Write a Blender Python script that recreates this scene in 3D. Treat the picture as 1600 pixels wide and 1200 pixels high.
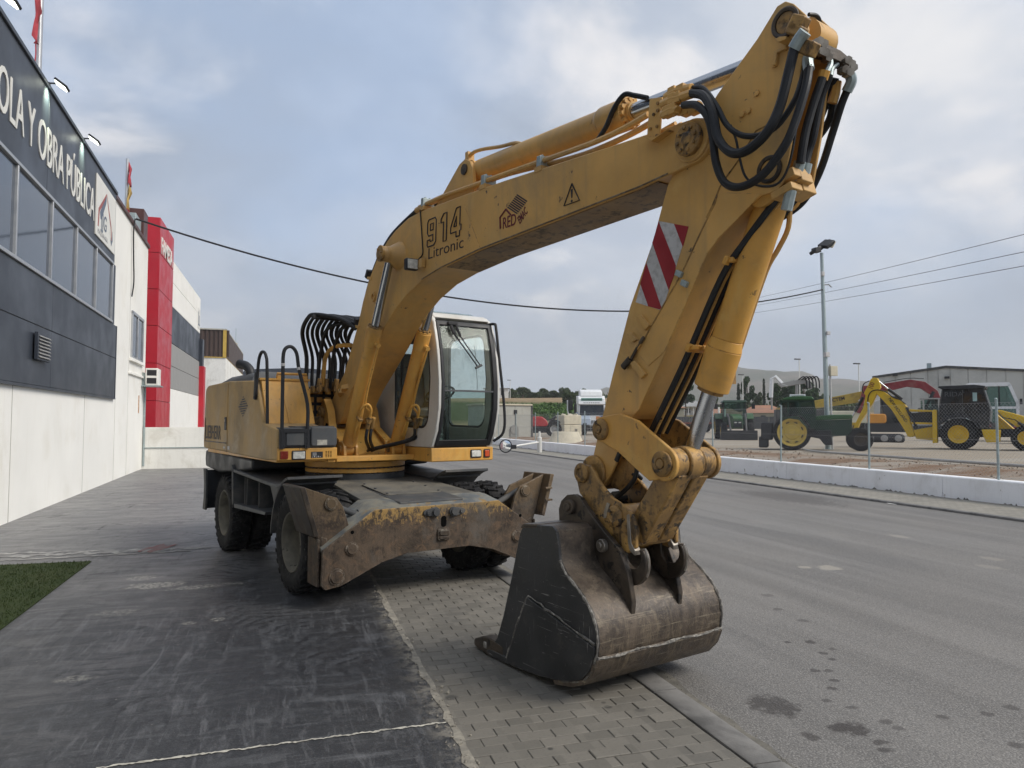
import bpy, bmesh, math, random
from mathutils import Vector, Matrix, Euler
R = math.radians
random.seed(7)
for o in list(bpy.data.objects): bpy.data.objects.remove(o)
S = bpy.context.scene
COL = S.collection

# ------------------------------------------------------------------ camera
cam = bpy.data.cameras.new('camera')
cam.sensor_width = 36.0
cam.lens = 36.0*1120/1600
cam.clip_start = 0.05
cam.clip_end = 9000
cam_o = bpy.data.objects.new('camera', cam)
COL.objects.link(cam_o)
cam_o.location = (0, 0, 1.7)
cam_o.rotation_euler = (R(90)+math.atan(57/1120), 0, -R(17.35))
S.camera = cam_o
S.render.resolution_x, S.render.resolution_y = 1024, 768

# ------------------------------------------------------------------ sky, sun, exposure
SUN_AZ, SUN_EL = 126.0, 42.0        # degrees clockwise from +Y, and above the horizon
W = bpy.data.worlds.new('World'); S.world = W; W.use_nodes = True
nt = W.node_tree; nt.nodes.clear()
def wn(t, **k):
    n = nt.nodes.new(t)
    for a, b in k.items(): setattr(n, a, b)
    return n
wo = wn('ShaderNodeOutputWorld'); bg = wn('ShaderNodeBackground'); bg.inputs['Strength'].default_value = 0.088
sky = wn('ShaderNodeTexSky', sky_type='NISHITA', sun_disc=False)
sky.sun_elevation = R(SUN_EL); sky.sun_rotation = R(SUN_AZ); sky.altitude = 300; sky.air_density = 1.0; sky.dust_density = 1.5; sky.ozone_density = 1.0
tc = wn('ShaderNodeTexCoord'); sep = wn('ShaderNodeSeparateXYZ'); nt.links.new(tc.outputs['Generated'], sep.inputs[0])
# project the view direction on a flat cloud deck: xy / (z + k)
zz = wn('ShaderNodeMath', operation='MAXIMUM'); zz.inputs[1].default_value = 0.0; nt.links.new(sep.outputs['Z'], zz.inputs[0])
za = wn('ShaderNodeMath', operation='ADD'); za.inputs[1].default_value = 0.34; nt.links.new(zz.outputs[0], za.inputs[0])
dx = wn('ShaderNodeMath', operation='DIVIDE'); nt.links.new(sep.outputs['X'], dx.inputs[0]); nt.links.new(za.outputs[0], dx.inputs[1])
dy = wn('ShaderNodeMath', operation='DIVIDE'); nt.links.new(sep.outputs['Y'], dy.inputs[0]); nt.links.new(za.outputs[0], dy.inputs[1])
cmb = wn('ShaderNodeCombineXYZ'); nt.links.new(dx.outputs[0], cmb.inputs[0]); nt.links.new(dy.outputs[0], cmb.inputs[1])
def wnoise(scale, detail, rough, loc, dist=0.0):
    mp = wn('ShaderNodeMapping'); mp.inputs['Location'].default_value = loc; nt.links.new(cmb.outputs[0], mp.inputs[0])
    n = wn('ShaderNodeTexNoise'); n.inputs['Scale'].default_value = scale; n.inputs['Detail'].default_value = detail
    n.inputs['Roughness'].default_value = rough; n.inputs['Distortion'].default_value = dist
    nt.links.new(mp.outputs[0], n.inputs['Vector']); return n.outputs['Fac']
def wramp(src, stops):
    r = wn('ShaderNodeValToRGB'); nt.links.new(src, r.inputs[0]); e = r.color_ramp.elements
    while len(e) < len(stops): e.new(0.5)
    for i, (p, c) in enumerate(stops): e[i].position = p; e[i].color = c if len(c) == 4 else (*c, 1)
    r.color_ramp.interpolation = 'EASE'
    return r.outputs[0]
# three layers: a thin veil with blue gaps, grey-blue cloud bodies, and brighter broken tops
cover = wramp(wnoise(0.9, 6, 0.5, (0.14, 27.12, 0), 0.15), [(0.36, (0.50,)*3), (0.58, (1, 1, 1))])
body = wnoise(1.0, 12, 0.56, (13.52, 12.4, 0), 0.25)
tone = wramp(body, [(0.36, (2.10, 2.45, 3.05)), (0.47, (2.75, 3.10, 3.72)), (0.57, (3.50, 3.75, 4.20)), (0.70, (4.7, 4.7, 4.8))])
puff = wramp(wnoise(1.9, 10, 0.56, (32.74, 19.23, 0), 0.3), [(0.52, (0, 0, 0)), (0.68, (0.8,)*3)])
mixc = wn('ShaderNodeMix', data_type='RGBA'); nt.links.new(cover, mixc.inputs['Factor'])
skb = wn('ShaderNodeMix', data_type='RGBA'); skb.inputs['Factor'].default_value = 0.7
nt.links.new(sky.outputs[0], skb.inputs['A']); skb.inputs['B'].default_value = (2.45, 3.35, 4.9, 1)
top = wn('ShaderNodeMix', data_type='RGBA'); nt.links.new(puff, top.inputs['Factor']); nt.links.new(tone, top.inputs['A']); top.inputs['B'].default_value = (5.3, 5.15, 5.1, 1)
nt.links.new(skb.outputs['Result'], mixc.inputs['A']); nt.links.new(top.outputs['Result'], mixc.inputs['B'])
# seen edge-on towards the horizon the deck closes up to an even grey blue
lowf = wn('ShaderNodeMapRange', interpolation_type='SMOOTHSTEP'); nt.links.new(sep.outputs['Z'], lowf.inputs[0])
for i, q in zip((1, 2, 3, 4), (0.30, 0.02, 0.0, 0.8)): lowf.inputs[i].default_value = q
deck = wramp(wnoise(0.8, 7, 0.5, (12.63, 19.25, 0), 0.2), [(0.36, (1.75, 2.02, 2.48)), (0.64, (2.65, 2.92, 3.32))])
mixd = wn('ShaderNodeMix', data_type='RGBA'); nt.links.new(lowf.outputs[0], mixd.inputs['Factor']); nt.links.new(mixc.outputs['Result'], mixd.inputs['A']); nt.links.new(deck, mixd.inputs['B'])
nt.links.new(mixd.outputs['Result'], bg.inputs['Color']); nt.links.new(bg.outputs[0], wo.inputs['Surface'])

sun = bpy.data.lights.new('sun', 'SUN'); sun.energy = 1.5; sun.angle = R(28); sun.color = (1.0, 0.94, 0.86)
sun_o = bpy.data.objects.new('sun', sun); COL.objects.link(sun_o)
sd = Vector((math.sin(R(SUN_AZ))*math.cos(R(SUN_EL)), math.cos(R(SUN_AZ))*math.cos(R(SUN_EL)), math.sin(R(SUN_EL))))
sun_o.rotation_euler = sd.to_track_quat('Z', 'Y').to_euler(); sun_o.location = (0, 0, 30)
S.view_settings.view_transform = 'Standard'; S.view_settings.look = 'None'
S.view_settings.exposure = 1.1; S.view_settings.gamma = 1.0; S.view_settings.use_curve_mapping = False

# ------------------------------------------------------------------ helpers
def V3(p): return Vector(p)
def spline(pts, n=6):
    """Catmull-Rom through the points."""
    P = [Vector(p) for p in pts]
    if len(P) < 3: return P
    out = []
    for i in range(len(P)-1):
        p0 = P[i-1] if i > 0 else 2*P[0]-P[1]; p1 = P[i]; p2 = P[i+1]
        p3 = P[i+2] if i+2 < len(P) else 2*P[-1]-P[-2]
        for k in range(n):
            t = k/n
            out.append(0.5*((2*p1)+(p2-p0)*t+(2*p0-5*p1+4*p2-p3)*t*t+(3*p1-p0-3*p2+p3)*t**3))
    out.append(P[-1]); return out
class MB:
    def __init__(s): s.v = []; s.f = []
    def add(s, vs, fs):
        b = len(s.v); s.v += [tuple(p) for p in vs]; s.f += [tuple(b+i for i in f) for f in fs]; return s
    def box(s, c, d, rot=None):
        hx, hy, hz = d[0]/2, d[1]/2, d[2]/2
        P = [Vector((x, y, z)) for z in (-hz, hz) for x, y in ((-hx, -hy), (hx, -hy), (hx, hy), (-hx, hy))]
        if rot is not None:
            m = rot if isinstance(rot, Matrix) else Euler(rot).to_matrix()
            P = [m @ p for p in P]
        c = Vector(c)
        return s.add([p+c for p in P], [(3,2,1,0),(4,5,6,7),(0,1,5,4),(1,2,6,5),(2,3,7,6),(3,0,4,7)])
    def ext(s, x0, x1, y0, y1, z0, z1): return s.box(((x0+x1)/2, (y0+y1)/2, (z0+z1)/2), (abs(x1-x0), abs(y1-y0), abs(z1-z0)))
    def hexa(s, P): return s.add(P, [(3,2,1,0),(4,5,6,7),(0,1,5,4),(1,2,6,5),(2,3,7,6),(3,0,4,7)])
    def prism(s, prof, lo, hi, ax='y'):
        def mk(a, b, t): return (a, t, b) if ax == 'y' else ((t, a, b) if ax == 'x' else (a, b, t))
        n = len(prof)
        area = sum(prof[i][0]*prof[(i+1) % n][1]-prof[(i+1) % n][0]*prof[i][1] for i in range(n))
        pr = list(prof) if (area > 0) == (ax != 'y') else list(prof)[::-1]
        vs = [mk(a, b, lo) for a, b in pr]+[mk(a, b, hi) for a, b in pr]
        fs = [tuple(range(n-1, -1, -1)), tuple(range(n, 2*n))]+[(i, (i+1) % n, n+(i+1) % n, n+i) for i in range(n)]
        return s.add(vs, fs)
    def loft(s, rings, cap=True):
        n = len(rings[0]); b = []; fs = []
        for r in rings: b += list(r)
        for k in range(len(rings)-1):
            for i in range(n): fs.append((k*n+i, k*n+(i+1) % n, (k+1)*n+(i+1) % n, (k+1)*n+i))
        if cap: fs += [tuple(range(n-1, -1, -1)), tuple(range((len(rings)-1)*n, len(rings)*n))]
        return s.add(b, fs)
    def cyl(s, p0, p1, r0, r1=None, n=16, cap=True):
        p0 = Vector(p0); p1 = Vector(p1); r1 = r0 if r1 is None else r1
        d = (p1-p0).normalized(); a = d.orthogonal().normalized(); b = d.cross(a)
        rings = [[p+(a*math.cos(2*math.pi*i/n)+b*math.sin(2*math.pi*i/n))*r for i in range(n)] for p, r in ((p0, r0), (p1, r1))]
        return s.loft(rings, cap)
    def tube(s, pts, r, n=8, sm=0):
        P = spline(pts, sm) if sm else [Vector(p) for p in pts]
        rings = []; a = None
        for i, p in enumerate(P):
            d = (P[min(i+1, len(P)-1)]-P[max(i-1, 0)]).normalized()
            if a is None: a = d.orthogonal().normalized()
            a = (a-d*a.dot(d)).normalized(); b = d.cross(a)
            rr = r[min(i, len(r)-1)] if isinstance(r, (list, tuple)) else r
            rings.append([p+(a*math.cos(2*math.pi*k/n)+b*math.sin(2*math.pi*k/n))*rr for k in range(n)])
        return s.loft(rings)
    def lathe(s, prof, c, ax, n=32, closed=False, cap=True):
        """prof = [(radius, along axis)]"""
        c = Vector(c); d = Vector(ax).normalized(); a = d.orthogonal().normalized(); b = d.cross(a)
        rings = [[c+d*t+(a*math.cos(2*math.pi*i/n)+b*math.sin(2*math.pi*i/n))*r for i in range(n)] for r, t in prof]
        if closed: rings.append(rings[0])
        return s.loft(rings, cap=cap and not closed)
    def plate(s, outer, holes, lo, hi, ax='y'):
        """flat plate with holes drawn as recessed rings is not needed here"""
        return s.prism(outer, lo, hi, ax)
    def build(s, name, mat, parent=None, bevel=0, seg=2, ang=35, mesh_only=False):
        me = bpy.data.meshes.new(name); me.from_pydata(s.v, [], s.f); me.validate(); me.update()
        me.polygons.foreach_set('use_smooth', [True]*len(me.polygons))
        bm = bmesh.new(); bm.from_mesh(me); bmesh.ops.recalc_face_normals(bm, faces=bm.faces); bm.to_mesh(me); bm.free()
        me.set_sharp_from_angle(angle=R(ang))
        if mat: me.materials.append(mat)
        if mesh_only: return me
        o = bpy.data.objects.new(name, me); COL.objects.link(o)
        if parent: o.parent = parent
        if bevel:
            m = o.modifiers.new('bevel', 'BEVEL'); m.width = bevel; m.segments = seg; m.limit_method = 'ANGLE'; m.angle_limit = R(40)
            m.harden_normals = False
        return o
def mesh_obj(name, me, parent=None, loc=(0, 0, 0), rot=(0, 0, 0), sc=(1, 1, 1)):
    o = bpy.data.objects.new(name, me); COL.objects.link(o); o.location = loc; o.rotation_euler = rot; o.scale = sc
    if parent: o.parent = parent
    return o
def tag(o, label, cat, group=None):
    o['label'] = label; o['category'] = cat
    if group: o['group'] = group
    return o
def thing(name, label, cat, loc=(0, 0, 0), rz=0, group=None):
    o = bpy.data.objects.new(name, None); COL.objects.link(o); o.location = loc; o.rotation_euler = (0, 0, rz)
    o.empty_display_size = 0.2
    return tag(o, label, cat, group)
def struct(o): o['kind'] = 'structure'; return o
def stuff(o): o['kind'] = 'stuff'; return o
def arc(cx, cy, r, a0, a1, n=10, ry=None):
    ry = r if ry is None else ry
    return [(cx+r*math.cos(R(a0+(a1-a0)*i/n)), cy+ry*math.sin(R(a0+(a1-a0)*i/n))) for i in range(n+1)]
def rrect(x0, x1, y0, y1, r, n=4):
    return arc(x1-r, y1-r, r, 0, 90, n)+arc(x0+r, y1-r, r, 90, 180, n)+arc(x0+r, y0+r, r, 180, 270, n)+arc(x1-r, y0+r, r, 270, 360, n)
def text_mesh(name, txt, size, mat, parent, loc, rot, depth=0.002, outline=0, sx=1.0, bold=0.0, shear=0.0, align='LEFT', spacing=1.0):
    cu = bpy.data.curves.new(name, 'FONT'); cu.body = txt; cu.size = size; cu.align_x = align; cu.shear = shear; cu.space_character = spacing
    cu.resolution_u = 4
    if outline: cu.fill_mode = 'NONE'; cu.bevel_depth = outline; cu.bevel_resolution = 0
    else: cu.extrude = depth; cu.offset = bold
    t = bpy.data.objects.new(name, cu); COL.objects.link(t)
    bpy.context.view_layer.update()
    me = bpy.data.meshes.new_from_object(t.evaluated_get(bpy.context.evaluated_depsgraph_get()))
    bpy.data.objects.remove(t)
    me.materials.clear(); me.materials.append(mat)
    o = bpy.data.objects.new(name, me); COL.objects.link(o); o.parent = parent
    o.location = loc; o.rotation_euler = rot; o.scale = (sx, 1, 1)
    return o

# ------------------------------------------------------------------ materials
class NT:
    def __init__(s, name):
        s.m = bpy.data.materials.new(name); s.m.use_nodes = True; s.t = s.m.node_tree
        s.b = s.t.nodes['Principled BSDF']; s.out = s.t.nodes['Material Output']; s._o = None
    def n(s, t, **k):
        x = s.t.nodes.new(t)
        for a, b in k.items(): setattr(x, a, b)
        return x
    def l(s, a, b): s.t.links.new(a, b)
    def co(s, kind='Object'):
        if s._o is None: s._o = s.n('ShaderNodeTexCoord')
        return s._o.outputs[kind]
    def pos(s): return s.n('ShaderNodeNewGeometry').outputs['Position']
    def map(s, src, sc=(1, 1, 1), loc=(0, 0, 0), rot=(0, 0, 0)):
        m = s.n('ShaderNodeMapping'); m.inputs['Scale'].default_value = sc; m.inputs['Location'].default_value = loc; m.inputs['Rotation'].default_value = rot
        s.l(src, m.inputs[0]); return m.outputs[0]
    def noise(s, src, scale, detail=6, rough=0.55, dist=0):
        x = s.n('ShaderNodeTexNoise'); x.inputs['Scale'].default_value = scale; x.inputs['Detail'].default_value = detail
        x.inputs['Roughness'].default_value = rough; x.inputs['Distortion'].default_value = dist
        s.l(src, x.inputs['Vector']); return x.outputs['Fac']
    def ramp(s, src, a, b, lo=0.0, hi=1.0):
        x = s.n('ShaderNodeMapRange'); x.interpolation_type = 'SMOOTHSTEP'; s.l(src, x.inputs[0])
        for i, q in zip((1, 2, 3, 4), (a, b, lo, hi)): x.inputs[i].default_value = q
        return x.outputs[0]
    def mix(s, fac, a, b):
        x = s.n('ShaderNodeMix', data_type='RGBA')
        for sock, q in ((x.inputs['Factor'], fac), (x.inputs['A'], a), (x.inputs['B'], b)):
            if isinstance(q, bpy.types.NodeSocket): s.l(q, sock)
            elif isinstance(q, (int, float)): sock.default_value = q
            else: sock.default_value = (*q, 1)
        return x.outputs['Result']
    def math(s, op, a, b=0.0):
        x = s.n('ShaderNodeMath', operation=op)
        for i, q in enumerate((a, b)):
            if isinstance(q, bpy.types.NodeSocket): s.l(q, x.inputs[i])
            else: x.inputs[i].default_value = q
        return x.outputs[0]
    def bump(s, h, strength, dist=0.01):
        x = s.n('ShaderNodeBump'); x.inputs['Strength'].default_value = strength; x.inputs['Distance'].default_value = dist
        s.l(h, x.inputs['Height']); s.l(x.outputs[0], s.b.inputs['Normal'])
    def fin(s, col, rough=0.6, metal=0.0, spec=0.5):
        for k, q in (('Base Color', col), ('Roughness', rough), ('Metallic', metal), ('Specular IOR Level', spec)):
            i = s.b.inputs[k]
            if isinstance(q, bpy.types.NodeSocket): s.l(q, i)
            elif isinstance(q, (int, float)): i.default_value = q
            else: i.default_value = (*q, 1)
        return s.m
def edge_mask(t, c, rad):
    """paint rubbed off along hard edges, broken up by noise"""
    bv = t.n('ShaderNodeBevel'); bv.samples = 4; bv.inputs['Radius'].default_value = rad
    ge = t.n('ShaderNodeNewGeometry'); dt = t.n('ShaderNodeVectorMath', operation='DOT_PRODUCT'); t.l(bv.outputs[0], dt.inputs[0]); t.l(ge.outputs['Normal'], dt.inputs[1])
    e = t.ramp(dt.outputs['Value'], 0.985, 0.86); nz = t.ramp(t.noise(c, 16, 7, .75, .3), .46, .60)
    return t.math('MULTIPLY', t.math('MULTIPLY', e, nz), .9)
def mat(name, base, var=0.12, scale=3.0, dirt=None, amt=0.5, dscale=2.0, chip=None, cth=0.66, cscale=14.0, rough=0.6, metal=0.0, bump=0.15, bscale=60, streak=0.0, spec=0.4, world=False, fade=None, grime=None, edge=None):
    """painted / worn surface: base colour with blotchy variation, dirt patches, chips and vertical streaks"""
    t = NT(name); c = t.pos() if world else t.co()
    n1 = t.noise(c, scale, 7)
    dark = tuple(q*(1-var) for q in base); lite = tuple(min(1, q*(1+var)) for q in base)
    col = t.mix(t.ramp(n1, 0.3, 0.7), dark, lite)
    rg = t.ramp(n1, 0.3, 0.7, max(0.05, rough-0.1), min(1, rough+0.1))
    if dirt:
        n2 = t.noise(c, dscale, 9, 0.65, 0.4)
        col = t.mix(t.math('MULTIPLY', t.ramp(n2, 0.66-0.5*amt, 0.85-0.35*amt), min(1, 0.35+amt*0.6)), col, dirt)
        if streak:
            n3 = t.noise(t.map(c, (14, 14, 0.9)), 1.0, 5)
            col = t.mix(t.ramp(n3, 0.5, 0.78, 0, streak), col, dirt)
    if fade:
        col = t.mix(t.ramp(t.noise(t.map(c, loc=(7, 3, 1)), 2.6, 8, .7, .6), .50, .66, 0, .55), col, fade)
    if grime:
        g1 = t.noise(t.map(c, loc=(1, 5, 9)), 7.0, 8, .72, .5); g2 = t.noise(t.map(c, (20, 20, 2.2)), 1.0, 6, .65)
        col = t.mix(t.ramp(t.math('ADD', t.math('MULTIPLY', g1, .65), t.math('MULTIPLY', g2, .35)), .49, .60, 0, .85), col, grime)
    if chip:
        n4 = t.noise(c, cscale, 6, 0.6, 0.2); n5 = t.noise(c, 1.7, 3)
        k = t.math('MULTIPLY', t.ramp(n4, cth, cth+0.035), t.ramp(n5, 0.4, 0.6))
        col = t.mix(k, col, chip)
    if edge: col = t.mix(edge_mask(t, c, .010), col, edge)
    if bump:
        t.bump(t.noise(c, bscale, 5), bump, 0.004)
    return t.fin(col, rg, metal, spec)

# ------------------------------------------------------------------ ground
def spots(t, pos, items, wob=0.5, wscale=9.0):
    """sum of soft irregular blots at the given (x, y, radius)"""
    nz = t.n('ShaderNodeTexNoise'); nz.inputs['Scale'].default_value = wscale; nz.inputs['Detail'].default_value = 4; t.l(pos, nz.inputs['Vector'])
    acc = None
    for x, y, r, st, k in items:
        mp = t.map(pos, (1/r, st/r, 0), (-x/r, -y*st/r, 0))
        ln = t.n('ShaderNodeVectorMath', operation='LENGTH'); t.l(mp, ln.inputs[0])
        d = t.math('ADD', ln.outputs['Value'], t.math('MULTIPLY', t.math('SUBTRACT', nz.outputs['Fac'], 0.5), wob*2))
        q = t.ramp(d, 1.05, 0.55, 0, k)
        acc = q if acc is None else t.math('MAXIMUM', acc, q)
    return acc
def m_asphalt():
    t = NT('asphalt'); p = t.pos()
    big = t.noise(p, 0.35, 6, 0.6, 0.3); str_ = t.noise(t.map(p, (1.6, 0.12, 1)), 1.0, 6, 0.6, 0.6); fine = t.noise(p, 60, 6, 0.85); mid = t.noise(p, 26, 5, 0.75)
    agg = t.n('ShaderNodeTexVoronoi'); agg.inputs['Scale'].default_value = 80; t.l(p, agg.inputs['Vector'])
    col = t.mix(t.ramp(big, 0.3, 0.72), (0.122, 0.115, 0.105), (0.172, 0.161, 0.146))
    col = t.mix(t.ramp(str_, 0.38, 0.66, 0, 0.65), col, (0.225, 0.213, 0.195))
    col = t.mix(t.ramp(str_, 0.45, 0.2, 0, 0.4), col, (0.08, 0.079, 0.078))
    col = t.mix(t.ramp(agg.outputs['Distance'], 0.1, 0.55, 0.7, 0), col, (0.36, 0.34, 0.315))
    col = t.mix(t.ramp(fine, 0.45, 0.7, 0, 0.75), col, (0.05, 0.05, 0.05))
    dust = t.noise(p, 1.3, 8, 0.7, 0.5)
    col = t.mix(t.ramp(dust, 0.62, 0.82, 0, 0.35), col, (0.26, 0.245, 0.22))
    it = [(x, y, r, s, k) for (x, y), r, s, k in zip(
        [(2.827, 3.772), (3.024, 3.387), (3.054, 3.300), (3.068, 3.180), (3.029, 3.098), (3.755, 4.801), (3.923, 4.749), (3.831, 4.502), (3.796, 4.363), (3.516, 4.199), (3.601, 4.172), (3.502, 4.011), (3.386, 3.892), (3.206, 3.737), (3.294, 3.606), (3.310, 3.379), (3.310, 3.289), (3.670, 3.341), (3.963, 3.298), (3.965, 4.554), (4.281, 5.257), (4.316, 5.643), (4.571, 6.119), (3.738, 2.931), (2.760, 3.342), (4.198, 3.324), (10.690, 13.573), (11.031, 13.894)],
        [.16, .13, .075, .05, .05, .035, .05, .04, .035, .04, .04, .035, .045, .03, .05, .05, .04, .06, .05, .04, .06, .05, .07, .05, .06, .05, .7, .6],
        [.9, 1.8, 1.6, 1.4, 1.4, 1.2, 1.2, 1, 1, 1, 1, 1, 1, 1, 1.6, 1.3, 1, 1.2, 1.2, 1, 1, 1, 1, 1, 1, 1, .35, .4],
        [.75, .85, .8, .7, .75, .8, .75, .7, .7, .7, .6, .7, .75, .6, .55, .6, .55, .6, .6, .6, .5, .5, .4, .6, .7, .55, .5, .4])]
    col = t.mix(spots(t, p, it, 0.95, 19), col, (0.040, 0.033, 0.029))
    li = [(x, y, r, s, k) for (x, y), r, s, k in zip([(6.111, 7.032), (5.856, 7.150), (7.972, 9.036), (8.449, 6.875), (8.753, 8.602), (3.534, 3.531), (4.212, 3.942), (7.673, 10.495), (7.957, 6.494)], [.16, .09, .22, .12, .12, .12, .1, .2, .12], [1, 1, .7, .6, .6, 1, 1, .6, .6], [.5, .45, .05, .25, .3, .0, .0, .06, .2])]
    col = t.mix(spots(t, p, li, 0.7, 7), col, (0.42, 0.38, 0.31))
    h = t.math('ADD', t.math('MULTIPLY', agg.outputs['Distance'], 0.8), t.math('MULTIPLY', mid, 0.6)); t.bump(h, 0.55, 0.006)
    return t.fin(col, t.ramp(big, 0.3, 0.7, 0.62, 0.8), 0, 0.35)
def m_concrete():
    t = NT('forecourt_concrete'); p = t.pos(); sp = t.n('ShaderNodeSeparateXYZ'); t.l(p, sp.inputs[0])
    big = t.noise(p, 0.7, 7, 0.6, 0.6); sw = t.noise(t.map(p, (0.9, 2.6, 1), rot=(0, 0, R(24))), 1.6, 9, 0.68, 1.1); fine = t.noise(p, 70, 5, 0.7)
    sw2 = t.noise(t.map(p, (3.2, 0.8, 1), rot=(0, 0, R(-28))), 1.5, 9, 0.7, 1.4)
    sw3 = t.noise(t.map(p, (0.5, 6.5, 1), rot=(0, 0, R(4))), 1.8, 8, 0.7, 0.5)
    col = t.mix(t.ramp(big, 0.3, 0.7), (0.175, 0.171, 0.168), (0.23, 0.222, 0.212))
    col = t.mix(t.ramp(sw3, 0.35, 0.75, 0, 0.5), col, (0.15, 0.148, 0.15))
    # rubbed black by turning machines: near the pavement edge and in front of the blade
    ny = t.math('ADD', sp.outputs['Y'], t.math('MULTIPLY', t.math('SUBTRACT', big, 0.5), 5.0))
    nx = t.math('ADD', sp.outputs['X'], t.math('MULTIPLY', t.math('SUBTRACT', sw, 0.5), 3.0))
    near = t.math('MULTIPLY', t.ramp(ny, 11.5, 6.3), t.ramp(nx, -3.8, -0.6, 0.22, 1.0))
    col = t.mix(t.math('MULTIPLY', near, 0.96), col, (0.021, 0.0225, 0.026))
    sc = t.math('MULTIPLY', t.ramp(sw, 0.52, 0.68), 0.42)
    col = t.mix(sc, col, (0.155, 0.158, 0.165))
    sc2 = t.math('MULTIPLY', t.math('MULTIPLY', t.ramp(sw2, 0.55, 0.66), near), 0.38)
    col = t.mix(sc2, col, (0.17, 0.172, 0.178))
    sc3 = t.math('MULTIPLY', t.math('MULTIPLY', t.ramp(sw3, 0.55, 0.75), near), 0.35)
    col = t.mix(sc3, col, (0.12, 0.122, 0.13))
    # tread prints
    for (x0, y0, ang, wd, ln, k) in ((-0.15, 6.6, 30, 0.34, 1.6, .75), (0.28, 5.3, 62, 0.30, 0.95, .7), (-0.6, 9.0, -12, .3, 1.2, .6), (-1.0, 5.2, 35, .26, 1.3, .4)):
        q = t.map(p, loc=(0, 0, 0)); m = t.n('ShaderNodeMapping'); m.vector_type = 'TEXTURE'; m.inputs['Location'].default_value = (x0, y0, 0); m.inputs['Rotation'].default_value = (0, 0, R(ang)); t.l(p, m.inputs[0])
        s2 = t.n('ShaderNodeSeparateXYZ'); t.l(m.outputs[0], s2.inputs[0])
        ax = t.math('ABSOLUTE', s2.outputs['X']); ay = t.math('ABSOLUTE', s2.outputs['Y'])
        ph = t.math('ADD', t.math('MULTIPLY', s2.outputs['Y'], 42.0), t.math('MULTIPLY', ax, 26.0))
        ph = t.math('ADD', ph, t.math('MULTIPLY', t.math('SUBTRACT', sw, 0.5), 16.0))
        bars = t.ramp(t.math('SINE', ph), 0.1, 0.6)
        msk = t.math('MULTIPLY', t.ramp(t.math('ADD', ax, t.math('MULTIPLY', big, 0.08)), wd, wd-0.07), t.ramp(t.math('ADD', ay, t.math('MULTIPLY', sw2, 0.6)), ln, ln-0.5))
        msk = t.math('MULTIPLY', msk, t.ramp(t.noise(p, 5.0, 6, 0.7), 0.4, 0.56))
        col = t.mix(t.math('MULTIPLY', msk, .6*k), col, (0.105, 0.107, 0.112))
        col = t.mix(t.math('MULTIPLY', t.math('MULTIPLY', bars, msk), .95), col, (0.012, 0.012, 0.015))
    for i, (ax_, ay_, ro_, k_) in enumerate(((11, 1.1, 14, .5), (22, 1.9, -27, .5), (7, 1.0, 41, .5), (1.6, 20, 20, .35), (5, .9, -10, .5), (14, 2.2, 68, .4))):
        sg = t.noise(t.map(p, (ax_, ay_, 1), loc=(i*3.3, i*1.7, 0), rot=(0, 0, R(ro_))), 1.0, 6, .7, .9)
        mk_ = t.ramp(t.noise(t.map(p, loc=(i*9.1, i*4.2, 0)), .9, 6, .65, .5), .47, .60)
        col = t.mix(t.math('MULTIPLY', t.math('MULTIPLY', t.ramp(sg, .53, .66), mk_), k_), col, (0.17, 0.172, 0.178))
        col = t.mix(t.math('MULTIPLY', t.math('MULTIPLY', t.ramp(sg, .45, .34), mk_), k_), col, (0.011, 0.0115, 0.0135))
    scr = t.noise(t.map(p, (1.2, 45, 1), rot=(0, 0, R(38))), 1.0, 3, 0.6, 0.5)
    col = t.mix(t.math('MULTIPLY', t.ramp(scr, 0.71, 0.76), t.ramp(sw, 0.5, 0.62, 0, 0.55)), col, (0.36, 0.35, 0.33))
    lit = [(x, y, r, s, k) for (x, y), r, s, k in zip([(-1.294, 8.247), (-0.906, 8.036), (-1.458, 8.676), (-0.547, 6.692), (-0.767, 6.639), (-1.303, 5.460), (-1.457, 7.190), (1.174, 4.508), (-0.545, 8.104)], [.32, .26, .2, .06, .07, .16, .2, .08, .2], [1.7, 2, 1.5, 1, 1.2, 2, 1.5, 1, 2], [.9, .8, .7, .7, .55, .4, .4, .4, .6])]
    blot = t.math('MULTIPLY', spots(t, p, lit, 0.9, 5), t.ramp(t.noise(p, 24, 5, 0.75), 0.42, 0.6))
    col = t.mix(blot, col, (0.46, 0.44, 0.38))
    # sandy dust along the paving edge
    ed = t.math('MULTIPLY', t.ramp(sp.outputs['X'], 0.70, 0.90), t.ramp(t.noise(p, 8, 7, 0.75), 0.42, 0.6))
    col = t.mix(t.math('MULTIPLY', ed, 0.75), col, (0.30, 0.275, 0.225))
    gr = t.noise(p, 95, 5, 0.85); dust = t.noise(p, 14, 8, .8, .6)
    col = t.mix(t.ramp(dust, 0.50, 0.68, 0, 0.38), col, (0.125, 0.126, 0.128))
    col = t.mix(t.ramp(gr, 0.53, 0.66, 0, 0.6), col, (0.20, 0.198, 0.19))
    col = t.mix(t.ramp(fine, 0.5, 0.72, 0, 0.6), col, (0.02, 0.02, 0.021))
    cr = t.n('ShaderNodeTexVoronoi'); cr.feature = 'DISTANCE_TO_EDGE'; cr.inputs['Scale'].default_value = 0.42; t.l(t.map(p, loc=(.3, .1, 0)), cr.inputs['Vector'])
    wob = t.math('ADD', cr.outputs['Distance'], t.math('MULTIPLY', t.math('SUBTRACT', t.noise(p, 6, 6, .7), 0.5), 0.05))
    crk = t.math('MULTIPLY', t.ramp(t.math('ABSOLUTE', wob), 0.006, 0.002), t.ramp(t.noise(p, .6, 3), .52, .6))
    col = t.mix(t.math('MULTIPLY', crk, .8), col, (0.012, 0.012, 0.012))
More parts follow.
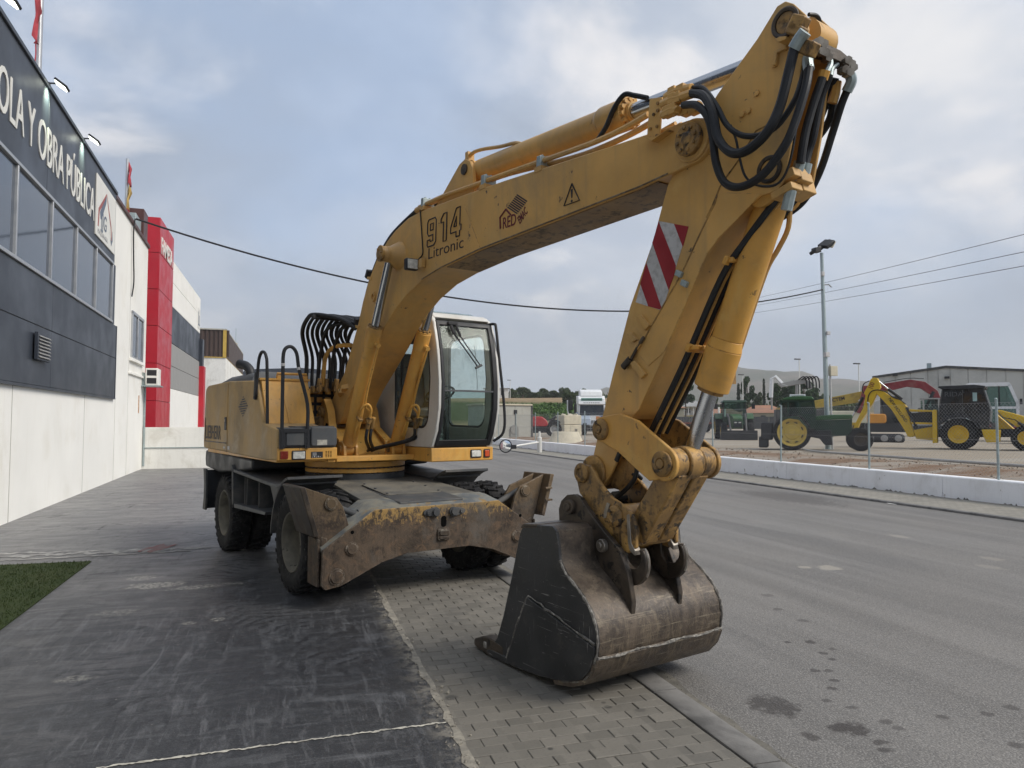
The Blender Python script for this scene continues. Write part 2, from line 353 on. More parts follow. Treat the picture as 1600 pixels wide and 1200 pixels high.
    peb = t.n('ShaderNodeTexVoronoi'); peb.inputs['Scale'].default_value = 16; t.l(p, peb.inputs['Vector'])
    col = t.mix(t.math('MULTIPLY', t.ramp(peb.outputs['Distance'], .10, .06), t.ramp(t.noise(p, 1.1, 4), .5, .62, 0, .8)), col, (0.40, 0.38, 0.34))
    t.bump(t.math('ADD', t.math('ADD', fine, gr), t.math('MULTIPLY', sw, 0.8)), 0.5, 0.004)
    return t.fin(col, t.ramp(sw, 0.3, 0.7, 0.36, 0.6), 0, 0.4)
def m_paver():
    t = NT('paver'); p = t.pos(); n = t.noise(p, 1.2, 6, 0.6, 0.3); f = t.noise(p, 55, 5, 0.75); g = t.noise(p, 160, 3)
    sn = t.n('ShaderNodeVectorMath', operation='SNAP'); sn.inputs[1].default_value = (0.2, 0.1, 100); 
    off = t.map(p, loc=(0.05, 0.0, 50)); t.l(off, sn.inputs[0])
    wh = t.n('ShaderNodeTexWhiteNoise'); t.l(sn.outputs[0], wh.inputs[0])
    oi = t.n('ShaderNodeObjectInfo')
    rnd = t.math('FRACT', t.math('ADD', oi.outputs['Random'], wh.outputs['Value']))
    col = t.mix(rnd, (0.140, 0.131, 0.112), (0.190, 0.176, 0.150))
    col = t.mix(t.ramp(n, 0.5, 0.75, 0, 0.5), col, (0.24, 0.22, 0.185))
    col = t.mix(t.ramp(n, 0.42, 0.25, 0, 0.45), col, (0.085, 0.084, 0.082))
    col = t.mix(t.ramp(f, 0.5, 0.72, 0, 0.4), col, (0.07, 0.068, 0.063))
    it = [(x, y, r, s, k) for (x, y), r, s, k in zip([(0.984, 4.402), (1.845, 3.988), (2.000, 3.881), (1.325, 3.575), (1.848, 4.059), (0.981, 4.674)], [.05, .03, .04, .02, .02, .03], [1]*6, [.6, .6, .4, .7, .5, .4])]
    col = t.mix(spots(t, p, it, .3, 15), col, (0.03, 0.03, 0.03))
    t.bump(t.math('ADD', f, g), 0.4, 0.003)
    return t.fin(col, t.ramp(n, .3, .7, .62, .85), 0, 0.3)
M_ASPH = m_asphalt(); M_CONC = m_concrete(); M_PAV = m_paver()
M_SAND = mat('joint_sand', (0.17, 0.158, 0.132), 0.25, 9, dirt=(0.07, 0.068, 0.062), amt=0.5, dscale=3, rough=0.95, bump=0.5, bscale=120, world=True)
M_KERB = mat('kerb_concrete', (0.185, 0.178, 0.166), 0.15, 4, dirt=(0.06, 0.058, 0.055), amt=0.45, dscale=3.5, rough=0.85, bump=0.4, bscale=70, world=True)
M_CHIP = mat('chipped_concrete', (0.30, 0.275, 0.225), 0.25, 14, dirt=(0.16, 0.15, 0.13), amt=0.6, dscale=9, rough=0.95, bump=0.7, bscale=45, world=True)
M_FILL = mat('pale_joint_filler', (0.50, 0.48, 0.41), 0.15, 9, dirt=(0.2, 0.19, 0.17), amt=0.5, dscale=14, rough=0.9, bump=0.4, world=True)

def sheet(name, pts, z, m, th=0.0):
    b = MB(); n = len(pts); b.add([(x, y, z) for x, y in pts], [tuple(range(n))])
    return b.build(name, m)
def grid_sheet(name, x0, x1, y0, y1, nx, ny, fz, m):
    b = MB(); vs = [(x0+(x1-x0)*i/nx, y0+(y1-y0)*j/ny) for j in range(ny+1) for i in range(nx+1)]
    b.add([(x, y, fz(x, y)) for x, y in vs], [(j*(nx+1)+i, j*(nx+1)+i+1, (j+1)*(nx+1)+i+1, (j+1)*(nx+1)+i) for j in range(ny) for i in range(nx)])
    return b.build(name, m)

def m_terrain():
    t = NT('dry_terrain'); p = t.pos(); n = t.noise(p, 0.02, 8, 0.65); f = t.noise(p, 0.3, 6)
    col = t.mix(t.ramp(n, .4, .6), (0.22, 0.175, 0.115), (0.09, 0.10, 0.05)); col = t.mix(t.ramp(f, .45, .7, 0, .5), col, (0.30, 0.24, 0.165))
    return t.fin(col, 0.95, 0, 0.1)
M_TERR = m_terrain()
struct(sheet('ground', [(-2900, -250), (2900, -250), (2900, 2900), (-2900, 2900)], -0.10, M_TERR))
struct(sheet('road', [(2.395, -30), (12.0, -30), (12.0, 160), (2.395, 160)], -0.03, M_ASPH))
fc = struct(sheet('concrete_forecourt', [(-4.95, -20), (0.905, -20), (0.905, 27.4), (-4.95, 27.4)], 0.0, M_CONC))
# forecourt beyond the machine carries on beside the kerbless strip
struct(sheet('side_yard_concrete', [(-30, 27.4), (0.905, 27.4), (0.905, 90), (-30, 90)], -0.004, M_CONC))

# pale filled joints across the slab
def ragged(name, a, b_, w, z, m, parent, n=60, jit=0.5, seed=1):
    rr = random.Random(seed); A = Vector((*a, 0)); B = Vector((*b_, 0)); d = (B-A); nrm = Vector((-d.y, d.x, 0)).normalized()
    bb = MB(); vs = []
    for i in range(n+1):
        q = A+d*i/n; s = w*(0.5+jit*(rr.random()-0.5)); s2 = w*(0.5+jit*(rr.random()-0.5)); off = w*0.25*math.sin(i*0.7+seed)
        vs += [q+nrm*(s+off)+Vector((0, 0, z)), q-nrm*(s2-off)+Vector((0, 0, z))]
    bb.add(vs, [(2*i, 2*i+1, 2*i+3, 2*i+2) for i in range(n)]); return bb.build(name, m, parent)
ja, jb = [(-0.869, 4.039), (0.877, 4.054)]
ragged('joint_filler', ja, jb, 0.016, 0.004, M_FILL, fc, 120, 0.9, 3)
jc, jd = [(-3.899, 10.787), (-0.941, 10.335)]
M_WORN = mat('worn_white_marking', (0.46, 0.45, 0.42), 0.2, 8, dirt=(0.22, 0.215, 0.21), amt=0.75, dscale=6, rough=0.85, bump=0.2, world=True)
M_WRED = mat('worn_red_marking', (0.32, 0.055, 0.045), 0.25, 9, dirt=(0.22, 0.20, 0.195), amt=0.8, dscale=7, rough=0.85, bump=0.2, world=True)
for k, (y0, y1, w) in enumerate(((862, 853, 0.10), (872, 858.5, 0.16), (880, 863, .07))):
    a, b_ = [[(-3.917, 10.838), (-0.951, 10.438)], [(-3.808, 10.539), (-1.419, 10.435)], [(-3.687, 10.211), (-1.169, 10.283)]][k]
    ragged('worn_line', a, b_, w, 0.004+k*0.001, M_WORN, fc, 60, 0.9, 10+k)
a, b_ = [(-1.775, 10.645), (-1.498, 10.558)]
ragged('red_paint_patch', a, b_, 0.42, 0.008, M_WRED, fc, 14, 0.5, 4)

# ragged broken edge between slab and paving
rr = random.Random(5)
b = MB(); vs = []; N = 160; Y0, Y1 = 2.0, 26.0
for i in range(N+1):
    y = Y0+(Y1-Y0)*(i/N)**1.6
    w1 = 0.004+0.035*rr.random()**2+0.018*max(0, math.sin(y*2.3)); 
    vs += [(0.900-w1, y, 0.003), (0.915+.014*rr.random(), y+rr.uniform(-.01, .01), 0.004)]
b.add(vs, [(2*i, 2*i+1, 2*i+3, 2*i+2) for i in range(N)])
edge = b.build('broken_edge', M_CHIP, fc)
b = MB()
for i in range(420):
    y = 2.4+11*rr.random()**1.8; x = 0.89+rr.gauss(0, 0.045); s = 0.004+0.013*rr.random()**3
    P = [Vector((rr.gauss(0, 1), rr.gauss(0, 1), rr.gauss(0, .6))).normalized()*s for _ in range(6)]
    P = [Vector((s, 0, 0)), Vector((-s, 0, 0)), Vector((0, s*rr.uniform(.5, 1.2), 0)), Vector((0, -s*rr.uniform(.5, 1.2), 0)), Vector((0, 0, s*.7)), Vector((0, 0, -s*.4))]
    ro = Euler((rr.random()*6, rr.random()*6, rr.random()*6)).to_matrix()
    b.add([ro @ q+Vector((x, y, 0.006)) for q in P], [(0, 2, 4), (2, 1, 4), (1, 3, 4), (3, 0, 4), (2, 0, 5), (1, 2, 5), (3, 1, 5), (0, 3, 5)])
g = stuff(b.build('edge_gravel', M_CHIP)); g['label'] = 'loose crumbs of concrete along the broken slab edge'; g['category'] = 'gravel'

# paving of the near pavement: bricks laid in courses across, joints recessed
pv = struct(sheet('pavement', [(0.905, -20), (2.205, -20), (2.205, 90), (0.905, 90)], -0.0045, M_SAND))
bw, bl, gp = 0.1, 0.2, 0.004
def brick_geo(b, x0, x1, y, dz, tilt):
    e = 0.0035; xa, xb, ya, yb = x0+gp/2, x1-gp/2, y+gp/2, y+bw-gp/2
    z = 0.001+dz
    top = [(xa+e, ya+e, z-tilt), (xb-e, ya+e, z+tilt), (xb-e, yb-e, z+tilt), (xa+e, yb-e, z-tilt)]
    mid = [(xa, ya, z-0.0035), (xb, ya, z-0.0035), (xb, yb, z-0.0035), (xa, yb, z-0.0035)]
    bot = [(xa, ya, -0.03), (xb, ya, -0.03), (xb, yb, -0.03), (xa, yb, -0.03)]
    b.add(bot+mid+top, [(8, 9, 10, 11)]+[(4+i, 4+(i+1) % 4, 8+(i+1) % 4, 8+i) for i in range(4)]+[(i, (i+1) % 4, 4+(i+1) % 4, 4+i) for i in range(4)])
bme = None; cnt = 0; rest = MB(); jj = 0; y = 2.6; full = MB(); brick_geo(full, -0.1, 0.1, -0.05, 0, 0); full_me = full.build('brick', M_PAV, mesh_only=True)
half = MB(); brick_geo(half, -0.05, 0.05, -0.05, 0, 0); half_me = half.build('brick', M_PAV, mesh_only=True)
while y < 60:
    xs = []; x = 0.905+(0.0 if jj % 2 == 0 else -0.1)
    while x < 2.2:
        x0, x1 = max(x, 0.905), min(x+bl, 2.205)
        if x1-x0 > 0.04: xs.append((x0, x1))
        x += bl
    for x0, x1 in xs:
        dz = rr.gauss(0, 0.0012)
        if cnt < 300:
            me = full_me if x1-x0 > 0.15 else half_me
            mesh_obj('brick', me, pv, ((x0+x1)/2, y+bw/2, dz), (0, rr.gauss(0, 0.008), rr.gauss(0, 0.01))); cnt += 1
        else: brick_geo(rest, x0, x1, y, dz, rr.gauss(0, 0.0008))
    y += bw; jj += 1
stuff(rest.build('brick_field', M_PAV, pv))
# kerb stones, flush with the pavement
kb = struct(sheet('kerb', [(2.205, -20), (2.40, -20), (2.40, 90), (2.205, 90)], -0.04, M_SAND))
ky = 1.1; prof = [(2.212, -0.06), (2.212, 0.006), (2.222, 0.012), (2.365, 0.008), (2.385, 0.0), (2.392, -0.06)]
km = MB().prism([(x, z) for x, z in prof], 0, 0.994, 'y').build('kerb_stone', M_KERB, mesh_only=True)
for i in range(40):
    mesh_obj('kerb_stone', km, kb, (rr.gauss(0, .002), ky+i*1.0, rr.gauss(0, .0015)), (0, 0, rr.gauss(0, .0015)))
# dirt and grit lying in the gutter
gb = MB()
for i in range(1500):
    y = 2.4+16*rr.random()**1.6; x = 2.40+abs(rr.gauss(0, 0.05)); s = 0.0015+0.005*rr.random()**3
    c = Vector((x, y, -0.028)); a = rr.random()*6
    gb.add([c+Vector((s*math.cos(a+k*2.1), s*math.sin(a+k*2.1), 0)) for k in range(3)]+[c+Vector((0, 0, s))], [(0, 1, 3), (1, 2, 3), (2, 0, 3)])
g = stuff(gb.build('gutter_grit', M_CHIP)); g['label'] = 'fine sand and grit lying along the kerb'; g['category'] = 'grit'
vs = []; gs = MB()
for i in range(121):
    y = 2.0+20*i/120; w = 0.05+0.05*rr.random()+0.03*math.sin(y*1.7)
    vs += [(2.393, y, -0.026), (2.395+w, y, -0.0285)]
gs.add(vs, [(2*i, 2*i+1, 2*i+3, 2*i+2) for i in range(120)]); gs.build('gutter_dirt', M_SAND, kb)

# artificial turf mat in front of the office
def m_turf():
    t = NT('artificial_turf'); p = t.pos(); n = t.noise(p, 60, 4, .7); m2 = t.noise(p, 3, 5)
    col = t.mix(t.ramp(n, .35, .65), (0.018, 0.030, 0.008), (0.046, 0.066, 0.020)); col = t.mix(t.ramp(m2, .4, .7, 0, .4), col, (0.06, 0.070, 0.026))
    return t.fin(col, 0.8, 0, 0.2)
M_TURF = m_turf()
tA, tB, tC = [(-4.033, 10.122), (-2.229, 9.836), (-2.197, 6.729)]
turf = thing('artificial_turf', 'dark green artificial grass mat lying on the concrete at the left edge', 'turf')
d1 = Vector((tC[0]-tB[0], tC[1]-tB[1])); 
TP = [tB, tC, (tC[0]-3.0*(1), tC[1]-2.2), (tA[0]-3, tA[1])]
TP = [tB, (tB[0]+d1.x*1.7, tB[1]+d1.y*1.7), (tB[0]+d1.x*1.7-3.2, tB[1]+d1.y*1.7), (-4.3, tB[1]+.12)]
b = MB(); b.prism(TP, 0.001, 0.012, 'z'); b.build('backing', M_TURF, turf)
def inpoly(x, y, P):
    c = False
    for i in range(len(P)):
        (x1, y1), (x2, y2) = P[i], P[(i+1) % len(P)]
        if (y1 > y) != (y2 > y) and x < (x2-x1)*(y-y1)/(y2-y1)+x1: c = not c
    return c
b = MB(); k = 0
x0, x1 = min(p[0] for p in TP), max(p[0] for p in TP); y0, y1 = min(p[1] for p in TP), max(p[1] for p in TP)
while k < 26000:
    x = rr.uniform(x0, x1); y = rr.uniform(y0, y1)
    k += 1
    if not inpoly(x, y, TP): continue
    a = rr.random()*6.28; h = rr.uniform(.014, .03); w = .004; lx, ly = rr.gauss(0, .012), rr.gauss(0, .012)
    c, s_ = math.cos(a)*w, math.sin(a)*w
    b.add([(x-c, y-s_, .01), (x+c, y+s_, .01), (x+lx, y+ly, .01+h)], [(0, 1, 2)])
stuff(b.build('pile', M_TURF, turf))

# ------------------------------------------------------------------ the wheeled excavator
YEL = (0.52, 0.285, 0.060)
M_YEL = mat('yellow_paint', (0.66, 0.345, 0.072), 0.08, 2.0, dirt=(0.27, 0.18, 0.085), amt=0.42, dscale=1.6, chip=(0.10, 0.065, 0.035), cth=0.65, rough=0.45, bump=0.05, streak=0.35, fade=(.66, .41, .12), edge=(.16, .09, .04))
M_BOOM = mat('faded_boom_paint', (0.63, 0.360, 0.105), 0.12, 1.4, dirt=(0.34, 0.235, 0.115), amt=0.5, dscale=1.3, chip=(0.085, 0.06, 0.04), cth=0.655, cscale=13, rough=0.45, bump=0.06, streak=0.35, fade=(0.62, 0.39, 0.14), edge=(0.13, 0.08, 0.045))
M_TAN = mat('dusty_tan_paint', (0.47, 0.31, 0.132), 0.10, 1.8, dirt=(0.25, 0.19, 0.115), amt=0.55, dscale=1.4, chip=(0.12, 0.09, 0.06), cth=0.69, rough=0.62, bump=0.06, streak=0.5, fade=(.47, .37, .24))
M_GREASY = mat('greasy_yellow_paint', (0.54, 0.31, 0.085), 0.15, 3.0, dirt=(0.20, 0.12, 0.05), amt=0.75, dscale=4.5, grime=(0.045, 0.032, 0.02), chip=(0.05, 0.038, 0.028), cth=0.57, cscale=19, rough=0.45, bump=0.25, bscale=40, streak=0.3)
M_DKGREY = mat('dark_grey_frame', (0.052, 0.055, 0.058), 0.2, 2.5, dirt=(0.13, 0.12, 0.105), amt=0.5, dscale=3.0, rough=0.68, bump=0.2)
M_DECK = mat('dusty_deck', (0.10, 0.098, 0.088), 0.2, 2.5, dirt=(0.19, 0.172, 0.135), amt=0.6, dscale=3.0, chip=(0.09, 0.08, 0.07), cth=0.62, rough=0.85, bump=0.3)
M_BLK = mat('black_plastic', (0.022, 0.023, 0.026), 0.15, 4, dirt=(0.07, 0.065, 0.06), amt=0.3, rough=0.55, bump=0.08)
M_HOSE = mat('rubber_hose', (0.011, 0.012, 0.014), 0.2, 6, dirt=(0.04, 0.04, 0.042), amt=0.35, dscale=6, rough=0.55, bump=0.15, bscale=120)
M_GREYP = mat('grey_plastic', (0.085, 0.09, 0.095), 0.12, 3, dirt=(0.15, 0.14, 0.12), amt=0.4, dscale=3, rough=0.6, bump=0.1)
M_CHROME = mat('chrome_rod', (0.42, 0.44, 0.47), 0.08, 3, dirt=(0.20, 0.20, 0.20), amt=0.25, rough=0.22, metal=1.0, bump=0.0)
M_GALV = mat('galvanised_clamp', (0.36, 0.42, 0.42), 0.15, 20, rough=0.5, metal=0.5, bump=0.1)
M_STEEL = mat('worn_steel', (0.34, 0.31, 0.27), 0.25, 9, dirt=(0.10, 0.075, 0.05), amt=0.5, dscale=7, rough=0.45, metal=0.7, bump=0.15)
M_WHITE = mat('cab_white', (0.62, 0.615, 0.58), 0.05, 2, dirt=(0.42, 0.39, 0.32), amt=0.35, dscale=2.2, rough=0.42, bump=0.03, streak=0.2)
M_PRINT = mat('black_print', (0.025, 0.022, 0.03), 0.1, 5, rough=0.6, bump=0)
M_MAROON = mat('maroon_print', (0.14, 0.018, 0.028), 0.1, 5, rough=0.6, bump=0)
M_DECWHITE = mat('white_film', (0.52, 0.51, 0.50), 0.08, 5, dirt=(0.28, 0.26, 0.24), amt=0.45, dscale=22, rough=0.5, bump=0)
M_DECRED = mat('red_film', (0.30, 0.022, 0.028), 0.12, 6, dirt=(0.40, 0.33, 0.30), amt=0.12, dscale=9, rough=0.45, bump=0)
def m_glass(name, tint, alpha):
    """thin tinted pane: mostly see-through, mirrors the sky by angle"""
    t = NT(name); tr = t.n('ShaderNodeBsdfTransparent'); tr.inputs[0].default_value = (*tint, 1)
    gl = t.n('ShaderNodeBsdfGlossy'); gl.inputs['Roughness'].default_value = 0.03; gl.inputs['Color'].default_value = (0.95, 1, 0.98, 1)
    df = t.n('ShaderNodeBsdfDiffuse'); df.inputs[0].default_value = (0.42, 0.45, 0.42, 1)
    lw = t.n('ShaderNodeLayerWeight'); lw.inputs[0].default_value = 0.5
    k = t.math('ADD', t.math('MULTIPLY', t.math('POWER', lw.outputs['Facing'], 4.0), 0.7), 0.010)
    dn = t.noise(t.co(), 3.0, 6, 0.65, .4)
    m0 = t.n('ShaderNodeMixShader'); t.l(t.ramp(dn, 0.42, 0.75, alpha*0.5, alpha*2.2), m0.inputs[0]); t.l(tr.outputs[0], m0.inputs[1]); t.l(df.outputs[0], m0.inputs[2])
    m1 = t.n('ShaderNodeMixShader'); t.l(k, m1.inputs[0]); t.l(m0.outputs[0], m1.inputs[1]); t.l(gl.outputs[0], m1.inputs[2])
    t.l(m1.outputs[0], t.out.inputs['Surface']); return t.m
M_GLASS = m_glass('cab_glass', (0.955, 0.99, 0.975), 0.07)
M_GLASSD = m_glass('lower_cab_glass', (0.74, 0.82, 0.79), 0.03)
M_LENS = mat('lamp_lens', (0.62, 0.62, 0.56), 0.2, 25, rough=0.12, bump=0.4, bscale=90, spec=0.8)
M_ORANGE = mat('orange_lens', (0.55, 0.075, 0.018), 0.12, 12, rough=0.2, bump=0.2, spec=0.7)
M_REDLENS = mat('dull_red_lens', (0.22, 0.028, 0.016), 0.15, 12, rough=0.3, bump=0.2)
def m_tyre():
    t = NT('tyre_rubber'); c = t.co(); n = t.noise(c, 5, 7, .65); f = t.noise(c, 40, 5)
    col = t.mix(t.ramp(n, .42, .72), (0.012, 0.012, 0.013), (0.036, 0.035, 0.034)); col = t.mix(t.ramp(f, .58, .75, 0, .6), col, (0.12, 0.115, 0.105))
    t.bump(f, .5, .006); return t.fin(col, 0.82, 0, 0.25)
M_TYRE = m_tyre()
M_RIM = mat('dusty_rim', (0.125, 0.118, 0.095), 0.2, 4, dirt=(0.235, 0.21, 0.16), amt=0.55, dscale=4, chip=(.05, .045, .04), cth=.62, rough=0.8, bump=0.2)
def m_rust(name, top, low, grey, amt):
    t = NT(name); c = t.co(); sp = t.n('ShaderNodeSeparateXYZ'); t.l(c, sp.inputs[0])
    n = t.noise(c, 3.2, 10, .72, .6); f = t.noise(t.map(c, (34, 34, 20)), 1.0, 7, .75, .4); s_ = t.noise(t.map(c, (20, 20, 1.3)), 1.0, 7, .7, .2); g = t.noise(c, 48, 6, .75); m2 = t.noise(c, 11, 8, .75, .8)
    col = t.mix(t.ramp(n, .36, .64), tuple(q*.55 for q in low), tuple(q*1.45 for q in low))
    col = t.mix(t.ramp(m2, .50, .62, 0, .65), col, (low[0]*2.0, low[1]*1.75, low[2]*1.5))
    col = t.mix(t.ramp(m2, .46, .36, 0, .7), col, tuple(q*.33 for q in low))
    k = t.math('ADD', t.math('MULTIPLY', t.math('SUBTRACT', sp.outputs['Z'], 0.60), 0.75), t.math('ADD', t.math('MULTIPLY', f, 0.5), t.math('MULTIPLY', m2, 0.5)))
    col = t.mix(t.ramp(k, 0.60, 0.70, 0, amt), col, top)
    col = t.mix(t.ramp(s_, .53, .72, 0, .5), col, tuple(q*1.9 for q in low)); col = t.mix(t.ramp(s_, .44, .3, 0, .55), col, tuple(q*.4 for q in low))
    col = t.mix(t.ramp(g, .56, .70, 0, .55), col, tuple(q*.35 for q in low))
    if grey: col = t.mix(t.ramp(t.noise(c, 1.7, 7, .65, .4), .54, .68, 0, .6), col, grey)
    t.bump(t.math('ADD', g, t.math('MULTIPLY', m2, .9)), .6, .006)
    col = t.mix(edge_mask(t, c, .014), col, (.34, .30, .24))
    return t.fin(col, t.ramp(n, .3, .7, .5, .8), 0, .35)
M_RUST = m_rust('rusty_beam', (0.36, 0.225, 0.07), (0.070, 0.050, 0.034), (.10, .095, .085), .8)
M_RUST2 = m_rust('rusty_outrigger', (0.22, 0.15, 0.075), (0.066, 0.047, 0.032), (0.09, 0.083, 0.07), .4)
M_BLUEGREY = mat('scuffed_grey_blade_top', (0.10, 0.112, 0.118), 0.25, 4, dirt=(0.27, 0.25, 0.19), amt=0.55, dscale=5, chip=(0.24, 0.15, 0.05), cth=.58, cscale=10, rough=0.75, bump=0.3)
def m_bucket():
    t = NT('bucket_steel'); c = t.co(); n = t.noise(c, 3.4, 10, .72, .6); s_ = t.noise(t.map(c, (2.0, 11, 1.6), rot=(0, R(20), 0)), 1.0, 9, .75, 1.2); f = t.noise(c, 42, 7, .75); sc = t.noise(t.map(c, (9, 1.6, 40), rot=(.5, .3, .2)), 1.0, 6, .7, 1.2); m2 = t.noise(c, 13, 8, .75, .7)
    sp = t.n('ShaderNodeSeparateXYZ'); t.l(c, sp.inputs[0])
    col = t.mix(t.ramp(n, .36, .64), (0.050, 0.039, 0.031), (0.125, 0.096, 0.070))
    lo = t.ramp(sp.outputs['Z'], 0.80, 0.12)
    col = t.mix(t.ramp(m2, .52, .62, 0, .55), col, (0.17, 0.135, 0.095)); col = t.mix(t.ramp(m2, .45, .36, 0, .6), col, (0.028, 0.023, 0.019))
    col = t.mix(t.math('MULTIPLY', t.ramp(s_, .50, .66), t.math('ADD', t.math('MULTIPLY', lo, .5), .08)), col, (0.27, 0.215, 0.14))
    col = t.mix(t.math('MULTIPLY', t.ramp(sc, .57, .66), t.math('ADD', t.math('MULTIPLY', lo, .7), .1)), col, (0.36, 0.31, 0.22))
    col = t.mix(t.ramp(f, .54, .70, 0, .75), col, (0.030, 0.025, 0.021))
    t.bump(t.math('ADD', t.math('ADD', f, m2), s_), .5, .006)
    col = t.mix(edge_mask(t, c, .014), col, (.34, .30, .24))
    return t.fin(col, t.ramp(n, .3, .7, .32, .58), 0.25, .5)
M_BUCK = m_bucket()
def m_bside():
    t = NT('black_bucket_side'); c = t.co(); n = t.noise(c, 3, 8, .65, .3); f = t.noise(c, 70, 5, .75); m2 = t.noise(c, 9, 8, .75, .6)
    k = None
    for i, (sc_, ry) in enumerate((((2.5, 1, 60), 40), ((60, 1, 3), 15), ((3, 1, 75), -35), ((2, 1, 48), 78))):
        l_ = t.noise(t.map(c, sc_, loc=(i*3.1, 0, i), rot=(0, R(ry), 0)), 1.0, 4, .6, .7); q = t.math('MULTIPLY', t.ramp(l_, .665, .69), t.ramp(t.noise(t.map(c, loc=(i*5, 0, 2)), 2.2, 4), .47, .58, 0, .8)); k = q if k is None else t.math('MAXIMUM', k, q)
    col = t.mix(t.ramp(n, .3, .7), (0.013, 0.014, 0.016), (0.034, 0.035, 0.037)); col = t.mix(t.ramp(m2, .54, .66, 0, .5), col, (0.060, 0.056, 0.050))
    col = t.mix(k, col, (0.26, 0.25, 0.235)); col = t.mix(t.ramp(f, .66, .72, 0, .7), col, (0.32, 0.31, 0.29))
    col = t.mix(edge_mask(t, c, .012), col, (.30, .285, .26)); t.bump(t.math('ADD', f, m2), .3, .004); return t.fin(col, t.ramp(n, .3, .7, .30, .52), 0.0, .5)
M_BSIDE = m_bside()
M_WELD = mat('chalky_weld', (0.36, 0.34, 0.30), 0.3, 30, dirt=(0.06, 0.055, 0.05), amt=0.75, dscale=26, rough=0.8, bump=0.7, bscale=60)
M_EAR = mat('grimy_dark_bracket', (0.048, 0.038, 0.030), 0.3, 5, dirt=(0.12, 0.09, 0.06), amt=0.5, dscale=5, chip=(0.02, 0.018, 0.016), cth=.56, rough=0.5, bump=0.3, metal=.2)

EX = thing('wheeled_excavator', 'large yellow wheeled excavator with bent boom and bucket resting on the brick pavement', 'excavator', (0.81, 9.09, 0.0), -R(72.7))
VM = (1.0, 0.0)      # the stick and its linkage sit a little to the right of the boom centre line
def part(b, name, m, parent=EX, bevel=0.0, **k):
    if VM[0] != 1.0: b.v = [(x, y*VM[0]+VM[1], z) for x, y, z in b.v]
    return b.build(name, m, parent, bevel, **k)

# --- wheels: twin tyres front and rear
def tyre_mesh():
    b = MB(); Rt, hw = 0.50, 0.118
    prof = [(0.285, -0.085), (0.300, -0.105), (0.36, -0.124), (0.43, -0.126), (0.465, -0.116), (0.478, -0.09), (0.482, 0), (0.478, 0.09), (0.465, 0.116), (0.43, 0.126), (0.36, 0.124), (0.300, 0.105), (0.285, 0.085)]
    b.lathe(prof+[(0.27, 0.0)], (0, 0, 0), (0, 1, 0), 48, closed=True)
    n = 26
    for i in range(n):
        for sd_ in (-1, 1):
            a0 = 2*math.pi*(i+(0.5 if sd_ > 0 else 0))/n
            # chevron lug from shoulder to the crown
            P = []
            for (rr_, y, da) in ((0.474, 0.012, 0.085), (0.500, 0.012, 0.075)): pass
            def pt(r, y, a): return Vector((r*math.cos(a), y*sd_, r*math.sin(a)))
            w = 0.055
            lo = [pt(0.470, 0.008, a0+0.09-w/2), pt(0.470, 0.008, a0+0.09+w/2), pt(0.455, 0.125, a0+w*.75), pt(0.455, 0.125, a0-w*.75)]
            hi = [pt(0.505, 0.010, a0+0.09-w*.38), pt(0.505, 0.010, a0+0.09+w*.38), pt(0.492, 0.116, a0+w*.55), pt(0.492, 0.116, a0-w*.55)]
            if sd_ > 0: b.hexa(lo+hi)
            else: b.hexa(lo[::-1]+hi[::-1])
            so = [pt(0.425, 0.122, a0+w*.45), pt(0.425, 0.122, a0-w*.45), pt(0.455, 0.122, a0-w*.7), pt(0.455, 0.122, a0+w*.7)]
            so2 = [q+Vector((0, 0.008*sd_, 0)) for q in so]
            b.hexa(so+so2 if sd_ < 0 else so[::-1]+so2[::-1])
    return b.build('tyre', M_TYRE, mesh_only=True, ang=30)
def rim_mesh(deep):
    b = MB()
    b.lathe([(0.300, -0.100), (0.292, -0.112), (0.278, -0.108), (0.262, -0.085), (0.250, -0.02), (0.246, deep-0.02), (0.20, deep), (0.115, deep+0.008), (0.105, deep-0.03), (0.07, deep-0.045), (0.0, deep-0.045), (0.0, deep+.02), (.24, deep+.03), (.262, .06), (.29, .10)], (0, 0, 0), (0, 1, 0), 40, cap=False)
    for i in range(10):
        a = 2*math.pi*i/10; c = (0.165*math.cos(a), deep-0.012, 0.165*math.sin(a))
        b.cyl(c, (c[0], deep-0.03, c[2]), 0.014, n=6)
    return b.build('rim', M_RIM, mesh_only=True)
T_ME = tyre_mesh(); R_DEEP = rim_mesh(0.12); R_FLAT = rim_mesh(0.02)
for (u, sd_) in ((1.28, -1), (1.28, 1), (-1.5, -1), (-1.5, 1)):
    for k, off in enumerate((1.09, 0.80)):
        wy = sd_*off
        t_ = mesh_obj('tyre', T_ME, EX, (u, wy, 0.493), (0, rr.random()*6, R(180) if sd_ > 0 else 0))
        if k == 0: t_['label'] = 'chunky black outer tyre with worn lugs'
        mesh_obj('rim', R_DEEP if k == 0 else R_FLAT, t_, (0, 0, 0), (0, rr.random(), 0))
b = MB()
for u in (1.28, -1.5):
    b.cyl((u, -.95, .49), (u, .95, .49), .085, n=14); b.lathe([(.0, -.24), (.15, -.2), (.2, -.1), (.21, 0), (.2, .1), (.15, .2), (0, .24)], (u, 0, .5), (0, 1, 0), 20)
    for s_ in (-1, 1): b.box((u, s_*.42, .62), (.22, .12, .2))
part(b, 'axle', M_DKGREY, bevel=.005)

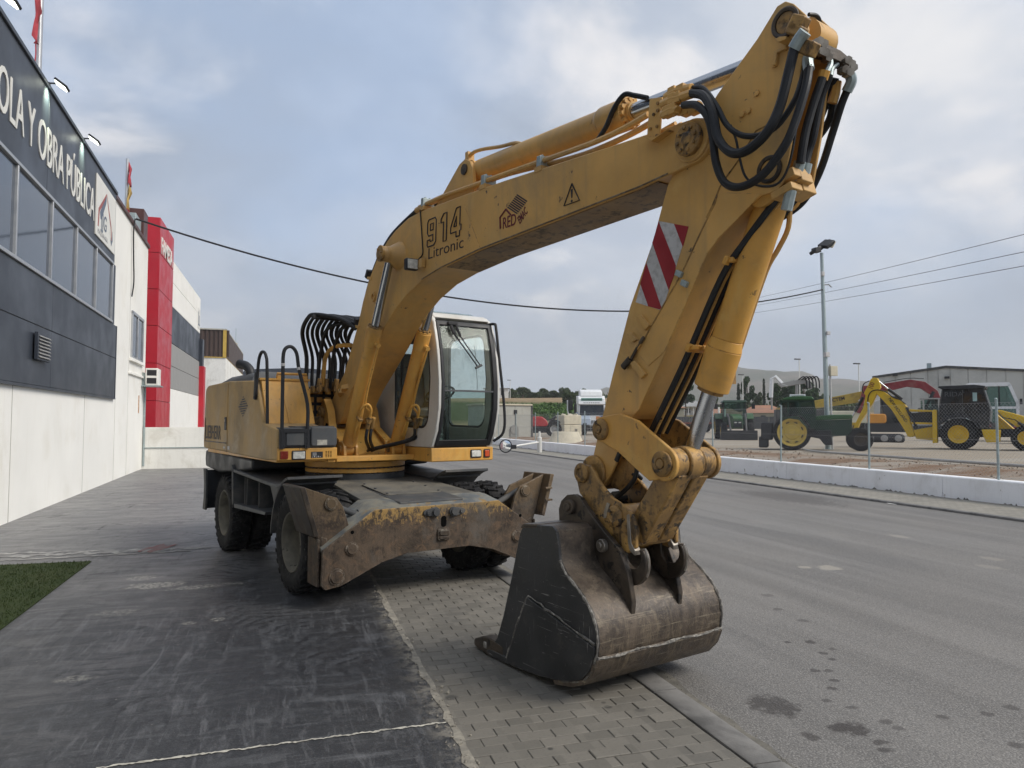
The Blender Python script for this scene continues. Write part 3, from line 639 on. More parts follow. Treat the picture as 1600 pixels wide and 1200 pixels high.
# --- chassis
b = MB(); b.prism([(-1.95, .62), (-1.95, .93), (-.7, 1.0), (.7, 1.0), (2.0, .90), (2.0, .55), (.9, .55), (.6, .48), (-.8, .48), (-1.1, .6)], -.36, .36, 'y')
part(b, 'chassis_frame', M_DKGREY, bevel=.01)
b = MB(); dk = [(-.65, -.56), (.6, -.56), (1.73, -.64), (1.73, .70), (.6, .60), (-.65, .56)]
b.loft([[(u, v, .86+(.12 if u < 1 else 0)) for u, v in dk], [(u, v, 1.015 if u < 1 else .913) for u, v in dk]])
part(b, 'deck_plate', M_DECK, bevel=.006)
b = MB(); b.prism(rrect(.95, 1.62, -.33, .33, .05), 0, .012, 'z')
hp = part(b, 'inspection_plate', M_DECK, bevel=.003); hp.location = (0, 0, 1.075); hp.rotation_euler = (0, R(5.2), 0)
b = MB()
for x in (.99, 1.28, 1.58):
    for y in (-.3, .3): b.cyl((x, y, .012), (x, y, .024), .014, n=6)
part(b, 'cover_bolts', M_DKGREY, hp)

# --- slew ring
b = MB(); b.lathe([(.0, .98), (.60, .98), (.60, 1.075), (.57, 1.085), (0, 1.085)], (0, 0, 0), (0, 0, 1), 64); part(b, 'ring_base', M_DKGREY, bevel=.004)
b = MB(); b.lathe([(0, 1.085), (.585, 1.085), (.60, 1.092), (.60, 1.130), (.59, 1.137), (0, 1.137)], (0, 0, 0), (0, 0, 1), 64)
sr = part(b, 'slew_ring', M_YEL)
b = MB(); b.lathe([(0, 1.150), (.59, 1.150), (.605, 1.158), (.605, 1.215), (.57, 1.235), (0, 1.235)], (0, 0, 0), (0, 0, 1), 64)
part(b, 'turntable', M_YEL)
b = MB()
for i in range(60):
    a = 2*math.pi*i/60
    for z0, z1 in ((1.137, 1.150), (1.072, 1.086)): b.cyl((.588*math.cos(a), .588*math.sin(a), z0), (.588*math.cos(a), .588*math.sin(a), z1), .014, n=6)
b.lathe([(0, 1.13), (.55, 1.13), (.55, 1.155), (0, 1.155)], (0, 0, 0), (0, 0, 1), 40)
part(b, 'ring_bolts', M_DKGREY, sr)

# --- front stabiliser beam
bc = 0.03
def beam_prof(e=0.0):
    h = [(1.17, .17), (1.21, .21), (1.20, .53), (.70, .86)]
    low = [(1.02, .19), (.62, .36), (.35, .42)]
    L = [(bc-v, w) for v, w in h]; Rr = [(bc+v, w) for v, w in h[::-1]]
    return L+Rr+[(bc+v, w) for v, w in low]+[(bc-v, w) for v, w in low[::-1]]
b = MB(); b.prism(beam_prof(), 2.07, 2.105, 'x'); beam = part(b, 'front_beam_plate', M_RUST, bevel=.006)
beam['label'] = 'rusty front plate with patches of yellow paint'
b = MB(); b.prism(beam_prof(), 1.72, 1.75, 'x'); part(b, 'rear_beam_plate', M_RUST2, bevel=.006)
b = MB(); b.loft([[(u, bc-1.20, .53+d), (u, bc-.70, .862+d), (u, bc+.70, .862+d), (u, bc+1.20, .53+d), (u, bc+1.20, .50+d), (u, bc+.70, .832+d), (u, bc-.70, .832+d), (u, bc-1.20, .50+d)] for u, d in ((1.70, .055), (1.85, .045), (2.09, .001))])
part(b, 'beam_top', M_BLUEGREY, bevel=.004)
b = MB(); b.ext(1.75, 2.07, bc-.5, bc+.5, .42, .44); part(b, 'beam_bottom', M_RUST2)
def cross_bolt(b, p, r, ln, ax=(1, 0, 0)):
    p = Vector(p); ax = Vector(ax); b.cyl(p, p+ax*ln*.55, r*1.25, n=20); b.cyl(p, p+ax*ln, r, r*.92, n=20)
for (v, w, r, ln) in [(*q, r, l) for q, (r, l) in zip([(-0.898, 0.519), (-1.038, 0.277)], ((.052, .03), (.062, .02)))]+[(bc+.93, .47, .052, .03), (bc+1.1, .28, .062, .02)]:
    b = MB(); cross_bolt(b, (2.10, v, w), r, ln); part(b, 'beam_pin', M_RUST2, bevel=.004)
b = MB()
for (v, w), d in zip([(-0.029, 0.793), (0.181, 0.786)], (-1, 1)):
    b.prism([(v-.055*(d < 0)*2.0*.5+.0, w+.045)]+[], 2.1, 2.101, 'x') if False else None
    b.loft([[(x, v+.05*math.cos(a)+(d*.085 if math.cos(a)*d > 0 else 0), w+.05*math.sin(a)*(0.62 if math.cos(a)*d > 0 else 1)) for a in [2*math.pi*i/20 for i in range(20)]] for x in (2.10, 2.122)])
    b.cyl((2.12, v, w), (2.145, v, w), .036, n=18); b.cyl((2.12, v+d*.085, w), (2.138, v+d*.085, w), .02, n=8)
part(b, 'pin_retainer', M_DKGREY, bevel=.003)
M_HOLE = mat('deep_hole', (0.006, 0.006, 0.006), 0, rough=1, bump=0, spec=0)
(hv, hw_), (gv, gw), (h1v, h1w), (h2v, h2w) = [(0.071, 0.694), (0.066, 0.565), (-0.892, 0.669), (1.008, 0.681)]
b = MB(); b.prism(rrect(hv-.03, hv+.03, hw_-.055, hw_+.055, .029, 6), 2.104, 2.108, 'x'); b.prism(arc(h1v, h1w, .017, 0, 350, 14), 2.104, 2.108, 'x'); b.prism(arc(h2v, h2w, .017, 0, 350, 14), 2.104, 2.108, 'x')
for v in (-.23, .30): b.prism([(1.93+.026*math.cos(a), bc+v+.035*math.sin(a)) for a in [2*math.pi*i/16 for i in range(16)]], .894, .8975, 'z')
part(b, 'hole', M_HOLE)
b = MB(); b.prism(rrect(gv-.07, gv+.07, gw-.058, gw+.058, .02), 2.10, 2.125, 'x'); b.prism(rrect(gv-.055, gv+.055, gw-.005, gw+.045, .015), 2.12, 2.14, 'x'); b.prism(rrect(gv-.055, gv+.055, gw-.045, gw-.015, .012), 2.12, 2.135, 'x')
part(b, 'tow_bracket', M_RUST2, bevel=.006)

# --- stabiliser legs folded up at both ends of the beam
def outrigger(s_):
    def P(pts): return [(bc+s_*v, w) for v, w in pts]
    b = MB(); arm = [(.93, .86), (1.0, .95), (1.10, 1.02), (1.20, 1.04), (1.30, 1.03), (1.20, .72), (1.13, .60), (1.02, .60)]
    for u0 in (1.80, 1.985): b.prism(P([(.90, .66), (.98, .90), (1.04, .985), (1.12, 1.01), (1.36, 1.10), (1.245, .70), (1.19, .55), (1.14, .50)]), u0, u0+.035, 'x')
    cheek = part(b, 'stabiliser_cheek', M_RUST2, bevel=.006)
    b = MB(); b.prism(P([(1.245, .67), (1.375, 1.11), (1.425, 1.105), (1.29, .655)]), 1.62, 2.13, 'x'); part(b, 'stabiliser_pad', M_EAR if s_ < 0 else M_RUST2, bevel=.008)
    b = MB()
    for k in range(3): b.prism(P([(1.13, .20), (1.13, .62), (1.185, .64), (1.185, .20), (1.16, .17)]), 1.78+k*.095, 1.835+k*.095, 'x')
    b.prism(P([(1.205, .19), (1.205, .62), (1.225, .62), (1.225, .19)]), 1.77, 2.04, 'x'); part(b, 'stabiliser_leg', M_RUST2, bevel=.005)
    b = MB(); cross_bolt(b, (2.02, bc+s_*1.10, .935), .05, .03); part(b, 'stabiliser_pin', M_RUST2, cheek, bevel=.004)
    b = MB(); b.cyl((1.9, bc+s_*.35, .70), (1.9, bc+s_*.8, .80), .05, n=14); b.cyl((1.9, bc+s_*.8, .80), (1.9, bc+s_*1.1, .93), .03, n=12); part(b, 'stabiliser_cylinder', M_DKGREY)
outrigger(-1); outrigger(1)
# far pad carries gussets
for w in (.80, .93):
    b = MB(); b.box((2.145, bc+1.33, w+.03), (.03, .09, .022)); part(b, 'pad_gusset', M_RUST2, bevel=.003)

# --- rear dozer blade
b = MB(); b.prism([(-2.42, .46), (-2.36, .60), (-2.35, .80), (-2.40, 1.0), (-2.44, 1.0), (-2.39, .80), (-2.40, .60), (-2.46, .46)], -1.25, 1.25, 'y')
bl = part(b, 'rear_blade', M_BLK, bevel=.004)
b = MB()
for s_ in (-1, 1): b.prism([(-2.48, .45), (-2.33, .45), (-2.29, .62), (-2.29, .82), (-2.34, 1.02), (-2.48, 1.02), (-2.42, .80), (-2.43, .60)], s_*1.25-.015, s_*1.25+.015, 'y')
part(b, 'blade_end', M_DKGREY, bl, bevel=.004)
b = MB()
for s_ in (-.5, .5): b.box((-2.12, s_, .72), (.5, .08, .22))
part(b, 'blade_arm', M_DKGREY, bevel=.006)

# --- steps, tool box and mudguards between the wheels, one set on each side
def side_step(s_):
    e = 1.2
    b = MB(); b.prism([(-1.08, 1.085), (.75, 1.02), (1.0, 1.05), (1.0, 1.03), (.75, .985), (-1.08, 1.05)], s_*e, s_*.62, 'y'); part(b, 'step_plate', M_GREYP, bevel=.004)
    b = MB(); b.prism([(-1.12, 1.14), (-1.04, 1.08), (-1.0, .66), (-1.05, .60), (-1.08, .66)], s_*(e+.005), s_*.60, 'y'); part(b, 'mudguard', M_DKGREY, bevel=.004)
    b = MB(); c0 = arc(1.28, .45, .66, 100, 176, 10); c1 = arc(1.28, .45, .69, 176, 100, 10); b.prism(c0+c1, s_*(e+.005), s_*.62, 'y'); part(b, 'mudguard', M_DKGREY, bevel=.004)
    b = MB(); b.prism([(-.98, .66), (.40, .70), (.36, .66), (-.98, .61)], s_*e, s_*.45, 'y'); part(b, 'lower_step', M_GREYP, bevel=.004)
    b = MB()
    for u in (-.72, -.62, -.1): b.ext(u, u+.015, s_*(e-.06), s_*.5, .66, 1.05)
    b.ext(-.98, .3, s_*.47, s_*.50, .62, 1.02)
    part(b, 'box_rib', M_DKGREY)
    b = MB(); b.prism([(.28, .98), (.64, 1.0), (.50, .72)], s_*(e-.10), s_*(e-.08), 'y'); part(b, 'gusset', M_GREYP)
side_step(-1); side_step(1)
b = MB(); b.lathe([(0, 0), (.05, .005), (.06, .03), (.03, .06), (0, .07)], (.30, -1.02, .70), (.2, -.3, 1), 8); part(b, 'rag', M_DECWHITE)
# grey upright behind the near step and left step arm
b = MB(); b.ext(.30, .56, -.75, -.62, .98, 1.08); part(b, 'step_bracket', M_GREYP, bevel=.004)

# --- upper structure
b = MB(); b.prism([(-2.62, 1.235), (-2.62, 1.30), (.66, 1.30), (.72, 1.27), (.72, 1.235)], -.62, .52, 'y')
b.prism([(-2.62, 1.25), (-2.62, 1.30), (.70, 1.30), (.70, 1.25)], -1.18, 1.2, 'y'); part(b, 'upper_frame', M_YEL, bevel=.006)
b = MB(); b.prism([(-2.80, 1.03), (-2.84, 1.14), (-2.82, 1.27), (-.3, 1.245), (-.3, 1.12), (-.9, 1.06), (-2.0, .99)], -1.17, 1.17, 'y'); part(b, 'counterweight', M_BLK, bevel=.03, seg=3)
side_prof = [(-2.77, 1.30), (-2.80, 1.40), (-2.745, 2.08), (-2.71, 2.16), (-2.60, 2.205), (-1.40, 2.215), (-.10, 2.165), (.05, 1.93), (.20, 1.67), (.735, 1.605), (.745, 1.275), (.3, 1.262)]
b = MB(); b.prism(side_prof, -1.195, -.62, 'y'); part(b, 'side_body', M_TAN, bevel=.018, seg=3)
b = MB(); b.prism([(-2.77, 1.31), (-2.79, 1.40), (-2.735, 2.08), (-2.70, 2.15), (-2.6, 2.19), (-1.405, 2.20), (-1.405, 1.30)], -1.205, -1.16, 'y'); sd = part(b, 'service_door', M_TAN, bevel=.008)
b = MB(); b.box((-1.47, -1.209, 1.66), (.10, .012, .17)); part(b, 'door_latch', M_BLK, sd, bevel=.006)
b = MB(); b.cyl((-1.46, -1.214, 1.70), (-1.46, -1.222, 1.70), .02, n=12); part(b, 'lock', M_STEEL, sd)
b = MB(); b.ext(-2.70, -1.42, -1.212, -1.204, 1.398, 1.412); b.ext(-2.70, -2.685, -1.212, -1.204, 1.41, 1.74); part(b, 'door_trim', M_EAR, sd)
M_TXT = mat('worn_grey_print', (0.085, 0.085, 0.09), .15, 8, dirt=(.33, .25, .15), amt=.35, dscale=14, rough=.7, bump=0)
text_mesh('lettering', 'LIEBHERR', 0.27, M_TXT, sd, (-2.665, -1.2085, 1.445), (R(90), 0, 0), 0.001, sx=0.80, bold=.002, spacing=1.02)
# striped diamond emblem
dq = [(-0.650, 1.999), (-0.442, 1.888), (-0.631, 1.745), (-0.873, 1.896)]
b = MB(); cu, cw = (dq[0][0]+dq[2][0])/2, (dq[0][1]+dq[2][1])/2; hu = (dq[1][0]-dq[3][0])/2; hh = (dq[0][1]-dq[2][1])/2
for i in range(9):
    w = -1+2*(i+.5)/9; x = (1-abs(w))*hu; b.add([(cu-x, -1.1985, cw+w*hh-.012), (cu+x, -1.1985, cw+w*hh-.004), (cu+x, -1.1985, cw+w*hh+.014), (cu-x, -1.1985, cw+w*hh+.006)], [(0, 1, 2, 3)])
part(b, 'striped_emblem', M_TXT)
b = MB(); b.box((-1.52, -1.2085, 1.345), (.09, .004, .025)); b.box((-1.33, -1.1975, 1.345), (.11, .004, .045)); part(b, 'faded_sticker', M_DECWHITE)
# yellow front-facing panel above the steps
b = MB(); b.loft([[(.215, v, 1.66), (.225, v, 1.64), (-.06, v, 2.17), (-.10, v, 2.19)] for v in (-1.17, -.60)])
b2 = MB(); b2.hexa([(.20, -1.15, 1.66), (.235, -1.15, 1.66), (.235, -.60, 1.66), (.20, -.60, 1.66), (-.10, -1.15, 2.175), (-.055, -1.15, 2.185), (-.055, -.60, 2.185), (-.10, -.60, 2.175)]); fp = part(b2, 'front_panel', M_YEL, bevel=.006)
b = MB(); b.hexa([(.232, -.905, 1.67), (.242, -.905, 1.67), (.242, -.875, 1.67), (.232, -.875, 1.67), (-.058, -.93, 2.18), (-.048, -.93, 2.18), (-.048, -.90, 2.18), (-.058, -.90, 2.18)]); part(b, 'panel_seam', M_YEL, fp)
b = MB(); b.ext(-.2, -.03, -1.17, -.58, 2.17, 2.195); b.tube([(-.1, -.95, 2.19), (-.1, -.95, 2.255), (-.1, -.60, 2.255), (-.1, -.6, 2.19)], .016, 8); b.box((-.1, -.93, 2.21), (.06, .05, .05)); b.box((-.1, -.62, 2.21), (.06, .05, .05)); part(b, 'top_rail', M_YEL, bevel=.004)
# step box: dark plastic covers, lamps and grille
b = MB(); b.ext(.22, .755, -1.17, -.54, 1.40, 1.625); part(b, 'step_box', M_GREYP, bevel=.02, seg=3)
b = MB(); b.prism(rrect(-.835, -.545, 1.42, 1.628, .03), .60, .79, 'x'); part(b, 'plastic_cover', M_GREYP, bevel=.012, seg=3)
b = MB(); b.prism(rrect(-1.17, -.85, 1.415, 1.60, .015), .70, .772, 'x'); part(b, 'plastic_cover', M_BLK, bevel=.008)
b = MB(); b.prism(rrect(-1.10, -.90, 1.435, 1.565, .015), .772, .779, 'x'); part(b, 'cover_panel', M_GREYP, bevel=.003)
b = MB(); b.ext(.3, .74, -1.0, -.56, 1.625, 1.638); part(b, 'step_tread', M_GREYP, bevel=.004)
lp = MB(); lp.ext(.40, .762, -1.19, -.53, 1.272, 1.402); lamp_panel = part(lp, 'lamp_panel', M_YEL, bevel=.010)
def lamp(v0, v1, w0, w1, u, m, name, par, frame=True):
    if frame: b = MB(); b.prism(rrect(v0-.012, v1+.012, w0-.012, w1+.012, .012), u-.02, u+.008, 'x'); fr_ = part(b, 'lamp_frame', M_BLK, par, bevel=.003); par = par
    b = MB(); b.prism(rrect(v0, v1, w0, w1, .008), u, u+.016, 'x'); return part(b, name, m, par, bevel=.004)
(a, b0), (c, d0) = [(-1.162, 1.290), (-1.079, 1.373)]
lamp(a, c, b0, d0, .762, M_REDLENS, 'indicator_lamp', lamp_panel, False)
(a, b0), (c, d0) = [(-1.026, 1.289), (-0.897, 1.365)]
lamp(a, c, b0, d0, .762, M_LENS, 'headlamp', lamp_panel)
(a, b0), (c, d0) = [(-0.826, 1.294), (-0.696, 1.360)]
b = MB(); b.ext(.762, .766, a, c, b0, d0); part(b, 'data_plate', M_BLK, lamp_panel)
b = MB(); 
for i in range(5): b.ext(.7662, .7668, a+.01+i*.021, a+.022+i*.021, b0+.006, b0+.012+.008*(i % 2)); b.ext(.7662, .7668, a+.015, a+.06, d0-.012-.012*i*.6, d0-.009-.012*i*.6)
part(b, 'plate_print', M_DECWHITE, lamp_panel)
(a, b0), (c, d0) = [(-0.670, 1.293), (-0.591, 1.368)]
b = MB()
for i in range(3):
    for j in range(5): y0_ = a+(c-a)*i/3; z0_ = b0+(d0-b0)*j/5; b.ext(.7615, .7625, y0_+.004, y0_+(c-a)/3-.004, z0_+.003, z0_+(d0-b0)/5-.004)
part(b, 'vent_slot', M_HOLE, lamp_panel)
(a, b0), (c, d0) = [(-0.771, 1.432), (-0.659, 1.489)]
b = MB(); b.ext(.7895, .792, a, c, b0, d0); part(b, 'label_sticker', M_FILL, lamp_panel)
# hand rails
b = MB(); b.tube([(.78, -1.15, 1.40)]+[(.775, v, w) for v, w in ((-1.15, 1.7), (-1.15, 2.2), (-1.148, 2.40), (-1.12, 2.475), (-1.06, 2.49), (-1.005, 2.42), (-.975, 2.24), (-.88, 1.88), (-.876, 1.6), (-.876, 1.40))], .019, 10, 4); h = part(b, 'handrail', M_BLK)
b = MB(); b.cyl((.775, -1.15, 2.28), (.775, -1.15, 2.31), .0205, n=10); b.cyl((.775, -.985, 2.275), (.775, -.978, 2.245), .0205, n=10); part(b, 'tape_band', M_DECWHITE, h)
b = MB(); b.ext(.772, .79, -1.17, -.86, 1.57, 1.61); b.ext(.772, .788, -1.175, -1.12, 1.40, 1.6); b.ext(.772, .788, -.905, -.855, 1.40, 1.6)
for v in (-1.145, -.88):
    for w in (1.43, 1.52): b.cyl((.78, v, w), (.797, v, w), .012, n=8)
part(b, 'rail_foot', M_BLK, h)
b = MB(); b.tube([(-.04, -1.215, 1.98), (-.01, -1.215, 2.02), (.02, -1.21, 2.24), (.05, -1.205, 2.40), (.09, -1.19, 2.475), (.15, -1.175, 2.475), (.18, -1.16, 2.42), (.20, -1.155, 2.30), (.235, -1.15, 1.66)], .018, 10, 4); h2 = part(b, 'handrail', M_BLK)
b = MB(); b.box((-.03, -1.215, 2.10), (.05, .03, .32), (0, R(8), 0)); b.cyl((-.045, -1.22, 1.97), (-.045, -1.235, 1.97), .013, n=8); part(b, 'rail_bracket', M_BLK, h2, bevel=.004)
# engine hood behind the boom
b = MB(); b.loft([[(-2.66, v0, 2.10), (-2.66, v1, 2.10), (-.75, v1, 2.12), (-.75, v0, 2.12)] if k == 0 else ([(-2.60, v0+.05, 2.24), (-2.60, v1-.05, 2.24), (-.85, v1-.05, 2.24), (-.85, v0+.05, 2.24)] if k == 1 else [(-2.50, v0+.18, 2.33), (-2.50, v1-.18, 2.33), (-.95, v1-.18, 2.33), (-.95, v0+.18, 2.33)]) for k in range(3) for v0, v1 in ((-1.08, 1.1),)])
part(b, 'engine_hood', M_GREYP, bevel=.02)
b = MB(); b.ext(-2.7, -.75, -.7, 1.15, 1.3, 2.12); part(b, 'engine_housing', M_TAN, bevel=.02)
b = MB(); b.ext(-2.70, -.9, 1.1, 1.2, 1.3, 2.1); part(b, 'left_door', M_TAN, bevel=.02)
b = MB(); b.tube([(-1.62, -.86, 2.1), (-1.62, -.86, 2.34), (-1.68, -.90, 2.44), (-1.80, -.97, 2.48)], [.062]*20, 14, 5); part(b, 'exhaust_pipe', M_BLK)
# valve guard grid
b = MB(); b.ext(-.50, -.47, -.60, .35, 1.3, 2.12)
vb = part(b, 'valve_guard', M_BLK)
b = MB()
for i in range(7):
    for j in range(4): b.ext(-.465, -.455, -.56+i*.11, -.49+i*.11, 1.72+j*.105, 1.785+j*.105)
part(b, 'guard_opening', M_YEL, vb)
b = MB(); b.ext(-.75, -.30, -.58, .4, 1.3, 1.75); b.box((-.35, -.25, 2.13), (.20, .12, .12)); b.box((-.33, -.08, 2.10), (.16, .10, .16)); b.box((-.32, -.42, 2.08), (.10, .08, .1)); part(b, 'valve_block', M_GREASY, bevel=.01)

# --- boom foot brackets and platform
fb = [(0.057, 1.638), (0.072, 1.968), (-0.493, 1.869), (-0.512, 1.900), (-0.340, 1.954), (-0.200, 1.974), (-0.078, 1.952), (0.033, 1.871), (0.126, 1.600), (0.153, 1.428), (0.150, 1.208), (-0.814, 1.162)]
near_br = [(-.62, 1.30), (-.60, 1.62), (-.52, 1.80), (-.36, 1.955), (-.22, 1.955), (-.10, 1.82), (-.02, 1.60), (.30, 1.46), (.36, 1.30)]
for s_ in (-1, 1):
    b = MB(); b.prism(near_br, s_*.30, s_*.255, 'y'); q = part(b, 'boom_bracket', M_YEL, bevel=.006)
    b = MB(); b.cyl((-.34, s_*.255, 1.80), (-.34, s_*.345, 1.80), .075, n=24); b.cyl((-.34, s_*.34, 1.80), (-.34, s_*.362, 1.80), .035, n=8); part(b, 'bracket_pin', M_GREASY, q, bevel=.006)
    b = MB(); b.cyl((-.20, s_*.296, 1.62), (-.20, s_*.3025, 1.62), .05, n=20); part(b, 'bracket_hole', M_HOLE, q)
    # flange along the front edge of the bracket
    b = MB(); fl = [(-.36, 1.955), (-.22, 1.955), (-.10, 1.82), (-.02, 1.60), (.30, 1.46)]
    b.loft([[(u, s_*.24, w+.012), (u, s_*.335, w+.012), (u, s_*.335, w-.012), (u, s_*.24, w-.012)] for u, w in fl]); part(b, 'bracket_flange', M_YEL, q)
b = MB(); b.prism([(-.5, 1.3), (-.3, 1.62), (-.02, 1.58), (.25, 1.42), (.4, 1.3)], -.25, .25, 'y'); part(b, 'bracket_web', M_YEL, bevel=.006)
for s_ in (-1, 1):
    b = MB()
    for d in (-.09, .055): b.prism(arc(.50, 1.365, .095, 0, 180, 12)+[(.36, 1.22), (.62, 1.22)], s_*.30+d, s_*.30+d+.035, 'y')
    q = part(b, 'cylinder_lug', M_YEL, bevel=.005)
    b = MB(); b.cyl((.50, s_*.30-.11, 1.365), (.50, s_*.30+.11, 1.365), .045, n=18); part(b, 'lug_pin', M_GREASY, q, bevel=.005)
b = MB(); b.ext(.3, .74, -.53, .5, 1.235, 1.30); part(b, 'front_cross_member', M_YEL, bevel=.01)

# --- cab
CV0, CV1 = .43, 1.24
b = MB(); b.prism([(-.62, 1.225), (-.62, 1.385), (1.17, 1.385), (1.17, 1.225)], CV0, CV1+.03, 'y'); plinth = part(b, 'cab_plinth', M_YEL, bevel=.012)
(a, b0), (c, d0) = [(0.961, 1.272), (1.088, 1.344)]
lamp(a, c, b0, d0, 1.172, M_LENS, 'headlamp', plinth)
(a, b0), (c, d0) = [(1.145, 1.270), (1.208, 1.347)]
lamp(a, c, b0, d0, 1.172, M_ORANGE, 'indicator_lamp', plinth)
# side profile of the cab (u, w)
cab_out = [(1.16, 1.39), (1.27, 1.58), (1.335, 1.85), (1.34, 2.15), (1.295, 2.5), (1.20, 2.83), (1.15, 2.90), (1.06, 2.945), (-.48, 2.965), (-.58, 2.93), (-.60, 2.80), (-.60, 1.39)]
def off_prof(pr, d):
    cx = sum(p[0] for p in pr)/len(pr); cw_ = sum(p[1] for p in pr)/len(pr)
    return [(p[0]-d*(1 if p[0] > cx else -1), p[1]-d*(1 if p[1] > cw_ else -1)) for p in pr]
def frame_loop(b, outer, inner, v0, v1):
    n = len(outer)
    for i in range(n):
        j = (i+1) % n
        P = [(outer[i][0], v0, outer[i][1]), (outer[j][0], v0, outer[j][1]), (inner[j][0], v0, inner[j][1]), (inner[i][0], v0, inner[i][1])]
        Q = [(x, v1, z) for x, _, z in P]
        b.hexa(P+Q)
# near side wall: white frame with a big rounded window
win = arc(.92, 1.78, .17, -90, 0, 6)+[(1.13, 2.2)]+arc(.93, 2.62, .14, 10, 90, 5)+arc(.30, 2.64, .12, 90, 180, 4)+arc(.30, 1.74, .12, 180, 270, 4)
def ring_face(b, outer, inner, v0, v1):
    bm = bmesh.new(); lo = [bm.verts.new((x, v0, z)) for x, z in outer]; li = [bm.verts.new((x, v0, z)) for x, z in inner]
    es = [bm.edges.new((L[i], L[(i+1) % len(L)])) for L in (lo, li) for i in range(len(L))]
    bmesh.ops.triangle_fill(bm, use_beauty=True, edges=es)
    r = bmesh.ops.extrude_face_region(bm, geom=list(bm.faces)); bmesh.ops.translate(bm, vec=(0, v1-v0, 0), verts=[e for e in r['geom'] if isinstance(e, bmesh.types.BMVert)])
    bm.verts.ensure_lookup_table(); bm.verts.index_update()
    b.add([v.co[:] for v in bm.verts], [[v.index for v in f.verts] for f in bm.faces]); bm.free()
b = MB(); ring_face(b, cab_out, win, CV0, CV0+.045); cab_side = part(b, 'cab_side', M_WHITE, bevel=.012, seg=3)
b = MB(); ring_face(b, cab_out, [(u, w) for u, w in win], CV1-.045, CV1); cab_left = part(b, 'cab_door', M_WHITE, bevel=.012, seg=3)
def inset(pr, d):
    cx = sum(p[0] for p in pr)/len(pr); cz = sum(p[1] for p in pr)/len(pr)
    return [(p[0]+(cx-p[0])/max(.01, math.hypot(cx-p[0], cz-p[1]))*d, p[1]+(cz-p[1])/max(.01, math.hypot(cx-p[0], cz-p[1]))*d) for p in pr]
for v0, v1, par in ((CV0+.006, CV0+.034, cab_side), (CV1-.034, CV1-.006, cab_left)):
    b = MB(); ring_face(b, inset(win, -.006), inset(win, .028), v0, v1); part(b, 'window_seal', M_BLK, par)
    b = MB(); b.prism(inset(win, .024), (v0+v1)/2-.003, (v0+v1)/2+.003, 'y'); part(b, 'side_window', M_GLASS, par)
b = MB(); b.ext(.36, .39, CV0+.002, CV0+.04, 1.62, 2.75); part(b, 'window_bar', M_BLK, cab_side)
# roof and rear wall
b = MB(); rp = [(1.07, 2.885), (1.17, 2.89), (1.12, 2.935), (1.04, 2.965), (.6, 2.985), (-.40, 2.98), (-.55, 2.95), (-.60, 2.88), (-.5, 2.88)]
b.prism(rp, CV0+.02, CV1-.02, 'y'); roof = part(b, 'cab_roof', M_WHITE, bevel=.02, seg=3)
b = MB(); b.prism([(.15, 2.99), (.95, 2.985), (.85, 3.02), (.25, 3.025)], CV0+.15, CV1-.1, 'y'); part(b, 'roof_hatch', m_glass('hazy_roof_glass', (.8, .85, .85), .25), roof, bevel=.01)
b = MB(); b.ext(-.52, 1.04, CV0+.05, CV1-.05, 2.862, 2.878); b.ext(-.538, -.52, CV0+.05, CV1-.05, 2.76, 2.90); part(b, 'headliner', M_GREYP, roof)
def front_pt(w):
    for i in range(len(cab_out)-1):
        (u0, w0), (u1, w1) = cab_out[i], cab_out[i+1]
        if w0 <= w <= w1: return u0+(u1-u0)*(w-w0)/(w1-w0)
    return 1.15
def front_strip(b, v0, v1, w0, w1, d0, d1, n=10):
    rings = []
    for i in range(n+1):
        w = w0+(w1-w0)*i/n; u = front_pt(w)
        rings.append([(u+d0, v0, w), (u+d0, v1, w), (u+d1, v1, w), (u+d1, v0, w)])
    b.loft(rings)
# black front frame, upper and lower panes
b = MB(); front_strip(b, CV0+.03, CV0+.075, 1.41, 2.82, -.05, .012); front_strip(b, CV1-.085, CV1-.02, 1.41, 2.82, -.05, .012); front_strip(b, CV0+.03, CV1-.02, 1.40, 1.475, -.05, .010, 3); front_strip(b, CV0+.03, CV1-.02, 2.80, 2.86, -.05, .010, 3)
fr = part(b, 'windscreen_frame', M_BLK, bevel=.01)
b = MB(); front_strip(b, CV0+.07, CV1-.08, 2.03, 2.05, -.02, .008, 2); part(b, 'windscreen_bar', M_GREYP, fr)
b = MB(); front_strip(b, CV0+.06, CV1-.07, 2.04, 2.81, -.012, -.006); ws = part(b, 'windscreen', M_GLASS)
b = MB(); front_strip(b, CV0+.06, CV1-.07, 1.46, 2.04, -.012, -.006); part(b, 'lower_windscreen', M_GLASSD)
b = MB(); front_strip(b, CV1-.022, CV1+.012, 1.40, 2.88, -.07, .004); part(b, 'corner_post', M_WHITE, bevel=.008)
b = MB(); front_strip(b, CV0-.004, CV0+.035, 1.40, 2.88, -.07, .004); part(b, 'corner_post', M_WHITE, bevel=.008)
b = MB(); b.ext(-.59, -.54, CV0+.03, CV1-.03, 1.40, 1.95); b.ext(-.59, -.54, CV0+.03, CV1-.03, 2.78, 2.93); b.ext(-.59, -.54, CV0+.03, CV0+.12, 1.9, 2.8); b.ext(-.59, -.54, CV1-.12, CV1-.03, 1.9, 2.8); rw = part(b, 'cab_rear', M_WHITE, bevel=.008)
b = MB(); b.ext(-.57, -.562, CV0+.11, CV1-.11, 1.94, 2.79); part(b, 'rear_window', M_GLASS, rw)
b = MB(); b.ext(-.55, 1.15, CV0+.05, CV1-.05, 1.386, 1.40); b.ext(-.5, .1, CV0+.05, CV0+.12, 1.4, 2.0); b.ext(-.5, .1, CV1-.12, CV1-.06, 1.4, 1.9); part(b, 'cab_floor', M_BLK)
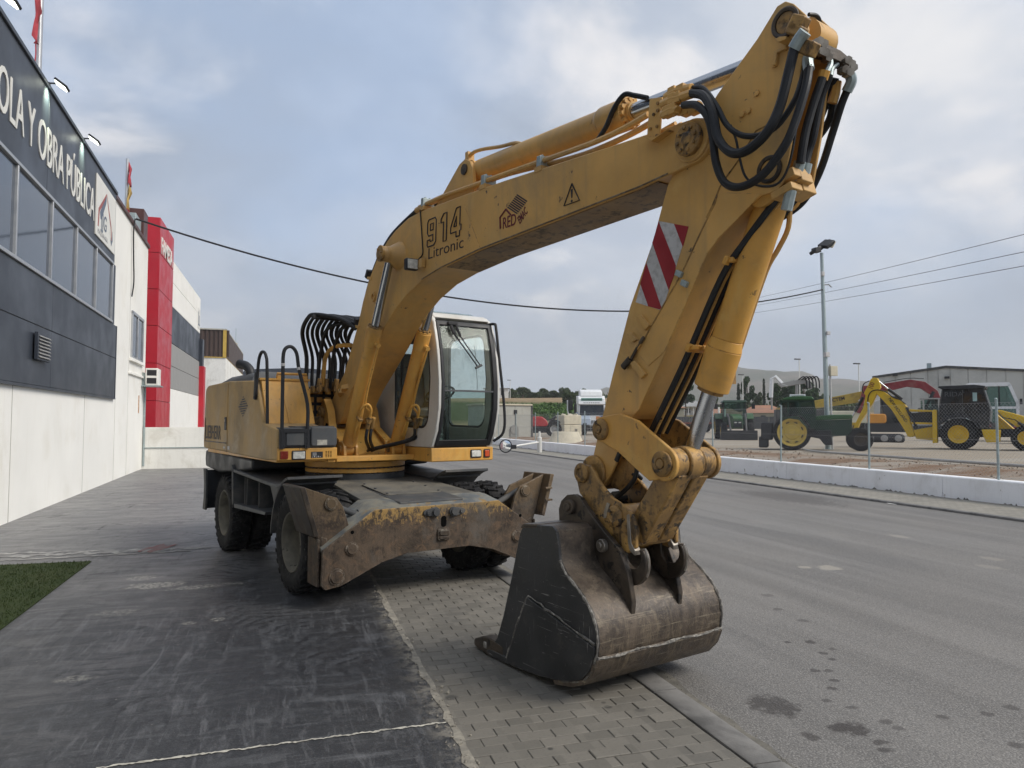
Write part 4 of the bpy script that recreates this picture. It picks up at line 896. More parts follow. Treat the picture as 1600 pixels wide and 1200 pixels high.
# interior: seat, levers, column
b = MB(); b.box((.0, .84, 1.80), (.46, .46, .14)); b.box((-.24, .84, 2.12), (.13, .44, .58), (0, R(-10), 0)); b.box((-.31, .84, 2.50), (.09, .27, .20), (0, R(-8), 0)); b.box((0, .84, 1.58), (.34, .34, .34)); part(b, 'seat', M_BLK, bevel=.04, seg=3)
b = MB(); b.tube([(.80, .84, 1.42), (.78, .84, 1.72), (.66, .84, 1.98)], .032, 10); b.lathe([(.17, -.012), (.19, 0), (.17, .012), (.155, 0)], (.63, .84, 2.03), (-.5, 0, .86), 28, closed=True); b.box((.64, .84, 2.01), (.05, .3, .03)); part(b, 'steering_column', M_BLK)
b = MB(); b.lathe([(.0, 0)]+[(.052+.012*(i % 2), .03*i) for i in range(11)]+[(0, .31)], (.92, .66, 1.43), (-.1, 0, 1), 16); part(b, 'pedal_bellows', M_GREYP)
for v in (.60, 1.07):
    b = MB(); b.ext(-.15, .30, v-.06, v+.06, 1.84, 1.95); b.cyl((.24, v, 1.95), (.26, v, 2.12), .014, n=8); b.lathe([(0, 0), (.025, .01), (.03, .06), (.02, .1), (0, .11)], (.26, v, 2.11), (.1, 0, 1), 12); part(b, 'control_console', M_BLK, bevel=.01)
# wipers
wp = [(1.300, 0.646, 2.773), (1.300, 0.709, 2.806), (1.300, 0.966, 2.325), (1.300, 0.714, 2.806), (1.300, 0.768, 2.745), (1.300, 0.977, 2.325)]
b = MB(); o_ = Vector((.05, 0, 0))
def on_front(v, w, d=.03): return (front_pt(w)+d, v, w)
(v1, w1), (v2, w2), (v3, w3) = [(0.633, 2.800), (0.790, 2.551), (0.966, 2.319)]
b.tube([on_front(v1, w1), on_front(v1+.035, w1-.10)], .020, 8); b.tube([on_front(v1+.035, w1-.10), on_front(v3-.02, w3)], .008, 6); b.tube([on_front(v1+.075, w1+.005), on_front(v1+.11, w1-.12)], .018, 8); b.tube([on_front(v1+.11, w1-.12), on_front(v3+.02, w3+.01)], .007, 6); b.tube([on_front(v3-.06, w3-.01), on_front(v3+.03, w3+.03)], .014, 6)
part(b, 'wiper', M_BLK)
b = MB(); b.box(on_front(v1+.04, w1+.03, .02), (.03, .13, .04)); part(b, 'wiper_motor', M_BLK, bevel=.006)
# mirror arm on the far corner
b = MB(); b.tube([(1.14, 1.20, 2.86), (1.24, 1.24, 2.86), (1.27, 1.245, 2.80), (1.30, 1.27, 2.44), (1.30, 1.345, 1.83), (1.30, 1.33, 1.56), (1.22, 1.24, 1.45)], .017, 8, 5); part(b, 'mirror_arm', M_BLK)
# grab handle by the door
b = MB(); b.tube([(1.1, CV1+.01, 2.5), (1.14, CV1+.06, 2.48), (1.16, CV1+.06, 1.9), (1.12, CV1+.01, 1.88)], .012, 8, 4); part(b, 'grab_handle', M_BLK)
b = MB(); front_strip(b, .995, 1.0, 2.06, 2.6, -.10, -.096); part(b, 'sun_blind_cord', M_BLK)

# --- boom
boom_prof = [(-.40, 1.72), (-.43, 1.82), (-.36, 1.90), (-.22, 2.02), (.10, 2.27), (.32, 2.55), (.53, 2.84), (.66, 3.08), (.82, 3.30), (1.06, 3.52), (1.32, 3.655), (1.52, 3.725), (1.82, 3.785), (2.10, 3.79), (2.9, 3.74), (3.6, 3.685), (4.44, 3.605), (5.08, 3.545), (5.55, 3.505)]+arc(5.60, 3.365, .135, 80, -75, 8)+[(5.40, 3.215), (5.15, 3.20), (4.14, 3.19), (3.21, 3.18), (2.52, 3.14), (2.13, 3.09), (1.78, 2.99), (1.50, 2.865), (1.26, 2.71), (1.03, 2.53), (.63, 2.25), (.34, 2.06), (.16, 1.90), (.06, 1.74), (-.02, 1.67), (-.15, 1.655), (-.3, 1.68)]
b = MB(); b.prism(boom_prof, -.205, .205, 'y'); boom = part(b, 'boom', M_BOOM, bevel=.008)
# weld beads along the plates
def along(pts, v, r, name, m, par, n=6):
    b = MB(); b.tube([(u, v, w) for u, w in pts], r, n); return part(b, name, m, par)
along([(2.942, 3.652), (3.229, 3.179)], -.206, .004, 'weld_seam', M_BOOM, boom)
low_edge = [(5.40, 3.225), (5.15, 3.21), (4.14, 3.20), (3.21, 3.19), (2.52, 3.15), (2.13, 3.10)]
along(low_edge, -.205, .006, 'weld_seam', M_RUST2, boom)
# tip boss with bolted cap
for s_ in (-1, 1):
    b = MB(); b.lathe([(0, .0), (.128, .0), (.128, .012), (.118, .02), (0, .02)], (5.60, s_*.205, 3.365), (0, s_, 0), 28); c_ = part(b, 'pivot_plate', M_BOOM, boom)
    b = MB(); b.lathe([(0, .02), (.098, .02), (.098, .05), (.088, .058), (.04, .058), (.035, .065), (0, .065)], (5.60, s_*.205, 3.365), (0, s_, 0), 24)
    for i in range(8):
        a = 2*math.pi*i/8+.2; b.cyl((5.60+.068*math.cos(a), s_*.26, 3.365+.068*math.sin(a)), (5.60+.068*math.cos(a), s_*.275, 3.365+.068*math.sin(a)), .013, n=6)
    part(b, 'pivot_cap', M_GREASY, boom, bevel=.003)
# lift cylinder bosses (cones on the boom sides)
for s_ in (-1, 1):
    b = MB(); b.lathe([(0, 0), (.155, 0), (.15, .02), (.085, .12), (.078, .20), (0, .20)], (1.615, s_*.20, 3.43), (0, s_, 0), 28); q = part(b, 'cylinder_boss', M_BOOM, boom)
    b = MB(); b.lathe([(0, 0), (.085, 0), (.085, .028), (.04, .032), (0, .032)], (1.615, s_*.402, 3.43), (0, s_, 0), 24)
    for i in range(3):
        a = 2*math.pi*i/3; b.cyl((1.615+.05*math.cos(a), s_*.43, 3.43+.05*math.sin(a)), (1.615+.05*math.cos(a), s_*.446, 3.43+.05*math.sin(a)), .014, n=6)
    part(b, 'boss_cap', M_GREASY, boom, bevel=.003)
# work lamp under the boss
(lu, lw) = [(2.113, 3.243)][0]
b = MB(); b.box((lu-.03, -.30, lw), (.07, .13, .115)); q = part(b, 'work_lamp', M_BLK, boom, bevel=.012)
b = MB(); b.box((lu+.008, -.30, lw), (.012, .108, .094)); part(b, 'lamp_glass', M_LENS, q, bevel=.004)
b = MB(); b.box((lu+.08, -.235, lw), (.06, .05, .09)); part(b, 'lamp_bracket', M_BOOM, boom, bevel=.006)
b = MB(); b.tube([(u, -.212, w) for u, w in [(2.096, 3.807), (2.122, 3.655), (2.152, 3.439), (2.154, 3.343), (2.058, 3.305)]], .006, 6, 4); part(b, 'lamp_cable', M_HOSE, boom)
# small lifting eyes
b = MB()
for q in [(0.976, 3.088)]: b.lathe([(.03, 0), (.055, 0), (.055, .02), (.03, .02)], (q[0], -.205, q[1]), (0, -1, 0), 20, closed=True)
part(b, 'lifting_eye', M_BOOM, boom)
q = [(0.162, 2.093), (0.059, 2.048)]
b = MB()
for (u, w) in q: b.hexa([(u-.07, -.205, w-.06), (u+.10, -.205, w-.01), (u+.08, -.205, w+.05), (u-.08, -.205, w+.0), (u-.05, -.235, w-.05), (u+.04, -.275, w-.01), (u+.03, -.275, w+.03), (u-.05, -.235, w)])
part(b, 'hose_wedge', M_BOOM, boom)
# lettering
a0, a1 = [(2.244, 3.386), (2.919, 3.369)]
th = math.atan2(-(a1[1]-a0[1]), a1[0]-a0[0])
DIG = {'9': ([(.05, 0), (.6, 0), (.75, .12), (.75, .9), (.65, 1), (.1, 1), (0, .9), (0, .5), (.1, .4), (.5, .4), (.5, .18), (.25, .18), (.25, .25), (0, .25), (0, .05)], [(.25, .58), (.5, .58), (.5, .82), (.25, .82)]),
       '1': ([(0, .70), (0, .82), (.22, 1), (.48, 1), (.48, 0), (.22, 0), (.22, .70)],),
       '4': ([(.45, 0), (.72, 0), (.72, .18), (.82, .18), (.82, .38), (.72, .38), (.72, 1), (.42, 1), (0, .38), (0, .18), (.45, .18)], [(.25, .38), (.45, .38), (.45, .7)])}
dx_ = (a1[0]-a0[0]); dz_ = (a1[1]-a0[1]); hd_ = .265
for ch, x0_ in (('9', .0), ('1', .40), ('4', .68)):
    b = MB()
    for loop in DIG[ch]:
        P = []
        for (x, y) in loop+[loop[0], loop[1]]:
            fx_ = x0_+x*.34+y*.02; P.append((a0[0]+dx_*fx_, -.2075, a0[1]+dz_*fx_+.01+y*hd_))
        b.tube(P, .0075, 4)
    part(b, 'numeral', M_PRINT, boom)
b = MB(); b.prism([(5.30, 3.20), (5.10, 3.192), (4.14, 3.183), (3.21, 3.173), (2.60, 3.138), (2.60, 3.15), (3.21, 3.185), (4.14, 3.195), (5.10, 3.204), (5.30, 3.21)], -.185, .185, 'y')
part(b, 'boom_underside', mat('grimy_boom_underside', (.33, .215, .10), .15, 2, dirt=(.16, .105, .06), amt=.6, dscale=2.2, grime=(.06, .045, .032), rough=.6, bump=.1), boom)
l0, l1 = [(2.253, 3.261), (2.934, 3.255)]
text_mesh('lettering', 'Litronic', .155, M_PRINT, boom, (l0[0], -.2075, l0[1]+.012), (R(90), th, 0), .0008, sx=1.42, bold=-.001)
# dealer emblem: striped diamond with block letters
dq = [(3.782, 3.523), (3.925, 3.430), (3.771, 3.356), (3.633, 3.444)]
b = MB()
for i in range(8):
    f0, f1 = (i+.10)/8, (i+.72)/8
    L = lambda A, B, t: (A[0]+(B[0]-A[0])*t, -.2072, A[1]+(B[1]-A[1])*t)
    b.add([L(dq[0], dq[3], f0), L(dq[1], dq[2], f0), L(dq[1], dq[2], f1), L(dq[0], dq[3], f1)], [(0, 1, 2, 3)])
part(b, 'emblem_diamond', M_PRINT, boom)
rA, rB, rC, rD, rE = [(3.539, 3.292), (3.534, 3.388), (3.619, 3.437), (3.689, 3.375), (3.820, 3.256)]
b = MB(); b.tube([(p[0], -.2075, p[1]) for p in (rA, rB, rC, rD)], .008, 4); part(b, 'emblem_roof', M_MAROON, boom)
e0 = [(3.567, 3.283)][0]
text_mesh('lettering', 'RED', .135, M_MAROON, boom, (e0[0], -.2075, e0[1]), (R(90), th*1.0, 0), .0008, sx=.80, bold=.001)
e1 = [(3.815, 3.267)][0]
text_mesh('lettering', 'EMAC', .10, M_MAROON, boom, (e1[0], -.2075, e1[1]), (R(90), R(-32), 0), .0008, sx=.50, bold=.001)
wt = [(4.473, 3.416), (4.558, 3.272), (4.382, 3.276)]
b = MB(); b.tube([(p[0], -.2075, p[1]) for p in (wt[0], wt[1], wt[2], wt[0])], .0062, 4); ce = (sum(p[0] for p in wt)/3, sum(p[1] for p in wt)/3); b.hexa([(ce[0]-.006, -.2085, ce[1]-.01), (ce[0]+.004, -.2085, ce[1]-.01), (ce[0]+.004, -.206, ce[1]-.01), (ce[0]-.006, -.206, ce[1]-.01), (ce[0]-.012, -.2085, ce[1]+.055), (ce[0]+.010, -.2085, ce[1]+.055), (ce[0]+.010, -.206, ce[1]+.055), (ce[0]-.012, -.206, ce[1]+.055)]); b.cyl((ce[0]-.002, -.2085, ce[1]-.032), (ce[0]-.002, -.206, ce[1]-.032), .010, n=12)
part(b, 'warning_sign', M_PRINT, boom)

# --- lift cylinders
for s_ in (-1, 1):
    v = s_*.30; A = Vector((.50, v, 1.365)); B = Vector((1.615, v, 3.43)); d = (B-A).normalized(); C = A+d*1.53
    b = MB(); b.cyl(A+d*.07, C, .082, n=24); b.cyl(C-d*.22, C-d*.02, .086, n=24); b.cyl(A-Vector((0, .05, 0)), A+Vector((0, .05, 0)), .075, n=20); b.cyl(C-d*.36, C-d*.35, .0835, n=24)
    cy = part(b, 'lift_cylinder', M_YEL, bevel=.004)
    b = MB()
    a = d.orthogonal().normalized(); e = d.cross(a)
    for i in range(10):
        q = C+(a*math.cos(i*.628)+e*math.sin(i*.628))*.068; b.cyl(q-d*.01, q+d*.018, .014, n=6)
    b.cyl(C-d*.02, C+d*.012, .074, n=20); part(b, 'cylinder_bolts', M_GREASY, cy)
    b = MB(); b.cyl(C, B, .045, n=20); part(b, 'lift_rod', M_CHROME, cy)
    b = MB(); b.cyl(B-Vector((0, .06, 0)), B+Vector((0, .06, 0)), .085, n=20); part(b, 'rod_eye', M_BOOM, cy)
    # feed pipe running down the barrel, with its hose
    n1 = Vector((.85, 0, -.45)).normalized() ; n1 = (n1-d*n1.dot(d)).normalized(); yv = Vector((0, 1, 0))
    b = MB(); b.tube([C-d*.16+n1*.085+yv*.02, C-d*.16+n1*.115+yv*.03, C-d*.25+n1*.112+yv*.03, C-d*.85+n1*.105+yv*.03, C-d*.98+n1*.13+yv*.10, C-d*1.12+n1*.14+yv*.15], .014, 8, 3); b.cyl(C-d*.16+n1*.07+yv*.02, C-d*.16+n1*.14+yv*.025, .028, n=10)
    b.tube([A+d*.14+n1*.07-yv*.0, A+d*.30+n1*.10-yv*.01, A+d*.46+n1*.10, A+d*.60+n1*.12+yv*.0, A+d*.66+n1*.14+yv*.05, A+d*.60+n1*.15+yv*.10, A+d*.50+n1*.15+yv*.105], .015, 8, 4)
    part(b, 'steel_pipe', M_YEL, cy)
    b = MB(); b.box(A+d*.47+n1*.09, (.05, .16, .03), d.to_track_quat('Z', 'Y').to_matrix()); b.box(A+d*.46+n1*.14+yv*.12, (.045, .10, .05)); b.cyl(A+d*.50+n1*.15+yv*.105, A+d*.36+n1*.16+yv*.10, .026, n=8); b.cyl(A+d*.50+n1*.15+yv*.155, A+d*.36+n1*.16+yv*.15, .026, n=8); part(b, 'pipe_clamp', M_GREASY, cy, bevel=.004)
    b = MB()
    for dv in (.10, .15):
        S0 = A+d*.38+n1*.16+yv*dv; b.tube([S0, S0+Vector((-.04, -.00 if s_ < 0 else -.04, -.14)), (.52, .10*s_*.3+(dv-.12), 1.37), (.42, 0+dv-.12, 1.34)], .019, 8, 5)
    part(b, 'hose', M_HOSE, cy)

# --- arm cylinder on top of the boom
lug = [(2.414, 3.884), (2.918, 4.050), (3.002, 4.021), (3.056, 3.943), (3.097, 3.858), (3.116, 3.824)]
b = MB()
for s_ in (-1, 1): b.prism([(2.18, 3.76), (2.64, 4.05), (2.72, 4.10), (2.82, 4.12), (2.90, 4.08), (2.95, 4.0), (2.98, 3.70)], s_*.125, s_*.085, 'y')
al = part(b, 'arm_cylinder_lug', M_BOOM, boom, bevel=.005)
b = MB(); b.cyl((2.82, -.14, 4.02), (2.82, .14, 4.02), .05, n=20); part(b, 'lug_pin', M_EAR, boom)
A = Vector((2.82, 0, 4.02)); B = Vector((6.26, 0, 3.735)); d = (B-A).normalized(); C = A+d*2.05
b = MB(); b.cyl(A+d*.10, A+d*1.80, .098, n=32); b.cyl(A+d*1.76, A+d*1.80, .098, .112, n=32); b.cyl(A+d*1.80, C, .112, n=32); b.cyl(A-Vector((0, .075, 0)), A+Vector((0, .075, 0)), .10, n=24); ac = part(b, 'arm_cylinder', M_BOOM, bevel=.004)
b = MB(); a = d.orthogonal().normalized(); e = d.cross(a)
for i in range(12):
    q = C+(a*math.cos(i*.5236)+e*math.sin(i*.5236))*.09; b.cyl(q-d*.01, q+d*.025, .017, n=6)
b.cyl(C-d*.02, C+d*.02, .085, n=24); b.cyl(C+d*.02, C+d*.05, .068, n=24); part(b, 'cylinder_bolts', M_BOOM, ac)
b = MB(); b.cyl(C, B, .055, n=24); part(b, 'arm_rod', M_CHROME, ac)
b = MB(); b.cyl(B-Vector((0, .08, 0)), B+Vector((0, .08, 0)), .10, n=20); part(b, 'rod_eye', M_BOOM, ac)
# pipes along the boom top with clamps
pipe_pts = [(1.99, 3.865), (2.5, 3.85), (3.02, 3.805), (3.53, 3.765), (4.38, 3.69), (4.73, 3.665), (5.0, 3.665), (5.20, 3.68)]
for v, dw in ((-.165, 0), (-.115, .012), (.09, 0), (.15, .01)):
    b = MB(); b.tube([(u, v, w+dw-(.045 if v == -.115 else 0)*(u > 4.3)) for u, w in pipe_pts], .021 if v < 0 else .017, 8, 4); part(b, 'steel_pipe', M_BOOM, boom)
b = MB(); b.tube([(2.75, -.06, 4.13), (2.85, -.07, 4.17), (3.0, -.06, 4.165), (3.3, -.05, 4.10), (3.52, -.05, 4.06), (3.62, -.05, 4.02)], .017, 8, 4); b.box((2.80, -.06, 4.15), (.05, .07, .10)); part(b, 'steel_pipe', M_BOOM, ac)
for (u, w) in ((2.12, 3.83), (3.25, 3.74), (4.06, 3.66)):
    b = MB(); b.box((u, -.14, w+.04), (.05, .13, .10), (0, R(4), 0)); b.cyl((u, -.165, w+.09), (u, -.165, w+.105), .014, n=6); b.cyl((u, -.115, w+.09), (u, -.115, w+.105), .014, n=6); part(b, 'pipe_clamp', M_GALV, boom, bevel=.005)
    b = MB(); b.box((u, -.16, w-.015), (.09, .10, .04)); part(b, 'clamp_foot', M_BOOM, boom)
# upright hose bracket near the tip
bq = [(5.279, 3.736), (5.385, 3.706), (5.361, 3.455), (5.252, 3.491)]
b = MB(); b.prism(bq, -.235, -.222, 'y'); part(b, 'hose_bracket', M_BOOM, boom, bevel=.003)
b = MB()
for (u, w) in [(5.353, 3.677), (5.352, 3.632), (5.318, 3.618), (5.344, 3.533), (5.289, 3.536), (5.343, 3.474), (5.285, 3.478)]: b.cyl((u, -.234, w), (u, -.244, w), .011, n=6)
part(b, 'bracket_bolts', M_GREASY, boom)
gq = [(5.242, 3.497), (5.348, 3.462), (5.455, 3.472), (5.314, 3.445)]
b = MB(); b.prism(gq, -.26, -.205, 'y'); part(b, 'bracket_gusset', M_BOOM, boom)
b = MB()
for pts in ([(5.402, -0.250, 3.646), (5.494, -0.250, 3.647), (5.532, -0.250, 3.638), (5.638, -0.250, 3.627)], [(5.411, -0.230, 3.689), (5.477, -0.230, 3.699), (5.547, -0.230, 3.687), (5.621, -0.230, 3.672)], [(5.411, -0.260, 3.575), (5.457, -0.260, 3.579), (5.502, -0.260, 3.577), (5.534, -0.260, 3.558)], [(5.486, -0.200, 3.588), (5.550, -0.200, 3.570), (5.611, -0.200, 3.557), (5.660, -0.200, 3.569)]):
    b.tube(pts, .03, 8, 3)
    for q in pts[1:3]: b.box(q, (.055, .055, .065))
part(b, 'hose_fitting', M_BOOM, boom, bevel=.004)
# hoses at the joint, drawn on the near side of stick and boom
Z3 = None
HOSES = [([(5.617, -0.220, 3.677), (5.715, -0.240, 3.628), (5.829, -0.270, 3.481), (5.926, -0.300, 3.326), (6.020, -0.300, 3.238), (6.127, -0.290, 3.205), (6.216, -0.260, 3.235), (6.294, -0.230, 3.339), (6.318, -0.200, 3.443), (6.294, -0.120, 3.562)], .019),
         ([(5.629, -0.250, 3.632), (5.748, -0.280, 3.562), (5.836, -0.310, 3.427), (5.887, -0.330, 3.260), (5.979, -0.340, 3.148), (6.084, -0.340, 3.125), (6.200, -0.330, 3.186), (6.257, -0.300, 3.306), (6.299, -0.280, 3.476), (6.320, -0.260, 3.596)], .030),
         ([(5.590, -0.270, 3.570), (5.711, -0.300, 3.517), (5.797, -0.310, 3.420), (5.834, -0.310, 3.293), (5.856, -0.310, 3.131), (5.916, -0.310, 3.002), (6.023, -0.310, 2.953), (6.159, -0.310, 2.982), (6.277, -0.290, 3.103), (6.322, -0.260, 3.227), (6.355, -0.220, 3.394), (6.350, -0.180, 3.512)], .026),
         ([(6.348, -0.060, 3.489), (6.311, -0.080, 3.371), (6.279, -0.100, 3.242), (6.262, -0.110, 3.148), (6.244, -0.110, 3.056)], .026),
         ([(6.352, -0.000, 3.513), (6.314, -0.000, 3.450), (6.281, 0.000, 3.344), (6.251, -0.000, 3.225), (6.223, 0.000, 3.155), (6.207, -0.020, 3.056)], .026),
         ([(6.328, 0.100, 3.541), (6.272, 0.120, 3.458), (6.215, 0.140, 3.382), (6.156, 0.160, 3.304)], .022),
         ([(6.274, 0.160, 3.437), (6.244, 0.180, 3.371), (6.187, 0.200, 3.324), (6.130, 0.200, 3.280)], .026),
         ([(6.366, 0.140, 3.467), (6.326, 0.150, 3.405), (6.258, 0.170, 3.272), (6.172, 0.180, 3.086), (6.074, 0.170, 2.945), (5.952, 0.140, 2.875), (5.883, 0.100, 2.852)], .024)]
for pts, r in HOSES:
    b = MB(); b.tube(pts, r*.86, 10, 6); part(b, 'hose', M_HOSE)
b = MB(); b.tube([(5.899, -0.235, 3.350), (5.934, -0.235, 3.256), (5.956, -0.235, 3.147), (5.990, -0.235, 3.036), (6.059, -0.235, 2.967), (6.160, -0.235, 2.934), (6.225, -0.235, 2.959), (6.269, -0.235, 3.042), (6.304, -0.235, 3.182)], .007, 6, 5); part(b, 'thin_hose', M_HOSE)
b = MB(); b.tube([(6.272, -0.050, 3.870), (6.282, -0.000, 3.876), (6.272, 0.050, 3.872), (6.260, 0.060, 3.841), (6.272, 0.020, 3.757)], .011, 6, 5); part(b, 'thin_hose', M_HOSE)

# --- stick: two cheeks, welded box below, open fork at the head
stick_prof = [(6.035, 3.805), (6.163, 3.914)] [::-1]
SL = [(6.164, 3.928), (6.035, 3.805), (5.759, 3.600), (5.564, 3.414), (5.363, 3.166), (5.227, 2.830), (5.020, 2.446), (4.849, 2.011), (4.696, 1.598), (4.606, 1.338)]
SR = [(5.011, 1.708), (5.094, 1.770), (5.375, 2.193), (5.658, 2.666), (5.753, 2.756), (5.893, 2.857), (6.038, 2.925), (6.142, 2.926), (6.194, 2.991), (6.227, 3.135), (6.249, 3.238), (6.296, 3.521), (6.341, 3.722), (6.328, 3.803), (6.260, 3.895), (6.214, 3.931)]
VM = (.765, -.04)
nose = [(4.60, 1.26), (4.68, 1.235), (4.76, 1.26), (4.84, 1.36), (4.96, 1.55)]
b = MB(); b.prism(SL+nose+SR, -.170, -.145, 'y'); s1 = part(b, 'stick_cheek', M_BOOM, bevel=.004)
b = MB(); b.prism(SL+nose+SR, .145, .170, 'y'); part(b, 'stick_cheek', M_BOOM, bevel=.004)
# closing plates front and back
def strip(pts, v0, v1, th, name, m):
    b = MB(); rings = []
    for i, (u, w) in enumerate(pts):
        u0, w0 = pts[max(i-1, 0)]; u1, w1 = pts[min(i+1, len(pts)-1)]; t_ = Vector((u1-u0, w1-w0)).normalized(); nx, nz = -t_.y*th, t_.x*th
        rings.append([(u, v0, w), (u, v1, w), (u+nx, v1, w+nz), (u+nx, v0, w+nz)])
    b.loft(rings); return part(b, name, m)
strip([(u+.012, w) for u, w in SL[1:]], -.147, .147, .02, 'stick_back_plate', M_BOOM)
strip([(u-.025, w) for u, w in SR[:9]], -.147, .147, .02, 'stick_front_plate', M_BOOM)
strip([(5.0, 1.62), (5.2, 1.98), (5.4, 2.3), (5.7, 2.78)], -.147, -.10, .015, 'stick_flange', M_YEL) if False else None
# doubler plate on the near cheek, with its worn edge
DB = [(5.756, 3.020), (5.735, 2.962), (5.653, 2.852), (5.597, 2.772), (5.482, 2.602), (5.300, 2.392), (5.140, 2.207), (5.074, 2.148), (5.186, 2.046), (5.327, 2.128), (5.537, 2.460), (5.664, 2.672), (5.758, 2.755), (5.898, 2.838), (6.043, 2.934)]
b = MB(); b.prism(DB, -.176, -.168, 'y'); part(b, 'doubler_plate', M_BOOM, s1, bevel=.002)
b = MB(); b.tube([(u, -.176, w) for u, w in DB[:8]], .006, 5); part(b, 'weld_bead', M_GREASY, s1)
b = MB(); b.tube([(u, -.172, w) for u, w in [(6.111, 3.302), (6.019, 3.294), (5.921, 3.182), (5.819, 3.097), (5.767, 3.048), (5.713, 2.955), (5.665, 2.892)]], .005, 5); part(b, 'weld_bead', M_GREASY, s1)
# rings and pins on the cheek
for (u, w), r0, nm in zip([(6.216, 3.810), (6.101, 3.051)], (.082, .075), ('head_pin', 'cylinder_pin')):
    b = MB(); b.lathe([(r0*.72, 0), (r0, 0), (r0, .020), (r0*.9, .026), (r0*.72, .02)], (u, -.168, w), (0, -1, 0), 30, closed=True); q = part(b, 'pin_ring', M_EAR, s1)
    b = MB(); b.lathe([(0, 0), (r0*.72, 0), (r0*.68, .012), (r0*.4, .014), (0, .006)], (u, -.168, w), (0, -1, 0), 24); part(b, nm, M_BOOM if nm != 'head_pin' else M_GREASY, s1)
hb = [(6.140, 3.606), (6.155, 3.677), (6.197, 3.676), (6.214, 3.693), (6.231, 3.701), (6.224, 3.659), (6.173, 3.662), (6.162, 3.597)]
b = MB(); b.prism(hb, -.20, -.168, 'y'); b.prism([(6.193, 3.708), (6.225, 3.708), (6.268, 3.692), (6.262, 3.677), (6.219, 3.681)], -.27, -.168, 'y'); part(b, 'cheek_bracket', M_BOOM, s1, bevel=.003)
b = MB()
for q in [(6.029, -0.172, 3.499), (5.974, -0.172, 3.422), (5.931, -0.172, 3.417), (6.146, -0.172, 3.614)]: b.lathe([(0, 0), (.018, 0), (.018, .012), (0, .014)], q, (0, -1, 0), 8)
part(b, 'stud', M_BOOM, s1)
# red and white hazard film
b = MB(); b.prism([(5.286, 2.959), (5.529, 2.869), (5.308, 2.385), (5.075, 2.471)], -.1722, -.1702, 'y'); hz = part(b, 'hazard_film', M_DECWHITE, s1)
b = MB()
for P in ([(5.415, 2.911), (5.530, 2.869), (5.483, 2.754)], [(5.287, 2.956), (5.426, 2.650), (5.413, 2.596), (5.364, 2.508), (5.230, 2.831)], [(5.176, 2.711), (5.309, 2.389), (5.189, 2.429), (5.119, 2.587)]): b.prism(P, -.1738, -.1718, 'y')
part(b, 'hazard_stripe', M_DECRED, hz)
# cable support brackets on the lower cheek
b = MB()
for P in ([(5.110, 2.369), (5.143, 2.379), (5.214, 2.304), (5.174, 2.274)], [(5.012, 2.267), (5.051, 2.275), (5.100, 2.222), (5.059, 2.208)], [(5.032, 2.074), (5.077, 2.088), (5.178, 1.995), (5.138, 1.968)]): b.prism(P, -.20, -.168, 'y')
b.tube([(5.126, -0.190, 2.201), (5.060, -0.190, 2.136), (5.017, -0.190, 2.092)], .018, 8); part(b, 'cable_bracket', M_BOOM, s1, bevel=.003)
b = MB(); b.cyl(*[(5.044, -0.200, 2.101), (4.976, -0.200, 2.052)], .024, n=10); b.tube([(5.164, -0.195, 2.232), (5.107, -0.195, 2.179), (5.048, -0.195, 2.101)], .013, 6); part(b, 'coupling', M_EAR, s1)
b = MB()
for q in [(5.463, -0.190, 2.591), (5.505, -0.190, 2.524)]: b.box(q, (.05, .035, .035), (0, R(30), 0))
part(b, 'pipe_clamp', M_GALV, s1, bevel=.004)
# black hoses and pipe running down the stick front, with their clamps
front_run = [(6.02, 2.86), (5.86, 2.72), (5.70, 2.50), (5.42, 2.03), (5.16, 1.66)]
def fr_off(pts, du): return [(u+du, w) for u, w in pts]
for v, m, r, nm in ((-.09, M_HOSE, .022, 'hose'), (-.045, M_BOOM, .016, 'steel_pipe'), (.0, M_HOSE, .022, 'hose'), (.05, M_BOOM, .016, 'steel_pipe'), (.095, M_HOSE, .02, 'hose')):
    b = MB(); b.tube([(u+.015, v, w) for u, w in fr_off([(6.08, 2.92), (5.86, 2.72), (5.68, 2.53), (5.40, 2.07), (5.10, 1.62)], .02)], r, 8, 5); part(b, nm, m)
for (u, w) in ((5.72, 2.62), (5.43, 2.14)):
    b = MB(); b.box((u+.06, -.03, w), (.05, .24, .03), (0, R(-58), 0)); b.box((u+.085, -.10, w), (.03, .06, .03)); b.box((u+.085, .02, w), (.03, .06, .03)); part(b, 'hose_clamp', M_YEL, bevel=.004)
VM = (1.0, 0.0)
# hose manifold at the head
mf = [(6.299, -0.100, 3.653), (6.332, -0.020, 3.644), (6.354, 0.060, 3.628), (6.377, 0.140, 3.582)]
b = MB(); b.loft([[(p[0]-.02, p[1], p[2]-.035), (p[0]+.03, p[1], p[2]-.035), (p[0]+.03, p[1], p[2]+.03), (p[0]-.02, p[1], p[2]+.03)] for p in mf]); man = part(b, 'hose_manifold', M_EAR, bevel=.004)
b = MB()
for i, p in enumerate([(6.315, -0.100, 3.666), (6.323, -0.080, 3.678), (6.318, -0.030, 3.681), (6.319, -0.050, 3.635), (6.321, -0.020, 3.634), (6.324, -0.000, 3.614), (6.371, 0.100, 3.608), (6.379, 0.120, 3.590), (6.366, 0.080, 3.555), (6.380, 0.100, 3.540), (6.383, 0.130, 3.572)]): b.cyl(p, (p[0]+.05, p[1]-.03, p[2]-.015), .022, n=6)
part(b, 'manifold_nut', M_STEEL, man)
